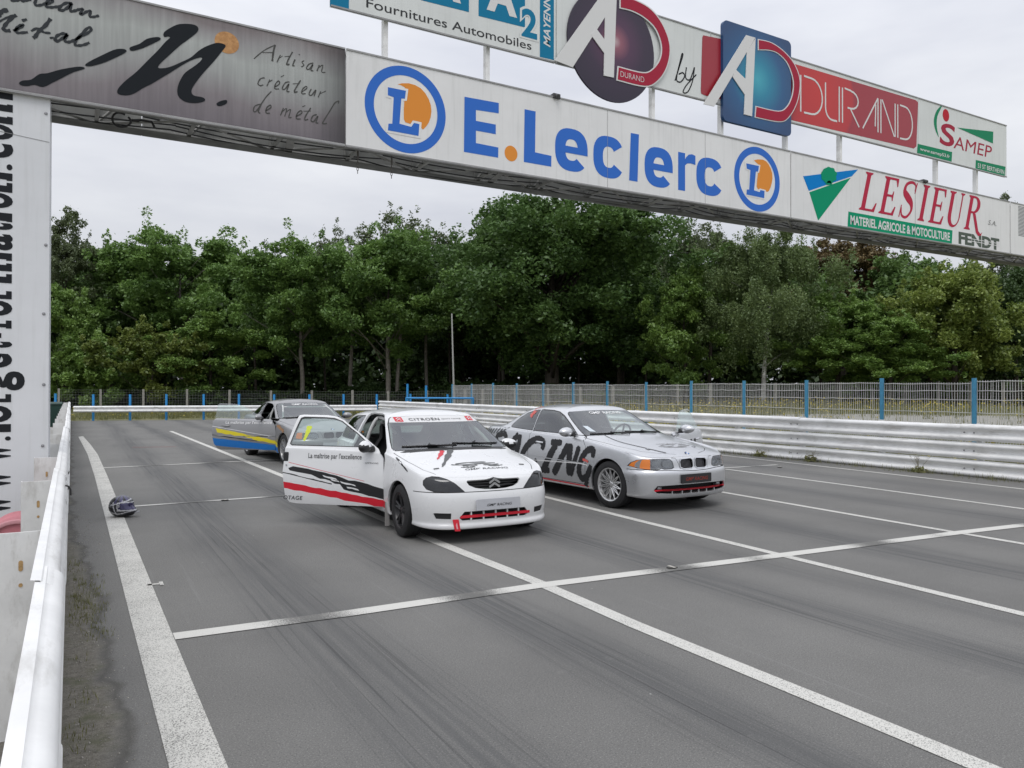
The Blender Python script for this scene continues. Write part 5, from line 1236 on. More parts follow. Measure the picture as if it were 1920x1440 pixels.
def build_hatch(pose, door_deg):
    root = thing('hatchback', 'white three-door rally hatchback with black and red stripes and its passenger door open', 'car'); s = Shell(SAXO); WP = paint('white_paint', (.76, .765, .77), 0, .28)
    PAL = [WP, REDP, BLKP, WHTP]
    Rw, zc = .285, .285
    front = lambda c, n: c.x > .15 and n.x > .12
    scr = lambda c, n: c.x < -.2 and c.x > -1.08 and n.x > .3 and c.z > .88
    # glass
    ws = [(0, .926), (.30, .922), (.54, .911), (.675, .902), (.697, .910), (.688, .94), (.583, 1.18), (.54, 1.240), (.515, 1.256), (.30, 1.268), (0, 1.272)]
    ws = ws + [(-u, v) for u, v in ws[-2:0:-1]]
    wo = [(u * 1.018, .9 + (v - .9) * 1.022 - .006) for u, v in ws]
    s.mark(wo, (1, 2), scr, 'screen_seal'); s.mark(ws, (1, 2), scr, 'windscreen')
    s.mark([(-.7, 1.196), (.7, 1.196), (.7, 1.30), (-.7, 1.30)], (1, 2), scr, 'sunstrip', only=['windscreen'])
    door = [(-.475, .255), (-.455, .55), (-.48, .80), (-.56, .918), (-.80, 1.075), (-1.06, 1.235), (-1.16, 1.277), (-1.30, 1.292), (-1.60, 1.296), (-1.655, 1.285), (-1.715, .95), (-1.735, .62), (-1.70, .33), (-1.64, .262), (-1.55, .250)]
    win = [(-.655, .935), (-.86, 1.078), (-1.085, 1.212), (-1.19, 1.245), (-1.32, 1.254), (-1.575, 1.257), (-1.605, 1.245), (-1.662, .955), (-1.64, .942)]
    qw = [(-1.80, .955), (-1.745, 1.235), (-1.76, 1.25), (-2.16, 1.235), (-2.32, 1.20), (-2.44, 1.11), (-2.49, 1.02), (-2.46, .975), (-2.38, .96)]
    gap = lambda p, k: grow(p, k)
    for sd, nm in ((R_side, 'r'), (L_side, 'l')):
        s.seam(gap(door, 0.0), (0, 2), sd, .010, True, name='gap' if nm == 'l' else 'gone'); s.mark(door, (0, 2), sd, 'door_' + nm, only=['body'])
        s.mark(gap(win, .012), (0, 2), sd, 'seal_' + nm); s.mark(win, (0, 2), sd, 'window_' + nm); s.mark(gap(qw, .012), (0, 2), sd, 'screen_seal'); s.mark(qw, (0, 2), sd, 'quarter_glass')
    rear = lambda c, n: c.x < -2.5 and n.x < -.3
    rw = rrect(-.55, .965, .55, 1.20, .05); s.mark(rw, (1, 2), rear, 'rear_glass')
    # wheel openings
    for x in (0, -2.385): s.mark(circ(x, zc, Rw + .042), (0, 2), lambda c, n: abs(c.y) > .42 and c.z < .75, 'gone')
    # face
    hl = [(.345, .543), (.50, .541), (.62, .550), (.672, .572), (.690, .61), (.686, .650), (.662, .677), (.61, .690), (.55, .685), (.49, .664), (.43, .625), (.38, .578)]
    for p in (hl, mir(hl)): s.mark(gap(p, .008), (1, 2), front, 'lamp_seal'); s.mark(p, (1, 2), front, 'headlight' if p is hl else 'headlight_b')
    gr = [(-.305, .638), (-.292, .653), (-.10, .655), (-.05, .662), (0, .674), (.05, .662), (.10, .655), (.292, .653), (.305, .638), (.285, .604), (.22, .574), (.12, .558), (0, .553), (-.12, .558), (-.22, .574), (-.285, .604)]
    s.mark(gr, (1, 2), front, 'gone')
    lo_gr = [(-.395, .275), (-.345, .338), (.345, .338), (.395, .275), (.36, .245), (-.36, .245)]
    s.mark(lo_gr, (1, 2), front, 'gone')
    fg = [(.475, .262), (.61, .268), (.635, .326), (.61, .330), (.475, .326)]
    for p in (fg, mir(fg)): s.mark(p, (1, 2), front, 'fog')
    s.seam([(-.70, .538), (-.40, .537), (0, .535), (.40, .537), (.70, .538)], (1, 2), lambda c, n: c.x > .30 and n.x > .2, .008)
    s.seam([(.62, .538), (.34, .538)], (0, 2), B_side, .008); s.seam([(-.66, .485), (-.3, .480), (.3, .480), (.66, .485)], (1, 2), front, .005, name='body')
    up = lambda c, n: n.z > .35 and .60 < c.z < .96 and c.x > -.5
    hood = [(.46, -.56), (.30, -.635), (0, -.685), (-.36, -.715)]; s.seam(hood, (0, 1), up, .008); s.seam([(a, -b) for a, b in hood], (0, 1), up, .008)
    s.mark([(-.255, -.60), (-.20, -.3), (-.185, 0), (-.20, .3), (-.255, .60), (-.32, .66), (-.33, 0), (-.32, -.66)], (0, 1), lambda c, n: n.z > .3 and .88 < c.z < .955, 'cowl', only=['body'])
    s.mark([(.8, .1), (.8, .533), (.33, .533), (.33, .1)], (0, 2), lambda c, n: True, 'bumper', only=['body']); s.mark([(-2.72, .1), (-2.72, .58), (-3.2, .58), (-3.2, .1)], (0, 2), lambda c, n: True, 'rear_bumper', only=['body'])
    # livery on the passenger side
    st = lambda p, m: s.mark(p, (0, 2), lambda c, n: R_side(c, n) and c.z < .8, None, m)
    rr_ = random.Random(3)
    def torn(a, b, n, amp): return [(a[0] + (b[0] - a[0]) * t, a[1] + (b[1] - a[1]) * t + (rr_.uniform(-amp, amp) if 0 < t < 1 else 0)) for t in np.linspace(0, 1, n)]
    st(torn((-1.76, .515), (-.40, .325), 22, .006) + torn((-.40, .245), (-1.76, .435), 16, .009), 1)
    st(torn((-1.735, .622), (-1.10, .505), 12, .004) + torn((-1.10, .492), (-1.735, .610), 8, .002), 2)
    st([(-1.66, .668), (-1.60, .690), (-1.40, .665)] + torn((-1.36, .655), (-.50, .472), 12, .012) + [(-.44, .46), (-.44, .345)] + torn((-.50, .352), (-.95, .44), 7, .006) + torn((-1.0, .50), (-1.25, .555), 5, .012) + [(-1.36, .60), (-1.55, .625), (-1.64, .64)], 2)
    for a, b in (((-1.22, .60), (-1.05, .565)), ((-1.0, .535), (-.82, .50)), ((-1.12, .56), (-1.02, .54)), ((-.92, .475), (-.78, .452))): st(torn(a, b, 4, .004) + torn((b[0] + .02, b[1] - .018), (a[0] + .02, a[1] - .02), 4, .006), 0)
    st([(-1.66, .738), (-.70, .548), (-.70, .543), (-1.66, .732)], 1)
    s.drop()
    # parts
    s.emit('body', 'body', PAL, root, flange=.022); s.emit('gap', 'panel_gap', GAPM, root, lift=-.003)
    bp = s.emit('bumper', 'front_bumper', PAL, root, flange=.02); s.emit('rear_bumper', 'rear_bumper', PAL, root); s.emit('screen_seal', 'seal', TRIM, root, lift=.001); s.emit('lamp_seal', 'lamp_seal', TRIM, root); s.emit('cowl', 'cowl', TRIM, root, lift=.001)
    wsn = s.emit('windscreen', 'windscreen', GLASSM, root); ss = s.emit('sunstrip', 'sunstrip', mat('sunstrip_white', (.70, .70, .70), .4), root, lift=.002)
    s.emit('quarter_glass', 'quarter_window', GLASSM, root); s.emit('rear_glass', 'rear_window', GLASSM, root)
    for nm, sg in (('headlight', -1), ('headlight_b', 1)):
        sg = -sg; s.emit(nm, 'headlight', glass('smoked_lens', (.24, .25, .28), .05, .03), root, lift=.003); s.emit(nm, 'reflector', mat('lamp_bowl', (.16, .165, .175), .3, metal=.6), root, lift=-.035)
        mb = MB()
        for y, r in ((.50, .045), (.60, .040)): mb.lathe([(0, .02), (r * .5, .018), (r, .0), (r * 1.1, -.01)], 18, Matrix.Translation(s.front()(sg * y, .618, -.045)) @ Matrix.Rotation(pi / 2, 4, 'Y'))
        mb.build('lamp_bowl', CHROME, root, smooth=True)
    dl = s.emit('door_l', 'door', PAL, root); s.emit('window_l', 'window', GLASS_CL, dl); s.emit('seal_l', 'seal', TRIM, dl)
    H = Vector((-.47, -.79, 0)); dr_ = s.emit('door_r', 'door', PAL, root, H, flange=.035, fl_mat=WP, inner=mat('door_card', (.10, .10, .105), .8)); dr_['label'] = 'open passenger door with black and red stripes'
    for n_, m_ in (('window_r', GLASS_CL), ('seal_r', TRIM)):
        w_ = s.emit(n_, 'window' if n_[0] == 'w' else 'seal', m_, dr_, H); w_.location = (0, 0, 0)
    sr = s.side(-1); R0 = lambda u, v, d: sr(u, v, d) - H
    mb = MB(); put_text(mb, "La maîtrise par l'excellence", R0, (-1.41, .772, -.745, .852), .003, off=.008); put_text(mb, "GMP'RACING", R0, (-.70, .745, -.54, .762), .003); put_text(mb, 'OTAGE', R0, (-1.715, .298, -1.47, .345), .003, off=.012, shear=.2, space=1.1)
    mb.build('lettering', mat('decal_charcoal', (.05, .052, .055), .5), dr_)
    mb = MB(); mb.box(tuple(sr(-1.70, .80, .0) - H + Vector((-.03, -.012, -.055))), tuple(sr(-1.70, .80, .0) - H + Vector((.035, .02, .055)))); mb.build('handle', TRIM, dr_, bevel=.012)
    mb = MB(); mb.lathe([(0, .006), (.011, .005), (.013, 0)], 12, Matrix.Translation(sr(-1.685, .70, .002) - H) @ Matrix.Rotation(pi / 2, 4, 'X')); mb.build('lock', CHROME, dr_, smooth=True)
    mb = MB(); q, ws_ = rough_line([(-1.47, 1.16), (-1.475, 1.10), (-1.49, 1.03), (-1.50, .985)], .058, 5); ws_ = [w * (1.2 - .8 * k / len(ws_)) for k, w in enumerate(ws_)]; mb.ribbon(q, ws_, R0, .003); mb.build('tape', mat('tape_yellow', (.62, .70, .06), .6), dr_)
    mirror(dr_, H, ((-.62, -.745, .915), (-.68, -.86, .945)), -1, WP); mirror(dl, (0, 0, 0), ((-.60, .745, .900), (-.64, .855, .915)), 1, WP)
    dr_.rotation_euler = (0, 0, radians(door_deg))
    # face details
    fr = s.front()
    mb = MB()
    mb.flat([(u * 1.04, v) for u, v in gr], lambda u, v, d: (.575 - .25 * u * u, u, v), 0)
    for z in (.585, .614, .640): mb.tube([(.635 - .30 * y * y, y, z) for y in np.linspace(-.29, .29, 13)], .006, 5)
    mb.build('grille', mat('grille_black', (.014, .014, .015), .35), root)
    mb = MB()
    for z in (.585, .628):
        mb.ribbon([(-.058, z - .008), (0, z + .032), (.058, z - .008)], .017, lambda u, v, d: (.672 + d - .03 * abs(u), u, v), 0); mb.prism([(-.064, z - .012), (0, z + .030), (.064, z - .012), (.052, z - .02), (0, z + .014), (-.052, z - .02)], lambda u, v, d: (.655 + d, u, v), 0, .016)
    mb.build('chevron_badge', CHROME, root)
    mb = MB(); mb.flat([(-.43, .235), (.43, .235), (.43, .35), (-.43, .35)], lambda u, v, d: (.64 - .15 * u * u, u, v), 0)
    mb.build('intake_mesh', DARK, root); s.emit('fog', 'lamp_opening', DARK, bp, lift=-.012)
    mb = MB()
    for y in (-.27, -.135, 0, .135, .27): mb.beam((.69 - .16 * y * y, y, .243), (.69 - .16 * y * y, y, .34), .014, .02)
    mb.build('intake_bar', WP, bp)
    mb = MB(); mb.ribbon([(y, .282 + .006 * cos(y * 3)) for y in np.linspace(-.385, .41, 14)], .028, lambda u, v, d: (.702 + d - .17 * u * u, u, v), 0); mb.ribbon([(y, .282 + .006 * cos(y * 3)) for y in np.linspace(-.385, .41, 14)], .028, lambda u, v, d: (.690 + d - .17 * u * u, u, v), 0); mb.build('red_strip', REDP, bp)
    pl = MB(); pf_ = lambda u, v, d: (.725 + d - .006 * abs(u), u, v); pl.prism(rrect(-.235, .345, .265, .462, .012), pf_, 0, .010); po = pl.build('number_plate', mat('plate_silver', (.50, .51, .54), .35, noise=.05, nscale=4), root, bevel=.002)
    mb = MB(); put_text(mb, "GMP' RACING", pf_, (-.115, .385, .165, .412), .012, off=.004, shear=.2); mb.build('lettering', BLKP, po)
    st_f = lambda u, v, d: Vector((fr(u, max(v, .20), 0).x + d, u, v)); mb = MB(); mb.prism([(-.462, .262), (-.402, .262), (-.394, .19), (-.388, .142), (-.442, .142), (-.452, .19)], st_f, .004, .010); mb.build('tow_strap', REDP, root, bevel=.002)
    mb = MB(); mb.ribbon([(-.432, .245), (-.420, .165)], .016, lambda u, v, d: st_f(u, v, .013), 0); mb.build('strap_ring', mat('decal_pink', (.70, .30, .33), .5), root)
    # bonnet marks
    tp = s.top(); mb = MB(); K = -.02
    car_ = [((.0, .235), (.10, .250), (.32, .250)), ((-.04, .235), (.05, .21), (.40, .222)), ((.05, .19), (.14, .18), (.20, .185)), ((.26, .185), (.36, .18), (.42, .195)), ((.02, .16), (.10, .148), (.16, .155)), ((.30, .165), (.36, .155), (.45, .170))]
    for k, p in enumerate(car_): q, w_ = rough_line([(-.26 + a * 1.15, -(.57 - b * 1.3)) for a, b in p], .024, 11 + k, 5, .5); mb.ribbon(q, w_, tp, .003)
    mb.build('decal', GRYP, root)
    mb = MB(); put_text(mb, "GMP' RACING", tp, (-.22, -.455, .28, -.41), .003, off=.004, shear=.2); mb.build('lettering', BLKP, root)
    for m_, yc, y1_, x0, x1, w in ((REDP, -.21, -.38, -.19, .07, .05), (GRYP, -.10, -.42, -.21, .30, .065)):
        mb = MB(); q, w_ = rough_line([(yc, -x0), ((yc + y1_) / 2 + .004, -(x0 + x1) / 2), (y1_, -x1)], w, 21, 7, .45); w_ = [a * (1 - .75 * (k / len(w_)) ** 2) for k, a in enumerate(w_)]; mb.ribbon(q, w_, tp, .003); mb.build('brush_mark', m_, root)
    mb = MB(); q, w_ = rough_line([(-.22, .845), (-.02, .79), (.12, .745), (.20, .715)], .020, 9, 6, .35); mb.ribbon(q, w_, lambda u, v, d: s.hit((u, -1.5, v + .5), (0, .83, -.55), d), .003); mb.build('brush_mark', BLKP, root)
    for sg in (-1, 1): mb = MB(); mb.prism(rrect(-.03, -.008, .03, .008, .007), lambda u, v, d: tp(sg * .50 + u, -.33 + v, d), .001, .008); mb.build('bonnet_pin', GRYP, root)
    mb = MB(); put_text(mb, 'CITROËN', fr, (-.34, 1.214, .04, 1.247), .006, off=.01, space=1.15); put_text(mb, 'sport racing', fr, (.07, 1.220, .33, 1.236), .006); mb.build('lettering', mat('decal_charcoal', (.05, .05, .055), .5), ss)
    mb = MB()
    for sg in (-1, 1): mb.flat([(sg * .455 - .045, 1.205), (sg * .455 + .045, 1.203), (sg * .455 + .045, 1.254), (sg * .455 - .045, 1.256)], fr, .005)
    mb.build('logo_patch', REDP, ss)
    mb = MB()
    for sg in (-1, 1):
        for z in (1.214, 1.231): mb.ribbon([(sg * .455 - .026, z), (sg * .455, z + .014), (sg * .455 + .026, z)], .006, fr, .008)
    mb.build('logo_chevron', WHTP, ss)
    wf = s.front(); wiper(root, wf, (-.05, .928), (-.60, .938), (.02, .95)); wiper(root, wf, (.46, .925), (-.02, .965), (.58, .945))
    for x, y in ((0, -.785), (0, .785), (-2.385, -.775), (-2.385, .775)): wheel(root, x, y, Rw, .195, 'five', mat('black_alloy', (.02, .02, .022), .35), rr=.185, steer=radians(-3) if x == 0 else 0)
    for x in (0, -2.385):
        for sg in (-1, 1): arch_liner(root, x, Rw + .05, sg * .44, sg * .745, zc)
    mb = MB(); mb.box((-2.85, -.62, .20), (.40, .62, .25)); mb.build('underbody', DARK, root)
    for sg in (-1, 1): mb = MB(); mb.box((-.372, sg * .78 - .03, .06), (-.366, sg * .78 + .02, .33)); mb.build('mud_flap', mat('flap_grey', (.30, .29, .28), .8), root)
    interior(root, SAXO, .89, -.52, .74, cage=1.28, seats=((-1.25, .34), (-1.25, -.34)), wheel_y=.34)
    place(root, *pose)
    return root

# ---------- two-door coupe
COUPE = dict(
    waist=[(.765, 0), (.757, .26), (.725, .50), (.65, .68), (.51, .80), (.33, .85), (0, .868), (-.42, .865), (-1.1, .868), (-1.85, .87), (-2.35, .875), (-2.725, .87), (-3.15, .845), (-3.52, .74), (-3.69, .45), (-3.73, 0)],
    lower=[((.20, .14, .2), (.19, .22, .26)), ((.05, .05, .05), (.172, .20, .25)), ((.022, .035, .03), (.185, .21, .262)), ((.008, .022, .012), (.225, .24, .29)), ((.0, .008, .004), (.34, .34, .38)), ((.0, .0, .0), (.45, .44, .48)), ((.0, -.004, .005), (.530, .50, .55)), ((.036, .0, .02), (.556, .545, .60)), ((.042, .004, .03), (.63, .66, .70)), ((.054, .022, .045), (.702, .83, .88))],
    edge=[(.680, 0, .724), (.671, .26, .724), (.632, .48, .724), (.555, .64, .729), (.41, .745, .745), (.27, .80, .772), (0, .825, .830), (-.45, .825, .888), (-1.1, .825, .912), (-1.85, .828, .93), (-2.35, .83, .94), (-2.725, .815, .95), (-3.15, .775, .955), (-3.50, .67, .955), (-3.655, .40, .965), (-3.69, 0, .97)],
    base=[(-.50, 0, .952), (-.515, .27, .949), (-.55, .49, .943), (-.60, .64, .934), (-.66, .735, .924), (-.72, .765, .918), (-.83, .782, .918), (-1.02, .788, .924), (-1.35, .79, .93), (-1.9, .788, .945), (-2.35, .775, .955), (-2.65, .745, .965), (-2.90, .70, .975), (-3.03, .62, .982), (-3.10, .38, .99), (-3.12, 0, .993)],
    rail=[(-1.22, 0, 1.300), (-1.225, .22, 1.298), (-1.24, .40, 1.291), (-1.26, .51, 1.282), (-1.29, .575, 1.272), (-1.33, .602, 1.268), (-1.42, .617, 1.272), (-1.56, .623, 1.280), (-1.76, .625, 1.284), (-2.0, .618, 1.275), (-2.2, .605, 1.256), (-2.36, .59, 1.232), (-2.48, .56, 1.214), (-2.545, .50, 1.212), (-2.59, .32, 1.228), (-2.61, 0, 1.236)],
    crown=lambda x: 1.368 - .075 * (x + 1.80) ** 2, bulge=(.016, 0, .010))
def build_coupe(pose, livery, name, label, PM, PAL, rim_m, far=False, door_r=0, door_l=0):
    root = thing(name, label, 'car'); s = Shell(COUPE, 2 if far else 3); Rw = .318; zc = .318
    front = lambda c, n: c.x > .12 and n.x > .12
    scr = lambda c, n: c.x < -.35 and c.x > -1.30 and n.x > .25 and c.z > .90
    ws = [(0, .965), (.30, .960), (.55, .946), (.70, .931), (.722, .938), (.712, .968), (.625, 1.19), (.585, 1.245), (.555, 1.262), (.30, 1.276), (0, 1.281)]; ws = ws + [(-u, v) for u, v in ws[-2:0:-1]]
    wo = [(u * 1.016, .93 + (v - .93) * 1.02 - .006) for u, v in ws]
    s.mark(wo, (1, 2), scr, 'screen_seal'); s.mark(ws, (1, 2), scr, 'windscreen')
    door = [(-.50, .265), (-.475, .55), (-.50, .80), (-.60, .918), (-.66, .940), (-1.20, .948), (-1.86, .958), (-1.91, .90), (-1.93, .66), (-1.88, .40), (-1.80, .285), (-1.70, .262)]
    dwin = [(-.80, .948), (-1.05, 1.085), (-1.27, 1.198), (-1.42, 1.250), (-1.58, 1.270), (-1.86, 1.276), (-1.90, 1.270), (-1.885, .962)]
    qw = [(-1.925, .965), (-1.945, 1.268), (-2.10, 1.255), (-2.30, 1.210), (-2.47, 1.125), (-2.585, 1.03), (-2.60, 1.00), (-2.57, .985)]
    for sd, nm, op in ((R_side, 'r', door_r), (L_side, 'l', door_l)):
        s.seam(list(door), (0, 2), sd, .009, True, name='gone' if op else 'gap'); s.mark(door, (0, 2), sd, 'door_' + nm, only=['body'])
        if op: s.mark(dwin, (0, 2), sd, 'win_' + nm)
        else: s.mark(grow(dwin, .012), (0, 2), sd, 'screen_seal'); s.mark(dwin, (0, 2), sd, 'win_' + nm)
        s.mark(grow(qw, .010), (0, 2), sd, 'screen_seal', only=['body']); s.mark(qw, (0, 2), sd, 'quarter_glass')
    rear = lambda c, n: c.x < -2.5 and n.x < -.15 and c.z > .99
    s.mark([(-.63, 1.0), (.63, 1.0), (.52, 1.19), (.45, 1.205), (-.45, 1.205), (-.52, 1.19)], (1, 2), rear, 'rear_glass')
    for x in (0, -2.725): s.mark(circ(x, zc, Rw + .035), (0, 2), lambda c, n: abs(c.y) > .42 and c.z < .8, 'gone')
    hl = [(.345, .585), (.38, .568), (.49, .566), (.525, .580), (.56, .564), (.70, .566), (.77, .580), (.815, .604), (.80, .645), (.765, .678), (.70, .690), (.47, .694), (.395, .688), (.36, .655)]
    for k, p in enumerate((hl, mir(hl))):
        s.mark(grow(p, .006), (1, 2), front, 'lamp_seal'); s.mark(p, (1, 2), front, 'headlight%d' % k)
        cutp = [(.665, .5), (.86, .5), (.86, .72), (.645, .72)]; s.mark(cutp if k == 0 else mir(cutp), (1, 2), front, 'indicator%d' % k, only=['headlight%d' % k])
    kd = [(.020, .590), (.045, .564), (.19, .562), (.232, .582), (.240, .650), (.215, .682), (.05, .690), (.024, .668)]
    for p in (kd, mir(kd)): s.mark(grow(p, .010), (1, 2), front, 'kidney_frame'); s.mark(p, (1, 2), front, 'gone')
    lo_gr = [(-.64, .300), (-.60, .352), (-.3, .358), (.3, .358), (.60, .352), (.64, .300), (.60, .258), (.3, .238), (-.3, .238), (-.60, .258)]; s.mark(lo_gr, (1, 2), front, 'gone')
    s.seam([(-.78, .555), (-.42, .548), (-.22, .535), (0, .530), (.22, .535), (.42, .548), (.78, .555)], (1, 2), lambda c, n: c.x > .30 and n.x > .15, .008); s.seam([(.66, .558), (.345, .558)], (0, 2), B_side, .008)
    s.seam([(-.46, .56), (-3.35, .58)], (0, 2), lambda c, n: abs(c.y) > .6 and c.x < -.38 and c.x > -3.3 and abs(c.x + 2.725) > .36 and abs(n.y) > .5, .012, name='moulding', only=['body', 'door_r', 'door_l'])
    up = lambda c, n: n.z > .3 and .66 < c.z < .98 and c.x > -.8
    hood = [(.60, -.20), (.50, -.42), (.36, -.58), (0, -.70), (-.45, -.755), (-.64, -.765)]; s.seam(hood, (0, 1), up, .009); s.seam([(a, -b) for a, b in hood], (0, 1), up, .009)
    s.seam([(-.36, .704), (-.30, .700), (-.262, .62), (-.245, .558)], (1, 2), front, .006); s.seam([(.36, .704), (.30, .700), (.262, .62), (.245, .558)], (1, 2), front, .006)
    s.mark([(-.46, 0), (-.475, -.27), (-.51, -.48), (-.56, -.63), (-.62, -.735), (-.70, -.745), (-.64, -.64), (-.58, -.48), (-.53, 0), (-.58, .48), (-.64, .64), (-.70, .745), (-.62, .735), (-.56, .63), (-.51, .48), (-.475, .27)], (0, 1), lambda c, n: n.z > .3 and .88 < c.z < .975, 'cowl', only=['body'])
    s.mark([(.9, .1), (.9, .552), (.35, .556), (.35, .1)], (0, 2), lambda c, n: True, 'bumper', only=['body']); s.mark([(-3.08, .1), (-3.08, .62), (-4, .62), (-4, .1)], (0, 2), lambda c, n: True, 'rear_bumper', only=['body'])
    tl = [(-3.66, .70), (-3.40, .72), (-3.38, .86), (-3.66, .87)]; s.mark(tl, (0, 2), lambda c, n: abs(c.y) > .40, 'tail_lamp', only=['body'])
    livery(s, 'cut', None, None, None)
    s.drop()
    body = s.emit('body', 'body', PAL, root, flange=.02); s.emit('gap', 'panel_gap', GAPM, root, lift=-.003); bp = s.emit('bumper', 'front_bumper', PAL, root, flange=.02); s.emit('rear_bumper', 'rear_bumper', PAL, root); s.emit('tail_lamp', 'tail_lamp', mat('lamp_red', (.35, .01, .012), .2), root, lift=.001)
    s.emit('screen_seal', 'seal', TRIM, root, lift=.001); s.emit('lamp_seal', 'lamp_seal', TRIM, root); s.emit('cowl', 'cowl', TRIM, root); s.emit('kidney_frame', 'grille_frame', CHROME if not far else PM, root, lift=.006); s.emit('moulding', 'moulding', PM, root, lift=.010, flange=.012)
    s.emit('windscreen', 'windscreen', GLASSM, root); s.emit('quarter_glass', 'quarter_window', GLASSM, root); s.emit('rear_glass', 'rear_window', GLASSM, root)
    for k in (0, 1):
        s.emit('headlight%d' % k, 'headlight', LENS, root, lift=.002); s.emit('indicator%d' % k, 'indicator', mat('lamp_amber', (.75, .20, .012), .15, coat=.6), root, lift=.002)
        sg = 1 if k == 0 else -1; mb = MB(); REF = mat('reflector', (.42, .43, .45), .25, metal=.8)
        mb.flat([(sg * (u * 1.0), v) for u, v in hl], lambda u, v, d: (.705 - .52 * max(0, abs(u) - .28) ** 1.35, u, v), 0)
        for y, r in ((.455, .050), (.590, .050)):
            mb.lathe([(0, .0), (r * .55, -.004), (r * .75, .012), (r, .028), (r * 1.08, .03)], 20, Matrix.Translation((.688 - .52 * max(0, y - .28) ** 1.35, sg * y, .632)) @ Matrix.Rotation(pi / 2, 4, 'Y'))
        mb.build('reflector', REF, root, smooth=True)
    doors = {}
    for nm, op, sg in (('r', door_r, -1), ('l', door_l, 1)):
        H = Vector((-.49, sg * .855, 0)) if op else Vector((0, 0, 0))
        d = s.emit('door_' + nm, 'door', PAL, root, H, flange=.03, fl_mat=PM, inner=mat('door_card', (.10, .10, .105), .8)); w = s.emit('win_' + nm, 'window', GLASS_CL, d, H); w.location = (0, 0, 0)
        m = mirror(d, H, ((-.82, sg * .79, .955), (-.86, sg * .925, .985)), sg, PM, False); d.rotation_euler = (0, 0, radians(op)); doors[nm] = (d, H)
        hm = MB(); P = lambda x, z: s.side(sg)(x, z, .0) - H; a, b = P(-1.70, .80), P(-1.52, .79)
        hm.tube([a + Vector((0, sg * .004, 0)), a.lerp(b, .2) + Vector((0, sg * .03, 0)), a.lerp(b, .8) + Vector((0, sg * .03, 0)), b + Vector((0, sg * .004, 0))], [.012, .016, .016, .012], 8); hm.build('handle', PM, d, smooth=True)
        if op: d['label'] = 'open frameless door swung forward on its front hinge'
    fr = s.front(); tp = s.top()
    for sg in (-1, 1):
        mb = MB(); mb.flat([(sg * .01, .55), (sg * .25, .55), (sg * .25, .70), (sg * .01, .70)], lambda u, v, d: (.62, u, v), 0, 1)
        for y in np.linspace(.042, .222, 10): mb.beam((.700 - .08 * y, sg * y, .566), (.672 - .08 * y, sg * y, .686), .0065, .02, up=(1, 0, 0))
        mb.build('kidney_grille', [mat('grille_bar', (.16, .16, .17), .25, metal=.8), DARK], root)
    mb = MB(); mb.flat([(-.66, .23), (.66, .23), (.66, .37), (-.66, .37)], lambda u, v, d: (.66 - .30 * max(0, abs(u) - .2) ** 1.6, u, v), 0)
    mb.build('intake_mesh', DARK, root)
    if not far:
        for sg in (-1, 1):
            mb = MB(); mb.lathe([(0, .012), (.03, .008), (.038, 0), (.042, -.05)], 20, Matrix.Translation((.645, sg * .53, .312)) @ Matrix.Rotation(pi / 2, 4, 'Y')); mb.build('fog_lamp', mat('fog_glass', (.30, .31, .32), .15, metal=.5), root, smooth=True)
        mb = MB()
        for y in (-.38, -.22, -.07, .07, .22, .38): mb.beam((.735 - .16 * y * y, y, .236), (.735 - .16 * y * y, y, .275), .014, .02)
        mb.build('intake_bar', PM, bp)
        for z, w in ((.288, .020),):
            mb = MB(); ys_ = np.linspace(-.63, .63, 19); sp_ = lambda u, v, d: (.752 + d - .19 * abs(u) ** 2 - .10 * abs(u) ** 4, u, v)
            mb.prism([(y, z + .012 - .0 * y) for y in ys_] + [(y, z - .010) for y in ys_[::-1]], sp_, -.02, .0); mb.build('red_strip', REDP, bp)
        mb = MB()
        mb.prism([(y, .240) for y in np.linspace(-.6, .6, 17)] + [(y, .228) for y in np.linspace(.6, -.6, 17)], lambda u, v, d: (.745 + d - .19 * abs(u) ** 2 - .1 * abs(u) ** 4, u, v), -.05, 0); mb.build('intake_lip', PM, bp)
        pf_ = lambda u, v, d: (.775 + d, u, v); pl = MB(); pl.prism(rrect(-.265, .372, .265, .49, .01), pf_, -.02, .004); po = pl.build('number_plate', mat('plate_black', (.022, .022, .024), .4), root, bevel=.002)
        mb = MB(); put_text(mb, "GMP' RACING", pf_, (-.20, .405, .20, .452), .006, off=.006, shear=.2); mb.build('lettering', mat('plate_red', (.30, .035, .02), .5), po)
    else:
        pf_ = lambda u, v, d: (.775 + d, u, v); pl = MB(); pl.prism(rrect(-.265, .372, .265, .48, .01), pf_, -.02, .004); pl.build('number_plate', mat('plate_silver', (.50, .51, .54), .35), root)
    mb = MB(); c = tp(0, -.60, .003); 
    q = Matrix.Translation(c) @ Matrix.Rotation(radians(32), 4, 'Y'); mb.lathe([(0, .004), (.030, .003), (.038, .0)], 24, q, 0); mb.lathe([(0, .0045), (.026, .0042)], 24, q, 1)
    for a in (0, pi): mb.add([q @ Vector((0, 0, .0055))] + [q @ Vector((.025 * cos(a + t), .025 * sin(a + t), .0055)) for t in np.linspace(0, pi / 2, 7)], [tuple(range(8))], 2)
    mb.build('roundel', [BLKP, WHTP, mat('badge_blue', (.02, .15, .5), .3)], root)
    mb = MB(); put_text(mb, "GMP' RACING", fr, (-.30, 1.226, .30, 1.262), .004, off=.02, shear=.2); mb.build('lettering', WHTP, root)
    wiper(root, fr, (-.10, .952), (-.66, .958), (.0, .975)); wiper(root, fr, (.44, .948), (-.10, .985), (.62, .958))
    for x, y in ((0, -.845), (0, .845), (-2.725, -.85), (-2.725, .85)): wheel(root, x, y, Rw, .225, 'cross' if not far else 'multi', rim_m, steer=radians(4 if not far else 0) if x == 0 else 0, rr=.222)
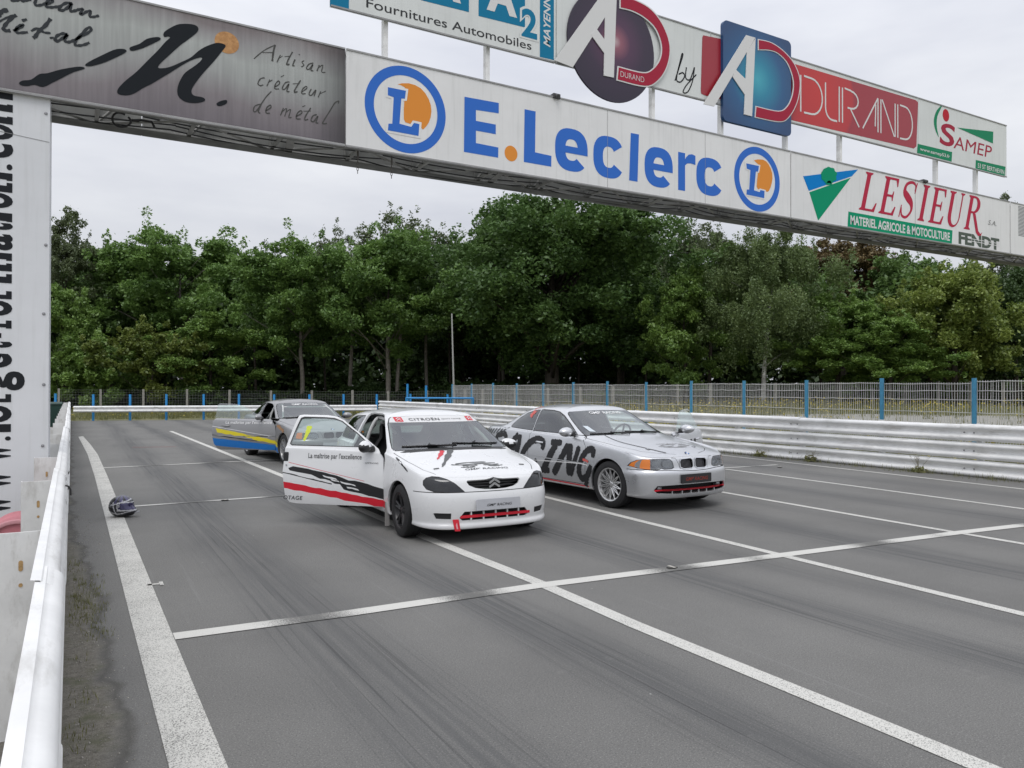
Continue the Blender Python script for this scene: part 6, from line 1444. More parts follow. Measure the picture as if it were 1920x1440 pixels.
    for x in (0, -2.725):
        for sg in (-1, 1): arch_liner(root, x, Rw + .045, sg * .46, sg * .80, zc)
    mb = MB(); mb.box((-3.5, -.70, .21), (.40, .70, .27)); mb.build('underbody', DARK, root)
    interior(root, COUPE, .925, -.78, .80, cage=1.29 if far else False, seats=((-1.62, .38), (-1.62, -.38)), wheel_y=.38, tail=-3.0)
    livery(s, 'art', root, body, doors)
    place(root, *pose)
    return root
SILVER = paint('silver_paint', (.66, .67, .69), .75, .30)
def silver_livery(s, step, root, body, doors):
    """brush lettering RACING along the flank"""
    if step == 'cut':
        s.mark([(-2.95, .245), (-.42, .232), (-.42, .252), (-2.95, .262)], (0, 2), lambda c, n: B_side(c, n) and abs(c.y) > .7, None, 1); return
    Zz = lambda pts: side_px(COUPE_POSE, [(880 + x / 6, 740 + y / 6) for x, y in pts], -.865)
    sr = s.side(-1); mb = MB(); sd = [40]
    def st(pts, w, amp=.14): sd[0] += 1; q, ws_ = rough_line(Zz(pts), w * 1.10, sd[0], 9, amp); mb.ribbon(q, ws_, sr, .003 + .0004 * (sd[0] % 4))
    lets = [[([(250, 640), (300, 560), (345, 470)], .10), ([(330, 470), (420, 450), (440, 520), (350, 590)], .09), ([(350, 590), (380, 660), (420, 760)], .09)],
            [([(420, 690), (480, 600), (545, 505), (580, 462)], .105), ([(600, 458), (595, 560), (580, 640), (565, 720)], .10), ([(480, 620), (530, 610), (580, 605)], .07)],
            [([(848, 625), (862, 570), (835, 528), (785, 515), (720, 545), (665, 620), (630, 710), (625, 790), (660, 840), (710, 835), (760, 800), (795, 735)], .105)],
            [([(940, 545), (990, 548), (1060, 552)], .085), ([(1005, 560), (960, 650), (915, 750), (870, 855)], .115), ([(800, 842), (860, 850), (935, 856)], .085)],
            [([(975, 895), (1020, 820), (1075, 700), (1130, 570)], .105), ([(1150, 560), (1152, 680), (1150, 800), (1158, 915)], .12), ([(1160, 915), (1195, 810), (1225, 700), (1250, 590)], .085)],
            [([(1405, 715), (1408, 650), (1385, 625), (1340, 640), (1295, 710), (1265, 810), (1262, 890), (1290, 945), (1335, 935), (1370, 870), (1390, 800)], .092), ([(1345, 930), (1335, 980), (1322, 1035)], .07, .4)]]
    for L_ in lets:
        for a in L_: st(*a)
    mb.build('lettering', BLKP, body)
    mb = MB(); q, w_ = rough_line(Zz([(1300, 735), (1340, 750), (1360, 765)]), .035, 3, 5, .4); mb.ribbon(q, w_, sr, .0055); q, w_ = rough_line(side_px(COUPE_POSE, [(880 + x / 6, 740 + y / 6) for x, y in ((735, 262), (752, 205), (766, 165))], -.66), .10, 6, 6, .25); mb.ribbon(q, w_, sr, .004)
    mb.build('brush_mark', mat('tape_coral', (.70, .12, .10), .5), body)
    mb = MB(); q, w_ = rough_line(Zz([(660, 735), (900, 750), (1250, 778), (1360, 800)]), .012, 2, 6, .02); mb.ribbon(q, [.012] * len(q), sr, .0135); mb.build('pinstripe', WHTP, body)
    mb = MB()
    for k in range(7):
        x = -2.62 - .11 * k; q, w_ = rough_line([(x, .965 - .008 * k), (x - .05, .93 - .01 * k), (x - .10, .885 - .012 * k)], .035, 60 + k, 5, .3); mb.ribbon(q, w_, sr, .003)
    mb.build('brush_mark', mat('decal_slate', (.10, .11, .115), .5), body)
    d, H = doors['l']; sl = s.side(1); mb = MB()
    for k, (x0, x1) in enumerate(((-.62, -.70), (-.78, -.82), (-.98, -.92), (-1.10, -1.16), (-1.30, -1.30), (-1.48, -1.58))):
        q, w_ = rough_line([(x0, .80), ((x0 + x1) / 2 + .01, .60), (x1, .36)], .095, 80 + k, 7, .2); mb.ribbon(q, w_, lambda u, v, dd: sl(u, v, dd) - H, .003)
    mb.build('lettering', BLKP, d)
    tp = s.top(); mb = MB()
    for k, p in enumerate([((-.10, .16), (.05, .20), (.30, .195)), ((-.16, .12), (-.02, .15), (.12, .13)), ((.16, .16), (.32, .14), (.42, .12)), ((-.08, .08), (.06, .06), (.20, .075)), ((.24, .09), (.36, .07), (.40, .085))]):
        q, w_ = rough_line([(a - .02, -(.12 + b)) for a, b in p], .022, 30 + k, 5, .5); mb.ribbon(q, w_, tp, .003)
    mb.build('decal', mat('decal_silver_grey', (.22, .22, .22), .4), root)
    mb = MB(); put_text(mb, "GMP' RACING", tp, (-.12, -.155, .36, -.12), .003, shear=.2); mb.build('lettering', mat('decal_silver_grey', (.22, .22, .22), .4), root)
    mb = MB(); q, w_ = rough_line([(-.50, .55), (-.53, .1), (-.40, -.30), (-.30, -.52)], .028, 14, 8, .12); mb.ribbon([(a, b) for a, b in q], [.012 + .022 * k / len(q) for k in range(len(q))], tp, .003); mb.build('brush_mark', mat('decal_dark_grey', (.07, .07, .075), .5), root)
    for sg in (-1, 1): mb = MB(); mb.lathe([(0, .012), (.012, .011), (.03, .004), (.032, 0)], 12, Matrix.Translation(tp(sg * .42, -.30, .001))); mb.build('bonnet_pin', mat('pin_steel', (.35, .36, .38), .3, metal=.8), root, smooth=True)
    fr = s.front(); mb = MB(); mb.flat([(-.62, .99), (-.55, .985), (-.56, 1.06), (-.62, 1.065)], fr, .004); mb.build('sticker', mat('paper_white', (.6, .66, .70), .6), root)
COUPE_POSE = (7.26, 8.47, radians(2.2))
GREYP = paint('grey_paint', (.30, .30, .305), .6, .32)
def grey_livery(s, step, root, body, doors):
    rr_ = random.Random(5)
    def torn(a, b, n, amp): return [(a[0] + (b[0] - a[0]) * t, a[1] + (b[1] - a[1]) * t + (rr_.uniform(-amp, amp) if 0 < t < 1 else 0)) for t in np.linspace(0, 1, n)]
    if step == 'cut':
        st = lambda p, m: s.mark(p, (0, 2), lambda c, n: R_side(c, n) and c.z < .9, None, m)
        st(torn((-1.84, .735), (-.47, .475), 14, .01) + torn((-.47, .400), (-1.0, .50), 8, .012) + torn((-1.0, .52), (-1.80, .64), 9, .014), 1)
        st(torn((-1.95, .53), (-.47, .375), 14, .003) + torn((-.47, .24), (-1.95, .37), 12, .008), 2); st(torn((-1.95, .60), (-.90, .475), 10, .003) + torn((-.90, .46), (-1.95, .575), 10, .003), 3)
        st(torn((-1.95, .79), (-.50, .560), 5, .001) + torn((-.50, .553), (-1.95, .778), 5, .001), 4); st([(-.47, .46), (-.28, .42), (-.28, .22), (-.47, .25)], 1); st([(-.47, .36), (-.28, .30), (-.28, .2), (-.47, .23)], 2); return
    d, H = doors['r']; sr = s.side(-1); mb = MB(); put_text(mb, "La maîtrise par l'excellence", lambda u, v, dd: sr(u, v, dd) - H, (-1.62, .815, -.58, .895), .004, off=.02); mb.build('lettering', WHTP, d)
    mb = MB(); q, w_ = rough_line([(-.42, .80), (-.25, .78), (-.10, .74), (.05, .70)], .07, 4, 6, .3); mb.ribbon(q, w_, sr, .004); mb.build('brush_mark', mat('primer_tan', (.36, .20, .10), .7), body)
hatch = build_hatch((3.955, 7.90, radians(-1.5)), 46)
hatch.scale = (1.045, 1.05, 1.015)
coupe = build_coupe(COUPE_POSE, silver_livery, 'coupe', 'silver two-door coupe with black brush lettering RACING along its side', SILVER, [SILVER, REDP], mat('silver_alloy', (.62, .62, .62), .3, metal=.7), door_l=-62)
coupe.scale = (1.03, 1.03, 1.015)
grey = build_coupe((4.83, 16.80, radians(4.5)), grey_livery, 'coupe', 'grey coupe with yellow and blue flashes on its open door behind the white hatchback', GREYP, [GREYP, mat('decal_yellow', (.72, .60, .02), .4), mat('decal_blue', (.012, .16, .50), .4), BLKP, WHTP], mat('grey_alloy', (.42, .42, .42), .35, metal=.6), far=True, door_r=49)
grey.scale = (1.03, 1.03, 1.015)
# ------------------------------------------------------------------ trees, weeds, helmet
def leaf_mat(name, dark, light, trans=.35):
    m = bpy.data.materials.new(name); m.use_nodes = True; t = m.node_tree; t.nodes.clear(); N = t.nodes.new; K = t.links.new
    o = N('ShaderNodeOutputMaterial'); di = N('ShaderNodeBsdfDiffuse'); tr = N('ShaderNodeBsdfTranslucent'); gl = N('ShaderNodeBsdfGlossy'); gl.inputs['Roughness'].default_value = .45; gl.inputs[0].default_value = (.6, .65, .6, 1)
    ge = N('ShaderNodeNewGeometry'); co = N('ShaderNodeTexCoord'); n = N('ShaderNodeTexNoise'); n.inputs['Scale'].default_value = .55; n.inputs['Detail'].default_value = 3
    K(co.outputs['Object'], n.inputs[0]); a = N('ShaderNodeMath'); a.operation = 'MULTIPLY_ADD'; K(ge.outputs['Random Per Island'], a.inputs[0]); a.inputs[1].default_value = .55
    b = N('ShaderNodeMapRange'); K(n.outputs[0], b.inputs[0]); b.inputs[1].default_value = .35; b.inputs[2].default_value = .65; b.inputs[4].default_value = .45; K(b.outputs[0], a.inputs[2])
    mx = N('ShaderNodeMix'); mx.data_type = 'RGBA'; K(a.outputs[0], mx.inputs[0]); mx.inputs[6].default_value = (*dark, 1); mx.inputs[7].default_value = (*light, 1)
    K(mx.outputs[2], di.inputs[0]); K(mx.outputs[2], tr.inputs[0]); s1 = N('ShaderNodeMixShader'); s1.inputs[0].default_value = trans; K(di.outputs[0], s1.inputs[1]); K(tr.outputs[0], s1.inputs[2])
    s2 = N('ShaderNodeMixShader'); s2.inputs[0].default_value = .055; K(s1.outputs[0], s2.inputs[1]); K(gl.outputs[0], s2.inputs[2]); K(s2.outputs[0], o.inputs[0])
    return m
LEAF = dict(oak=leaf_mat('oak_leaf', (0.053, 0.109, 0.031), (0.147, 0.247, 0.066)), acacia=leaf_mat('acacia_leaf', (0.080, 0.158, 0.040), (0.233, 0.371, 0.093)), mid=leaf_mat('broad_leaf', (0.065, 0.126, 0.034), (0.179, 0.284, 0.074)),
            light=leaf_mat('light_leaf', (0.106, 0.198, 0.044), (0.271, 0.404, 0.096)), yellow=leaf_mat('yellow_leaf', (.085, .130, .026), (.240, .285, .066)), lime=leaf_mat('lime_leaf', (0.115, 0.177, 0.038), (0.335, 0.404, 0.096)), birch=leaf_mat('birch_leaf', (0.094, 0.145, 0.052), (0.233, 0.305, 0.118)),
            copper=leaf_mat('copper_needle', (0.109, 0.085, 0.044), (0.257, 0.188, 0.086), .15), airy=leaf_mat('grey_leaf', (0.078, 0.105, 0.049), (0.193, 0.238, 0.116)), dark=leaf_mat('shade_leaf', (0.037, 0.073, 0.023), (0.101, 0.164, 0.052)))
BARK = mat('bark', (.055, .045, .035), .9, noise=.4, nscale=6, bump=.6, bscale=14); BARKP = mat('pale_bark', (.20, .18, .155), .85, noise=.35, nscale=5, bump=.4, bscale=14); BARKW = mat('birch_bark', (.50, .49, .46), .8, noise=.5, nscale=4, bump=.3, bscale=10)
def leaves(P, sz, rs, up=.35, long=1.7, droop=0.0):
    n = len(P); nr = rs.normal(size=(n, 3)); nr[:, 2] = np.abs(nr[:, 2]) + up; nr /= np.linalg.norm(nr, axis=1)[:, None]
    a = rs.normal(size=(n, 3)); a[:, 2] -= droop * 3; a -= nr * (a * nr).sum(1)[:, None]; a /= np.linalg.norm(a, axis=1)[:, None] + 1e-9; b = np.cross(nr, a)
    s = sz * rs.uniform(.6, 1.35, n)[:, None]; A = a * s * long / 2; B = b * s / 2; bend = nr * s * .12
    return np.stack([P - A, P + B * 1 - bend, P + A, P - B - bend], 1).reshape(-1, 3)
def crown_geo(seed, H, base, R, kind, n_cl, per, sz, dens=1.0):
    rs = np.random.RandomState(seed); C_ = []; h = H - base
    lob = rs.uniform(0, 2 * pi, 6)
    while len(C_) < n_cl:
        d = rs.normal(size=3); d /= np.linalg.norm(d)
        if kind == 'cone': z = rs.uniform(0, 1) ** 1.25; r = (1 - z) ** .8 * R * rs.uniform(.35, 1); a = rs.uniform(0, 2 * pi); C_.append((r * cos(a), r * sin(a), base + z * h, .35 + .5 * (1 - z)))
        else:
            f = rs.uniform(.05, 1) ** .42; th = atan2(d[1], d[0]); lump = 1 + .20 * sin(3 * th + lob[0] + 2 * d[2]) + .13 * sin(5 * th + lob[1] - 3 * d[2]) + .10 * sin(7 * d[2] * 2 + lob[2] + th)
            if kind == 'tall': x, y, z = d[0] * R * f * lump * .8, d[1] * R * f * lump * .8, d[2] * f
            else: x, y, z = d[0] * R * f * lump, d[1] * R * f * lump, d[2] * f * (1 if d[2] > 0 else .85)
            zz = base + h * (.46 + .50 * z * (.9 + .1 * lump))
            if kind == 'flat' and zz < base + h * .3 and rs.rand() < .5: continue
            C_.append((x, y, zz, rs.uniform(.7, 1.25)))
    X_ = []
    for x, y, z, k in C_:                                      # lone clumps at the top get company below them
        if kind != 'airy' and z > base + h * .72:
            for _ in range(3): X_.append((x + rs.normal() * R * .15, y + rs.normal() * R * .15, z - rs.uniform(.02, .12) * h, k * .75))
    tw = []
    for x, y, z, k in C_:                                      # twigs that break the outline
        if kind != 'cone' and (z > base + h * .5 or math.hypot(x, y) > R * .7) and rs.rand() < .75:
            o = np.array([x, y, (z - base - h * .4) * .9]); o /= np.linalg.norm(o) + 1e-6; q = np.array([x, y, z]) + o * R * rs.uniform(.14, .27) + [0, 0, R * .05]; tw.append((*q, -rs.uniform(.25, .5)))
    C_ = np.array(C_ + X_ + tw); P = []
    for x, y, z, k in C_:
        rc = R * (.155 if kind != 'airy' else .12) * abs(k) * (1.35 if R < 2 else 1); n = int(per * 2.3 * rs.uniform(.6, 1.3) * (1 if k > 0 else .12)); q = rs.normal(size=(n, 3)); q /= np.linalg.norm(q, axis=1)[:, None]
        q *= rs.uniform(.25, 1.0, n)[:, None] ** .5; q[:, 2] *= (.62 if kind in ('flat', 'cone') else .78) if k > 0 else 1.4
        if kind == 'weep': q[:, 2] = q[:, 2] * 1.3 - .9 * rs.uniform(0, 1, n) ** 2 * 1.6; q[:, :2] *= .75
        f = rs.rand(n) < .09; q[f] *= rs.uniform(1.1, 1.9, f.sum())[:, None]; P.append(np.array([x, y, z]) + q * rc)
    P = np.vstack(P); P = P[P[:, 2] > .05]
    return C_, leaves(P, sz * .62, rs, .2 if kind == 'weep' else .4, 1.8, .6 if kind == 'weep' else 0)
def trunk_geo(seed, C_, H, base, r0, lean=0, twin=False, limbs=16):
    r = random.Random(seed); mb = MB(); top = base + (H - base) * .62
    def stem(x, ln, r0):
        pts = [Vector((x, 0, -.25)), Vector((x + ln * .15, 0, .25))] + [Vector((x + ln * t + r.uniform(-.10, .10) * t, r.uniform(-.12, .12) * t, top * t)) for t in (.25, .45, .65, .85, 1)]
        mb.tube(pts, [r0 * 1.5, r0 * 1.08, r0, r0 * .86, r0 * .66, r0 * .42, r0 * .18], 8); return pts
    ps = stem(0, lean, r0)
    if twin: stem(.55, lean + .9, r0 * .75)
    idx = list(range(len(C_))); r.shuffle(idx)
    for i in [j for j in idx if C_[j][3] > 0][:limbs]:
        c = Vector(C_[i][:3]); z0 = max(base * .7, min(top * .95, c.z - (c.xy.length) * .75)); t = max(0, min(1, z0 / top)); p = Vector((lean * t, 0, z0)); m = p.lerp(c, .5) + Vector((0, 0, .25 * (c - p).length * .3))
        rr = r0 * .34 * (1 - .5 * t); mb.tube([p, m, c], [rr, rr * .6, rr * .2], 5)
    return mb
PROTO = {}
def proto(key, **k):
    C_, V = crown_geo(k['seed'], k['H'], k['base'], k['R'], k['shape'], k['n'], k['per'], k['sz'])
    me = fast_mesh('crown', V, 4); me.materials.append(LEAF[k['leaf']])
    mb = trunk_geo(k['seed'] + 1, C_, k['H'], k['base'], k['r0'], k.get('lean', 0), k.get('twin', False), k.get('limbs', 16)); tm = bpy.data.meshes.new('trunk'); tm.from_pydata(mb.V, [], mb.F); tm.materials.append(k.get('bark', BARK)); tm.shade_smooth(); PROTO[key] = (me, tm, k)
proto('oak', seed=11, H=16, base=2.6, R=7.6, shape='round', n=230, per=210, sz=.24, leaf='oak', r0=.46, limbs=40)
proto('acacia', seed=21, H=13, base=3.6, R=5.0, shape='flat', n=120, per=190, sz=.21, leaf='acacia', r0=.17, bark=BARKP, limbs=26, lean=-.4)
proto('acacia2', seed=29, H=13, base=3.4, R=5.2, shape='flat', n=125, per=190, sz=.21, leaf='acacia', r0=.18, bark=BARKP, limbs=26, twin=True)
proto('mid', seed=31, H=12, base=1.2, R=4.2, shape='round', n=120, per=170, sz=.21, leaf='mid', r0=.20, limbs=16)
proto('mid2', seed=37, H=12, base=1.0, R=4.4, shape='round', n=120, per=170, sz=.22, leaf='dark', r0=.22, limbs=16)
proto('light', seed=41, H=9, base=.6, R=3.6, shape='flat', n=100, per=180, sz=.20, leaf='light', r0=.14)
proto('yellow', seed=43, H=4.5, base=.2, R=2.4, shape='flat', n=52, per=150, sz=.17, leaf='yellow', r0=.06)
proto('bush', seed=47, H=4.2, base=.05, R=2.5, shape='round', n=60, per=170, sz=.17, leaf='light', r0=.06)
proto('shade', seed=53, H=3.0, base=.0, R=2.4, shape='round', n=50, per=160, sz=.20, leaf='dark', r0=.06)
proto('chestnut', seed=59, H=11, base=1.4, R=4.4, shape='round', n=130, per=190, sz=.22, leaf='lime', r0=.22)
proto('chestnut2', seed=61, H=11, base=1.4, R=4.2, shape='flat', n=120, per=180, sz=.21, leaf='light', r0=.2)
proto('birch', seed=67, H=12.5, base=2.6, R=4.2, shape='weep', n=150, per=190, sz=.13, leaf='birch', r0=.13, bark=BARKW, lean=.9, limbs=22)
proto('copper', seed=71, H=14, base=4, R=3.6, shape='flat', n=120, per=200, sz=.18, leaf='copper', r0=.2)
proto('airy', seed=73, H=16, base=3, R=3.4, shape='tall', n=120, per=75, sz=.19, leaf='airy', r0=.16, limbs=40)
proto('airy2', seed=79, H=16, base=4, R=4.0, shape='round', n=130, per=70, sz=.19, leaf='airy', r0=.17, limbs=40)
def tree(key, px, top, wid, d, name, label, rz=None, group=None, cat='tree'):
    me, tm, k = PROTO[key]; p = at_d(px, d); z0 = terr(p.x, p.y); h = CAM_H + (729.3 - top) / FPX * d - z0; R_ = wid / 2 / FPX * d
    o = thing(name, label, cat, (p.x, p.y, z0), rnd.uniform(0, 6.28) if rz is None else rz, group); sx = R_ / k['R'] / .98; sz_ = h / k['H'] / (.97 if k['shape'] != 'cone' else 1.0)
    o.scale = (sx, sx, sz_)
    for nm, m in (('crown', me), ('trunk', tm)): c = link(bpy.data.objects.new(nm, m)); c.parent = o
    return o
B_ = 'broadleaf_tree'
tree('airy', 122, 388, 120, 62, 'slender_tree', 'tall thin-leaved grey-green tree right beside the white pillar')
tree('light', 118, 532, 150, 55, B_, 'bright low-branched tree beside the white pillar, below the tall thin-leaved one')
tree('mid', 205, 462, 190, 66, B_, 'dark full tree behind the left bushes, second crown from the pillar')
tree('acacia', 345, 430, 270, 64, B_, 'broad flat-topped tree making the highest hump left of the grey coupe')
tree('yellow', 285, 612, 165, 53, 'bush', 'yellow-green bush with bare twigs at the forest edge above the blue posts', cat='bush')
tree('bush', 195, 628, 160, 54, 'bush', 'leafy green bush to the left of the yellow-green bush', cat='bush')
tree('light', 395, 588, 175, 55, B_, 'small leafy tree with a crooked trunk, left of the pale straight trunk')
tree('mid2', 470, 470, 180, 68, B_, 'dark tree filling the gap left of the pale straight trunk')
tree('acacia', 568, 448, 240, 57, B_, 'layered light green tree on a pale straight trunk above the grey coupe', .6)
tree('airy2', 640, 430, 130, 70, 'slender_tree', 'thin-leaved tree top showing between the two layered light green trees')
tree('acacia2', 728, 438, 265, 56, B_, 'layered light green tree on twin trunks above the white hatchback', .2)
tree('airy2', 752, 392, 190, 72, 'slender_tree', 'sparse grey-green tree top rising left of the great oak')
tree('mid2', 868, 450, 200, 66, B_, 'dark tree in the shade behind the thin mast')
tree('oak', 1035, 358, 420, 56, 'oak_tree', 'great dark oak, tallest crown of the forest, beneath the middle of the gantry', 1.0)
tree('airy2', 1300, 405, 170, 66, 'slender_tree', 'sparse tree seen through to the sky, right of the great oak')
tree('light', 1285, 502, 170, 51, B_, 'bright green rounded tree between the great oak and the birch')
tree('birch', 1428, 425, 260, 49, 'birch_tree', 'weeping birch with a leaning white trunk', 0)
tree('copper', 1582, 438, 190, 60, 'conifer', 'brownish copper conifer behind the birch, under the green triangle sign')
tree('chestnut2', 1570, 545, 200, 49, B_, 'mid green tree in front of the copper conifer')
tree('mid', 1690, 472, 190, 54, B_, 'green round tree just right of the copper conifer')
tree('chestnut', 1790, 476, 215, 47, B_, 'yellowish green domed tree under the red LESIEUR lettering')
tree('mid2', 1905, 492, 180, 49, B_, 'dark green tree at the far right edge')
tree('chestnut2', 1670, 590, 190, 46, B_, 'low spreading tree in front of the yellowish domed tree')
tree('airy', 1890, 362, 110, 64, 'slender_tree', 'thin tree top peeping over the lower banners at the far right')
tree('acacia', 945, 470, 200, 64, B_, 'light green tree tucked against the left side of the great oak')
tree('mid', 1165, 470, 220, 62, B_, 'dense tree against the right side of the great oak')
GB = 'dark trees filling the depth of the forest'
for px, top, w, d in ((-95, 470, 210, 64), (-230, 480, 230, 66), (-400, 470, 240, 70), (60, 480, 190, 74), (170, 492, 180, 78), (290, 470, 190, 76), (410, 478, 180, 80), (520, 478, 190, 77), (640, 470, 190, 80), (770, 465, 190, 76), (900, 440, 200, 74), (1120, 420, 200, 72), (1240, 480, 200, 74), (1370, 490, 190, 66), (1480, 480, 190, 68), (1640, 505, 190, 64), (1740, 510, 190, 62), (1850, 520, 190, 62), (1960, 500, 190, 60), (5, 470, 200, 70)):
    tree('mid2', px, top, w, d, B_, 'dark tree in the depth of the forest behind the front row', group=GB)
GU = 'shaded undergrowth at the foot of the forest'
for px in list(range(60, 1960, 62)):
    d = 55 - max(0, (px - 1000)) * .006 + rnd.uniform(-1.5, 2.5)
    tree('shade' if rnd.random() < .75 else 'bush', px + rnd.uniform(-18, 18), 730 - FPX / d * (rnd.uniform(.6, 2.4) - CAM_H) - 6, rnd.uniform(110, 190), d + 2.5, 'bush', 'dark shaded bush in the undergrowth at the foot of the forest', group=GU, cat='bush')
# the wood behind, one mass
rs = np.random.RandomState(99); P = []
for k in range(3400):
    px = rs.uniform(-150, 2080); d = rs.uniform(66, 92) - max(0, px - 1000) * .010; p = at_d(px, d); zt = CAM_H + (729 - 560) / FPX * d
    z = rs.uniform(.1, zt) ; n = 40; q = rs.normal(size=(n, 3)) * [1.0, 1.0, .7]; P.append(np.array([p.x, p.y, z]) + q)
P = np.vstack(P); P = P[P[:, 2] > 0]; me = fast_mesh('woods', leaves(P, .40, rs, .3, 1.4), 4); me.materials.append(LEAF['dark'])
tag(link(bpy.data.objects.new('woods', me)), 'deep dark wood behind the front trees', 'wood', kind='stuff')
tr_ = random.Random(4)
for k, (px, d, bm_) in enumerate(((480, 60, BARK), (610, 63, BARK), (655, 58, BARKP), (800, 60, BARKP), (845, 63, BARK), (935, 61, BARK), (1085, 60, BARK), (1160, 59, BARK), (1210, 60, BARK), (1330, 55, BARK), (1540, 52, BARK), (1745, 50, BARK))):
    p = at_d(px, d); o = thing('young_tree', 'slim dark trunk standing in the shade of the forest edge', 'tree', (p.x, p.y, terr(p.x, p.y)), tr_.uniform(0, 6), 'slim trunks in the forest shade')
    mb = MB(); r0 = tr_.uniform(.09, .18); l = tr_.uniform(-.5, .5); mb.tube([(0, 0, -.2), (l * .1, 0, 1.5), (l * .4, .1, 4), (l, .1, 7.5)], [r0 * 1.2, r0, r0 * .85, r0 * .5], 7); mb.build('trunk', bm_, o, smooth=True)
    P_ = np.random.RandomState(k).normal(size=(900, 3)) * [1.1, 1.1, .9] + [l, .1, 7.6]; cm = fast_mesh('crown', leaves(P_, .22, np.random.RandomState(k + 50)), 4); cm.materials.append(LEAF['mid']); c = link(bpy.data.objects.new('crown', cm)); c.parent = o
# grass and wild flowers
GRASS = leaf_mat('grass_blade', (.095, .110, .032), (.30, .285, .125), .3); FLOW = leaf_mat('yellow_flower', (.42, .33, .02), (.62, .50, .04), .2)
def blades(name, label, spots, h0, h1, w, seed, flower=0.0, per=9, mats=(GRASS, FLOW), spread=.12):
    rs = np.random.RandomState(seed); S_ = np.repeat(np.array(spots), per, 0); n = len(S_); S_ = S_ + np.column_stack([rs.normal(size=(n, 2)) * spread, np.zeros(n)]); h = rs.uniform(h0, h1, n)[:, None]; a = rs.uniform(0, 2 * pi, n); s = np.column_stack([np.cos(a), np.sin(a), np.zeros(n)]) * w; ln = np.column_stack([rs.normal(size=(n, 2)) * .22, np.ones(n)]) * h
    V = np.stack([S_ - s, S_ + s, S_ + ln * .6 + s * .6, S_ + ln], 1); mi = np.zeros(n, int)
    if flower:
        f = rs.rand(n) < flower; tp = (S_ + ln)[f]; m = len(tp); q = leaves(tp, .075, rs, .6, 1.1).reshape(-1, 4, 3); V = np.concatenate([V, q]); mi = np.concatenate([mi, np.ones(m, int)])
    me = fast_mesh(name, V.reshape(-1, 3), 4, mi)
    for m in mats: me.materials.append(m)
    return tag(link(bpy.data.objects.new(name, me)), label, 'grass', kind='stuff')
sp = []
for _ in range(7000):
    x = rs.uniform(14.85, 40) if rs.rand() < .6 else rs.uniform(14.85, 22); y = rs.uniform(3, 46)
    if 24 < x < 33 and y < 26 and rs.rand() < .8: continue
    sp.append((x, y, terr(x, y)))
blades('wild_grass', 'dry grass with yellow wild flowers behind the far end of the right guard rail', [p for p in sp if p[1] > 19], .15, .60, .012, 5, .28)
blades('wild_grass', 'sparse dry grass behind the near part of the right guard rail', [p for k, p in enumerate(sp) if p[1] <= 19 and k % 3], .10, .42, .010, 15, .05)
blades('verge_grass', 'short grass along the end guard rail and below the forest', [(x, y, terr(x, y)) for x, y in zip(rs.uniform(-6, 30, 2600), rs.uniform(44.6, 56, 2600))], .10, .38, .012, 6, .03)
blades('rail_weeds', 'thin weeds along the foot of the right guard rail', [(ARM_X - .02 - abs(rs.normal() * .10), y, 0) for y in rs.uniform(3, 39, 420)], .03, .14, .004, 7, 0, 7)
blades('shoulder_grass', 'sparse grass and moss on the gritty shoulder by the near rail', [(x, y, 0) for x, y in zip(np.abs(rs.normal(size=45)) * .05 + .02, rs.uniform(1.2, 9, 45))] + [(x, y, 0) for x, y in zip(rs.uniform(.03, .22, 70), rs.normal(size=70) * .5 + 6.6)], .01, .045, .0022, 8, 0, 9, spread=.03)
G2 = mat('gravel_patch', (.30, .29, .26), .95, noise=.3, nscale=9, bump=.5, bscale=30)
mb = MB(); q = [(25, 4), (30, 3), (34, 8), (35, 16), (33, 24), (29, 27), (26, 24), (24.5, 14)]; q = spline(q, 5, True); mb.flat(q, lambda u, v, d: (u, v, terr(23, 0) + .03 + (u - 23) * .03), 0); tag(mb.build('gravel_area', G2), kind='structure')
# loose grit on the shoulder
rs = np.random.RandomState(17); V = []; n = 900
bx = np.array([[1, 0, 0], [0, 1, 0], [-1, 0, 0], [0, -1, 0], [0, 0, 1]], float)
for _ in range(n):
    s_ = rs.uniform(.002, .0075) * (1.6 if rs.rand() < .05 else 1); c = np.array([abs(rs.normal()) * .13 + .015, rs.uniform(.9, 12), .001]); q = bx * s_ * rs.uniform(.6, 1.3, (5, 1)) + c
    for a, b in ((0, 1), (1, 2), (2, 3), (3, 0)): V += [q[a], q[b], q[4]]
gm = fast_mesh('grit', np.array(V), 3); gm.materials.append(mat('grit_stone', (.16, .15, .13), .9, noise=.5, nscale=40, col2=(.42, .40, .36))); tag(link(bpy.data.objects.new('grit', gm)), 'loose grit and small stones beside the near rail', 'grit', kind='stuff')
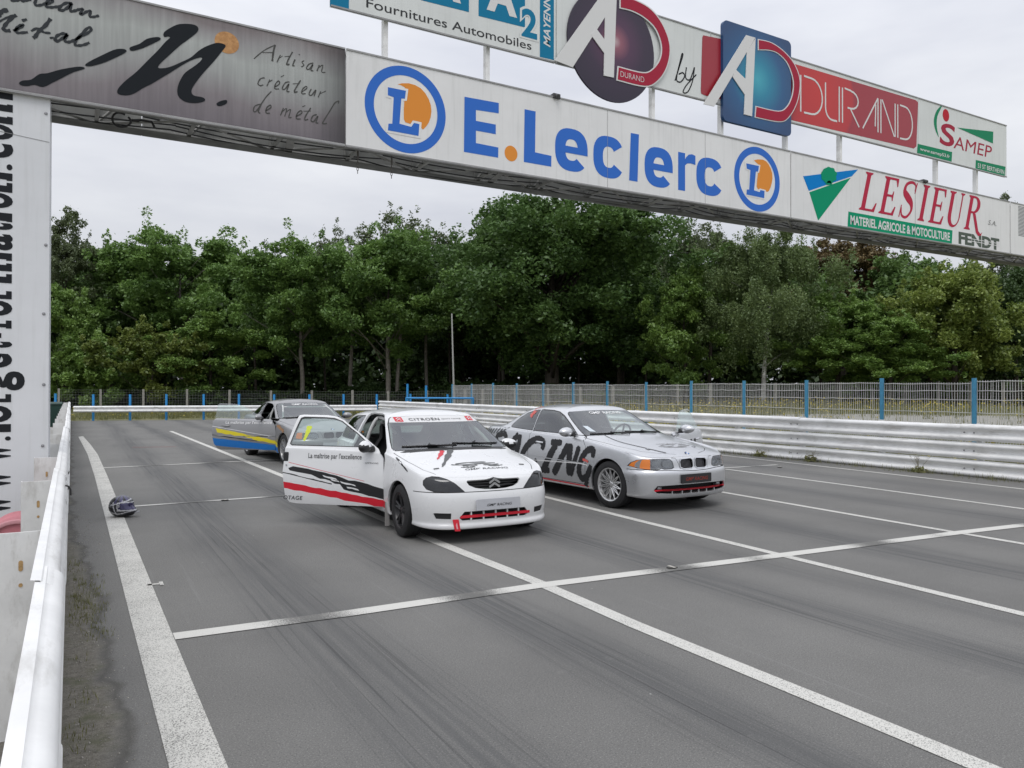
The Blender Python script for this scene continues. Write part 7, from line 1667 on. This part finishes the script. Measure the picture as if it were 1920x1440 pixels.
# individual dry weeds at the rail
for px, py, lab, hh in ((1812, 878, 'tall dry branching weed at the foot of the right guard rail, nearest the frame edge', .42), (1662, 856, 'small dry weed tuft at the foot of the right guard rail', .26), (1585, 846, 'low dry weed at the foot of the rail, right of the silver coupe', .20)):
    p = at_z(px, py); o = thing('weed', lab, 'weed', (ARM_X - .10, p.y, 0)); mb = MB(); r = random.Random(px)
    for k in range(9):
        a = r.uniform(0, 6.28); l = r.uniform(.6, 1) * hh; b = Vector((cos(a) * .10 * r.random(), sin(a) * .22 * r.uniform(-1, 1), 0)); mb.tube([(0, 0, 0), b * .5 + Vector((0, 0, l * .5)), b * 1.2 + Vector((0, 0, l))], [.003, .0025, .0015], 4)
        for j in range(3): t = r.uniform(.5, 1); c = b * t + Vector((0, 0, l * t)); mb.tube([c, c + Vector((r.uniform(-.03, .03), r.uniform(-.06, .06), .05))], [.0018, .0012], 3)
    mb.build('stalk', mat('dry_stalk', (.20, .17, .11), .9), o)
    V = leaves(np.random.RandomState(px).normal(size=(60, 3)) * [.04, .10, .04] + [0, 0, .05], .05, np.random.RandomState(3)); lm = fast_mesh('leaf_tuft', V, 4); lm.materials.append(GRASS); c = link(bpy.data.objects.new('leaf_tuft', lm)); c.parent = o

# ------------------------------------------------------------------ helmet lying on the broad white line
def build_helmet():
    p = at_z(229, 969); o = thing('helmet', 'black and purple full-face racing helmet lying on the broad white edge line', 'helmet', (p.x, p.y, .004), radians(-30))
    bm = bmesh.new(); bmesh.ops.create_icosphere(bm, subdivisions=5, radius=1)
    for v in bm.verts:
        x, y, z = v.co; X, Y, Z = x * .150, y * .128, z * .142
        if x > 0 and z < .15: f = min(1, (.15 - z) / .6); X += .052 * f * x * max(0, 1 - abs(y) * .35)        # chin bar
        if x < 0: X *= 1.08
        if Z < -.112: Z = -.112 + (Z + .112) * .12
        if x > .35 and -.30 < z < .32: X -= .010 * (1 - abs(z) / .33)
        v.co = (X, Y, Z + .128)
    bm.normal_update(); lab = bm.faces.layers.int.new('l')
    for f in bm.faces:
        c = f.calc_center_median(); x, y, z = c.x, c.y, c.z - .128; a = atan2(y, x)
        vis = x > -.005 and -.032 < z - .02 * 0 < .055 and abs(a) < 1.52 and not (abs(a) > 1.3 and (z > .045 or z < -.02))
        edge = x > -.02 and -.044 < z < .066 and abs(a) < 1.62
        s = 0
        if vis: s = 2
        elif edge: s = 3
        elif z < -.095: s = 1
        else:
            l1 = z - (-.062 + .020 * cos(a * 2)); l2 = z - (.098 - .030 * abs(a)); l3 = abs(a) - (1.95 + 2.2 * z)
            s = 3 if abs(l1) < .006 or (abs(l2) < .006 and abs(a) < 2.4) or (abs(l3) < .06 and z < .07) else (4 if l2 > .006 and abs(a) < 2 and sin(a * 9) > -.2 else 0)
        f[lab] = s
    def part(name, which, mats, lift=0):
        fs = [f for f in bm.faces if f[lab] in which]; vs = {}; V = []; F = []; I = []
        for f in fs:
            t = []
            for v in f.verts:
                if v not in vs: vs[v] = len(V); V.append(v.co + v.normal * lift)
                t.append(vs[v])
            F.append(t); I.append(which.index(f[lab]))
        mb = MB(); mb.V = [tuple(v) for v in V]; mb.F = F; mb.I = I; return mb.build(name, mats, o, smooth='all')
    part('shell', [0, 3, 4], [paint('helmet_black', (.014, .015, .020), 0, .25, dirt=False), paint('helmet_white', (.55, .55, .58), 0, .3, dirt=False), paint('helmet_purple', (.075, .07, .15), .2, .3, dirt=False)])
    part('trim', [1], [TRIM]); part('visor', [2], [mat('visor_purple', (.045, .04, .11), .12, metal=.4, coat=.8)], -.004)
    for sg in (-1, 1): mb = MB(); mb.lathe([(0, .010), (.016, .009), (.020, 0)], 16, Matrix.Translation((.012, sg * .122, .145)) @ Matrix.Rotation(-sg * pi / 2, 4, 'X')); mb.build('pivot', mat('helmet_grey', (.3, .3, .32), .4), o, smooth=True)
    mb = MB(); mb.tube(spline([(.19, -.05, .060), (.198, 0, .058), (.19, .05, .060)], 5), .008, 6); mb.build('vent', mat('helmet_grey', (.3, .3, .32), .4), o, smooth=True)
    bm.free()
build_helmet()
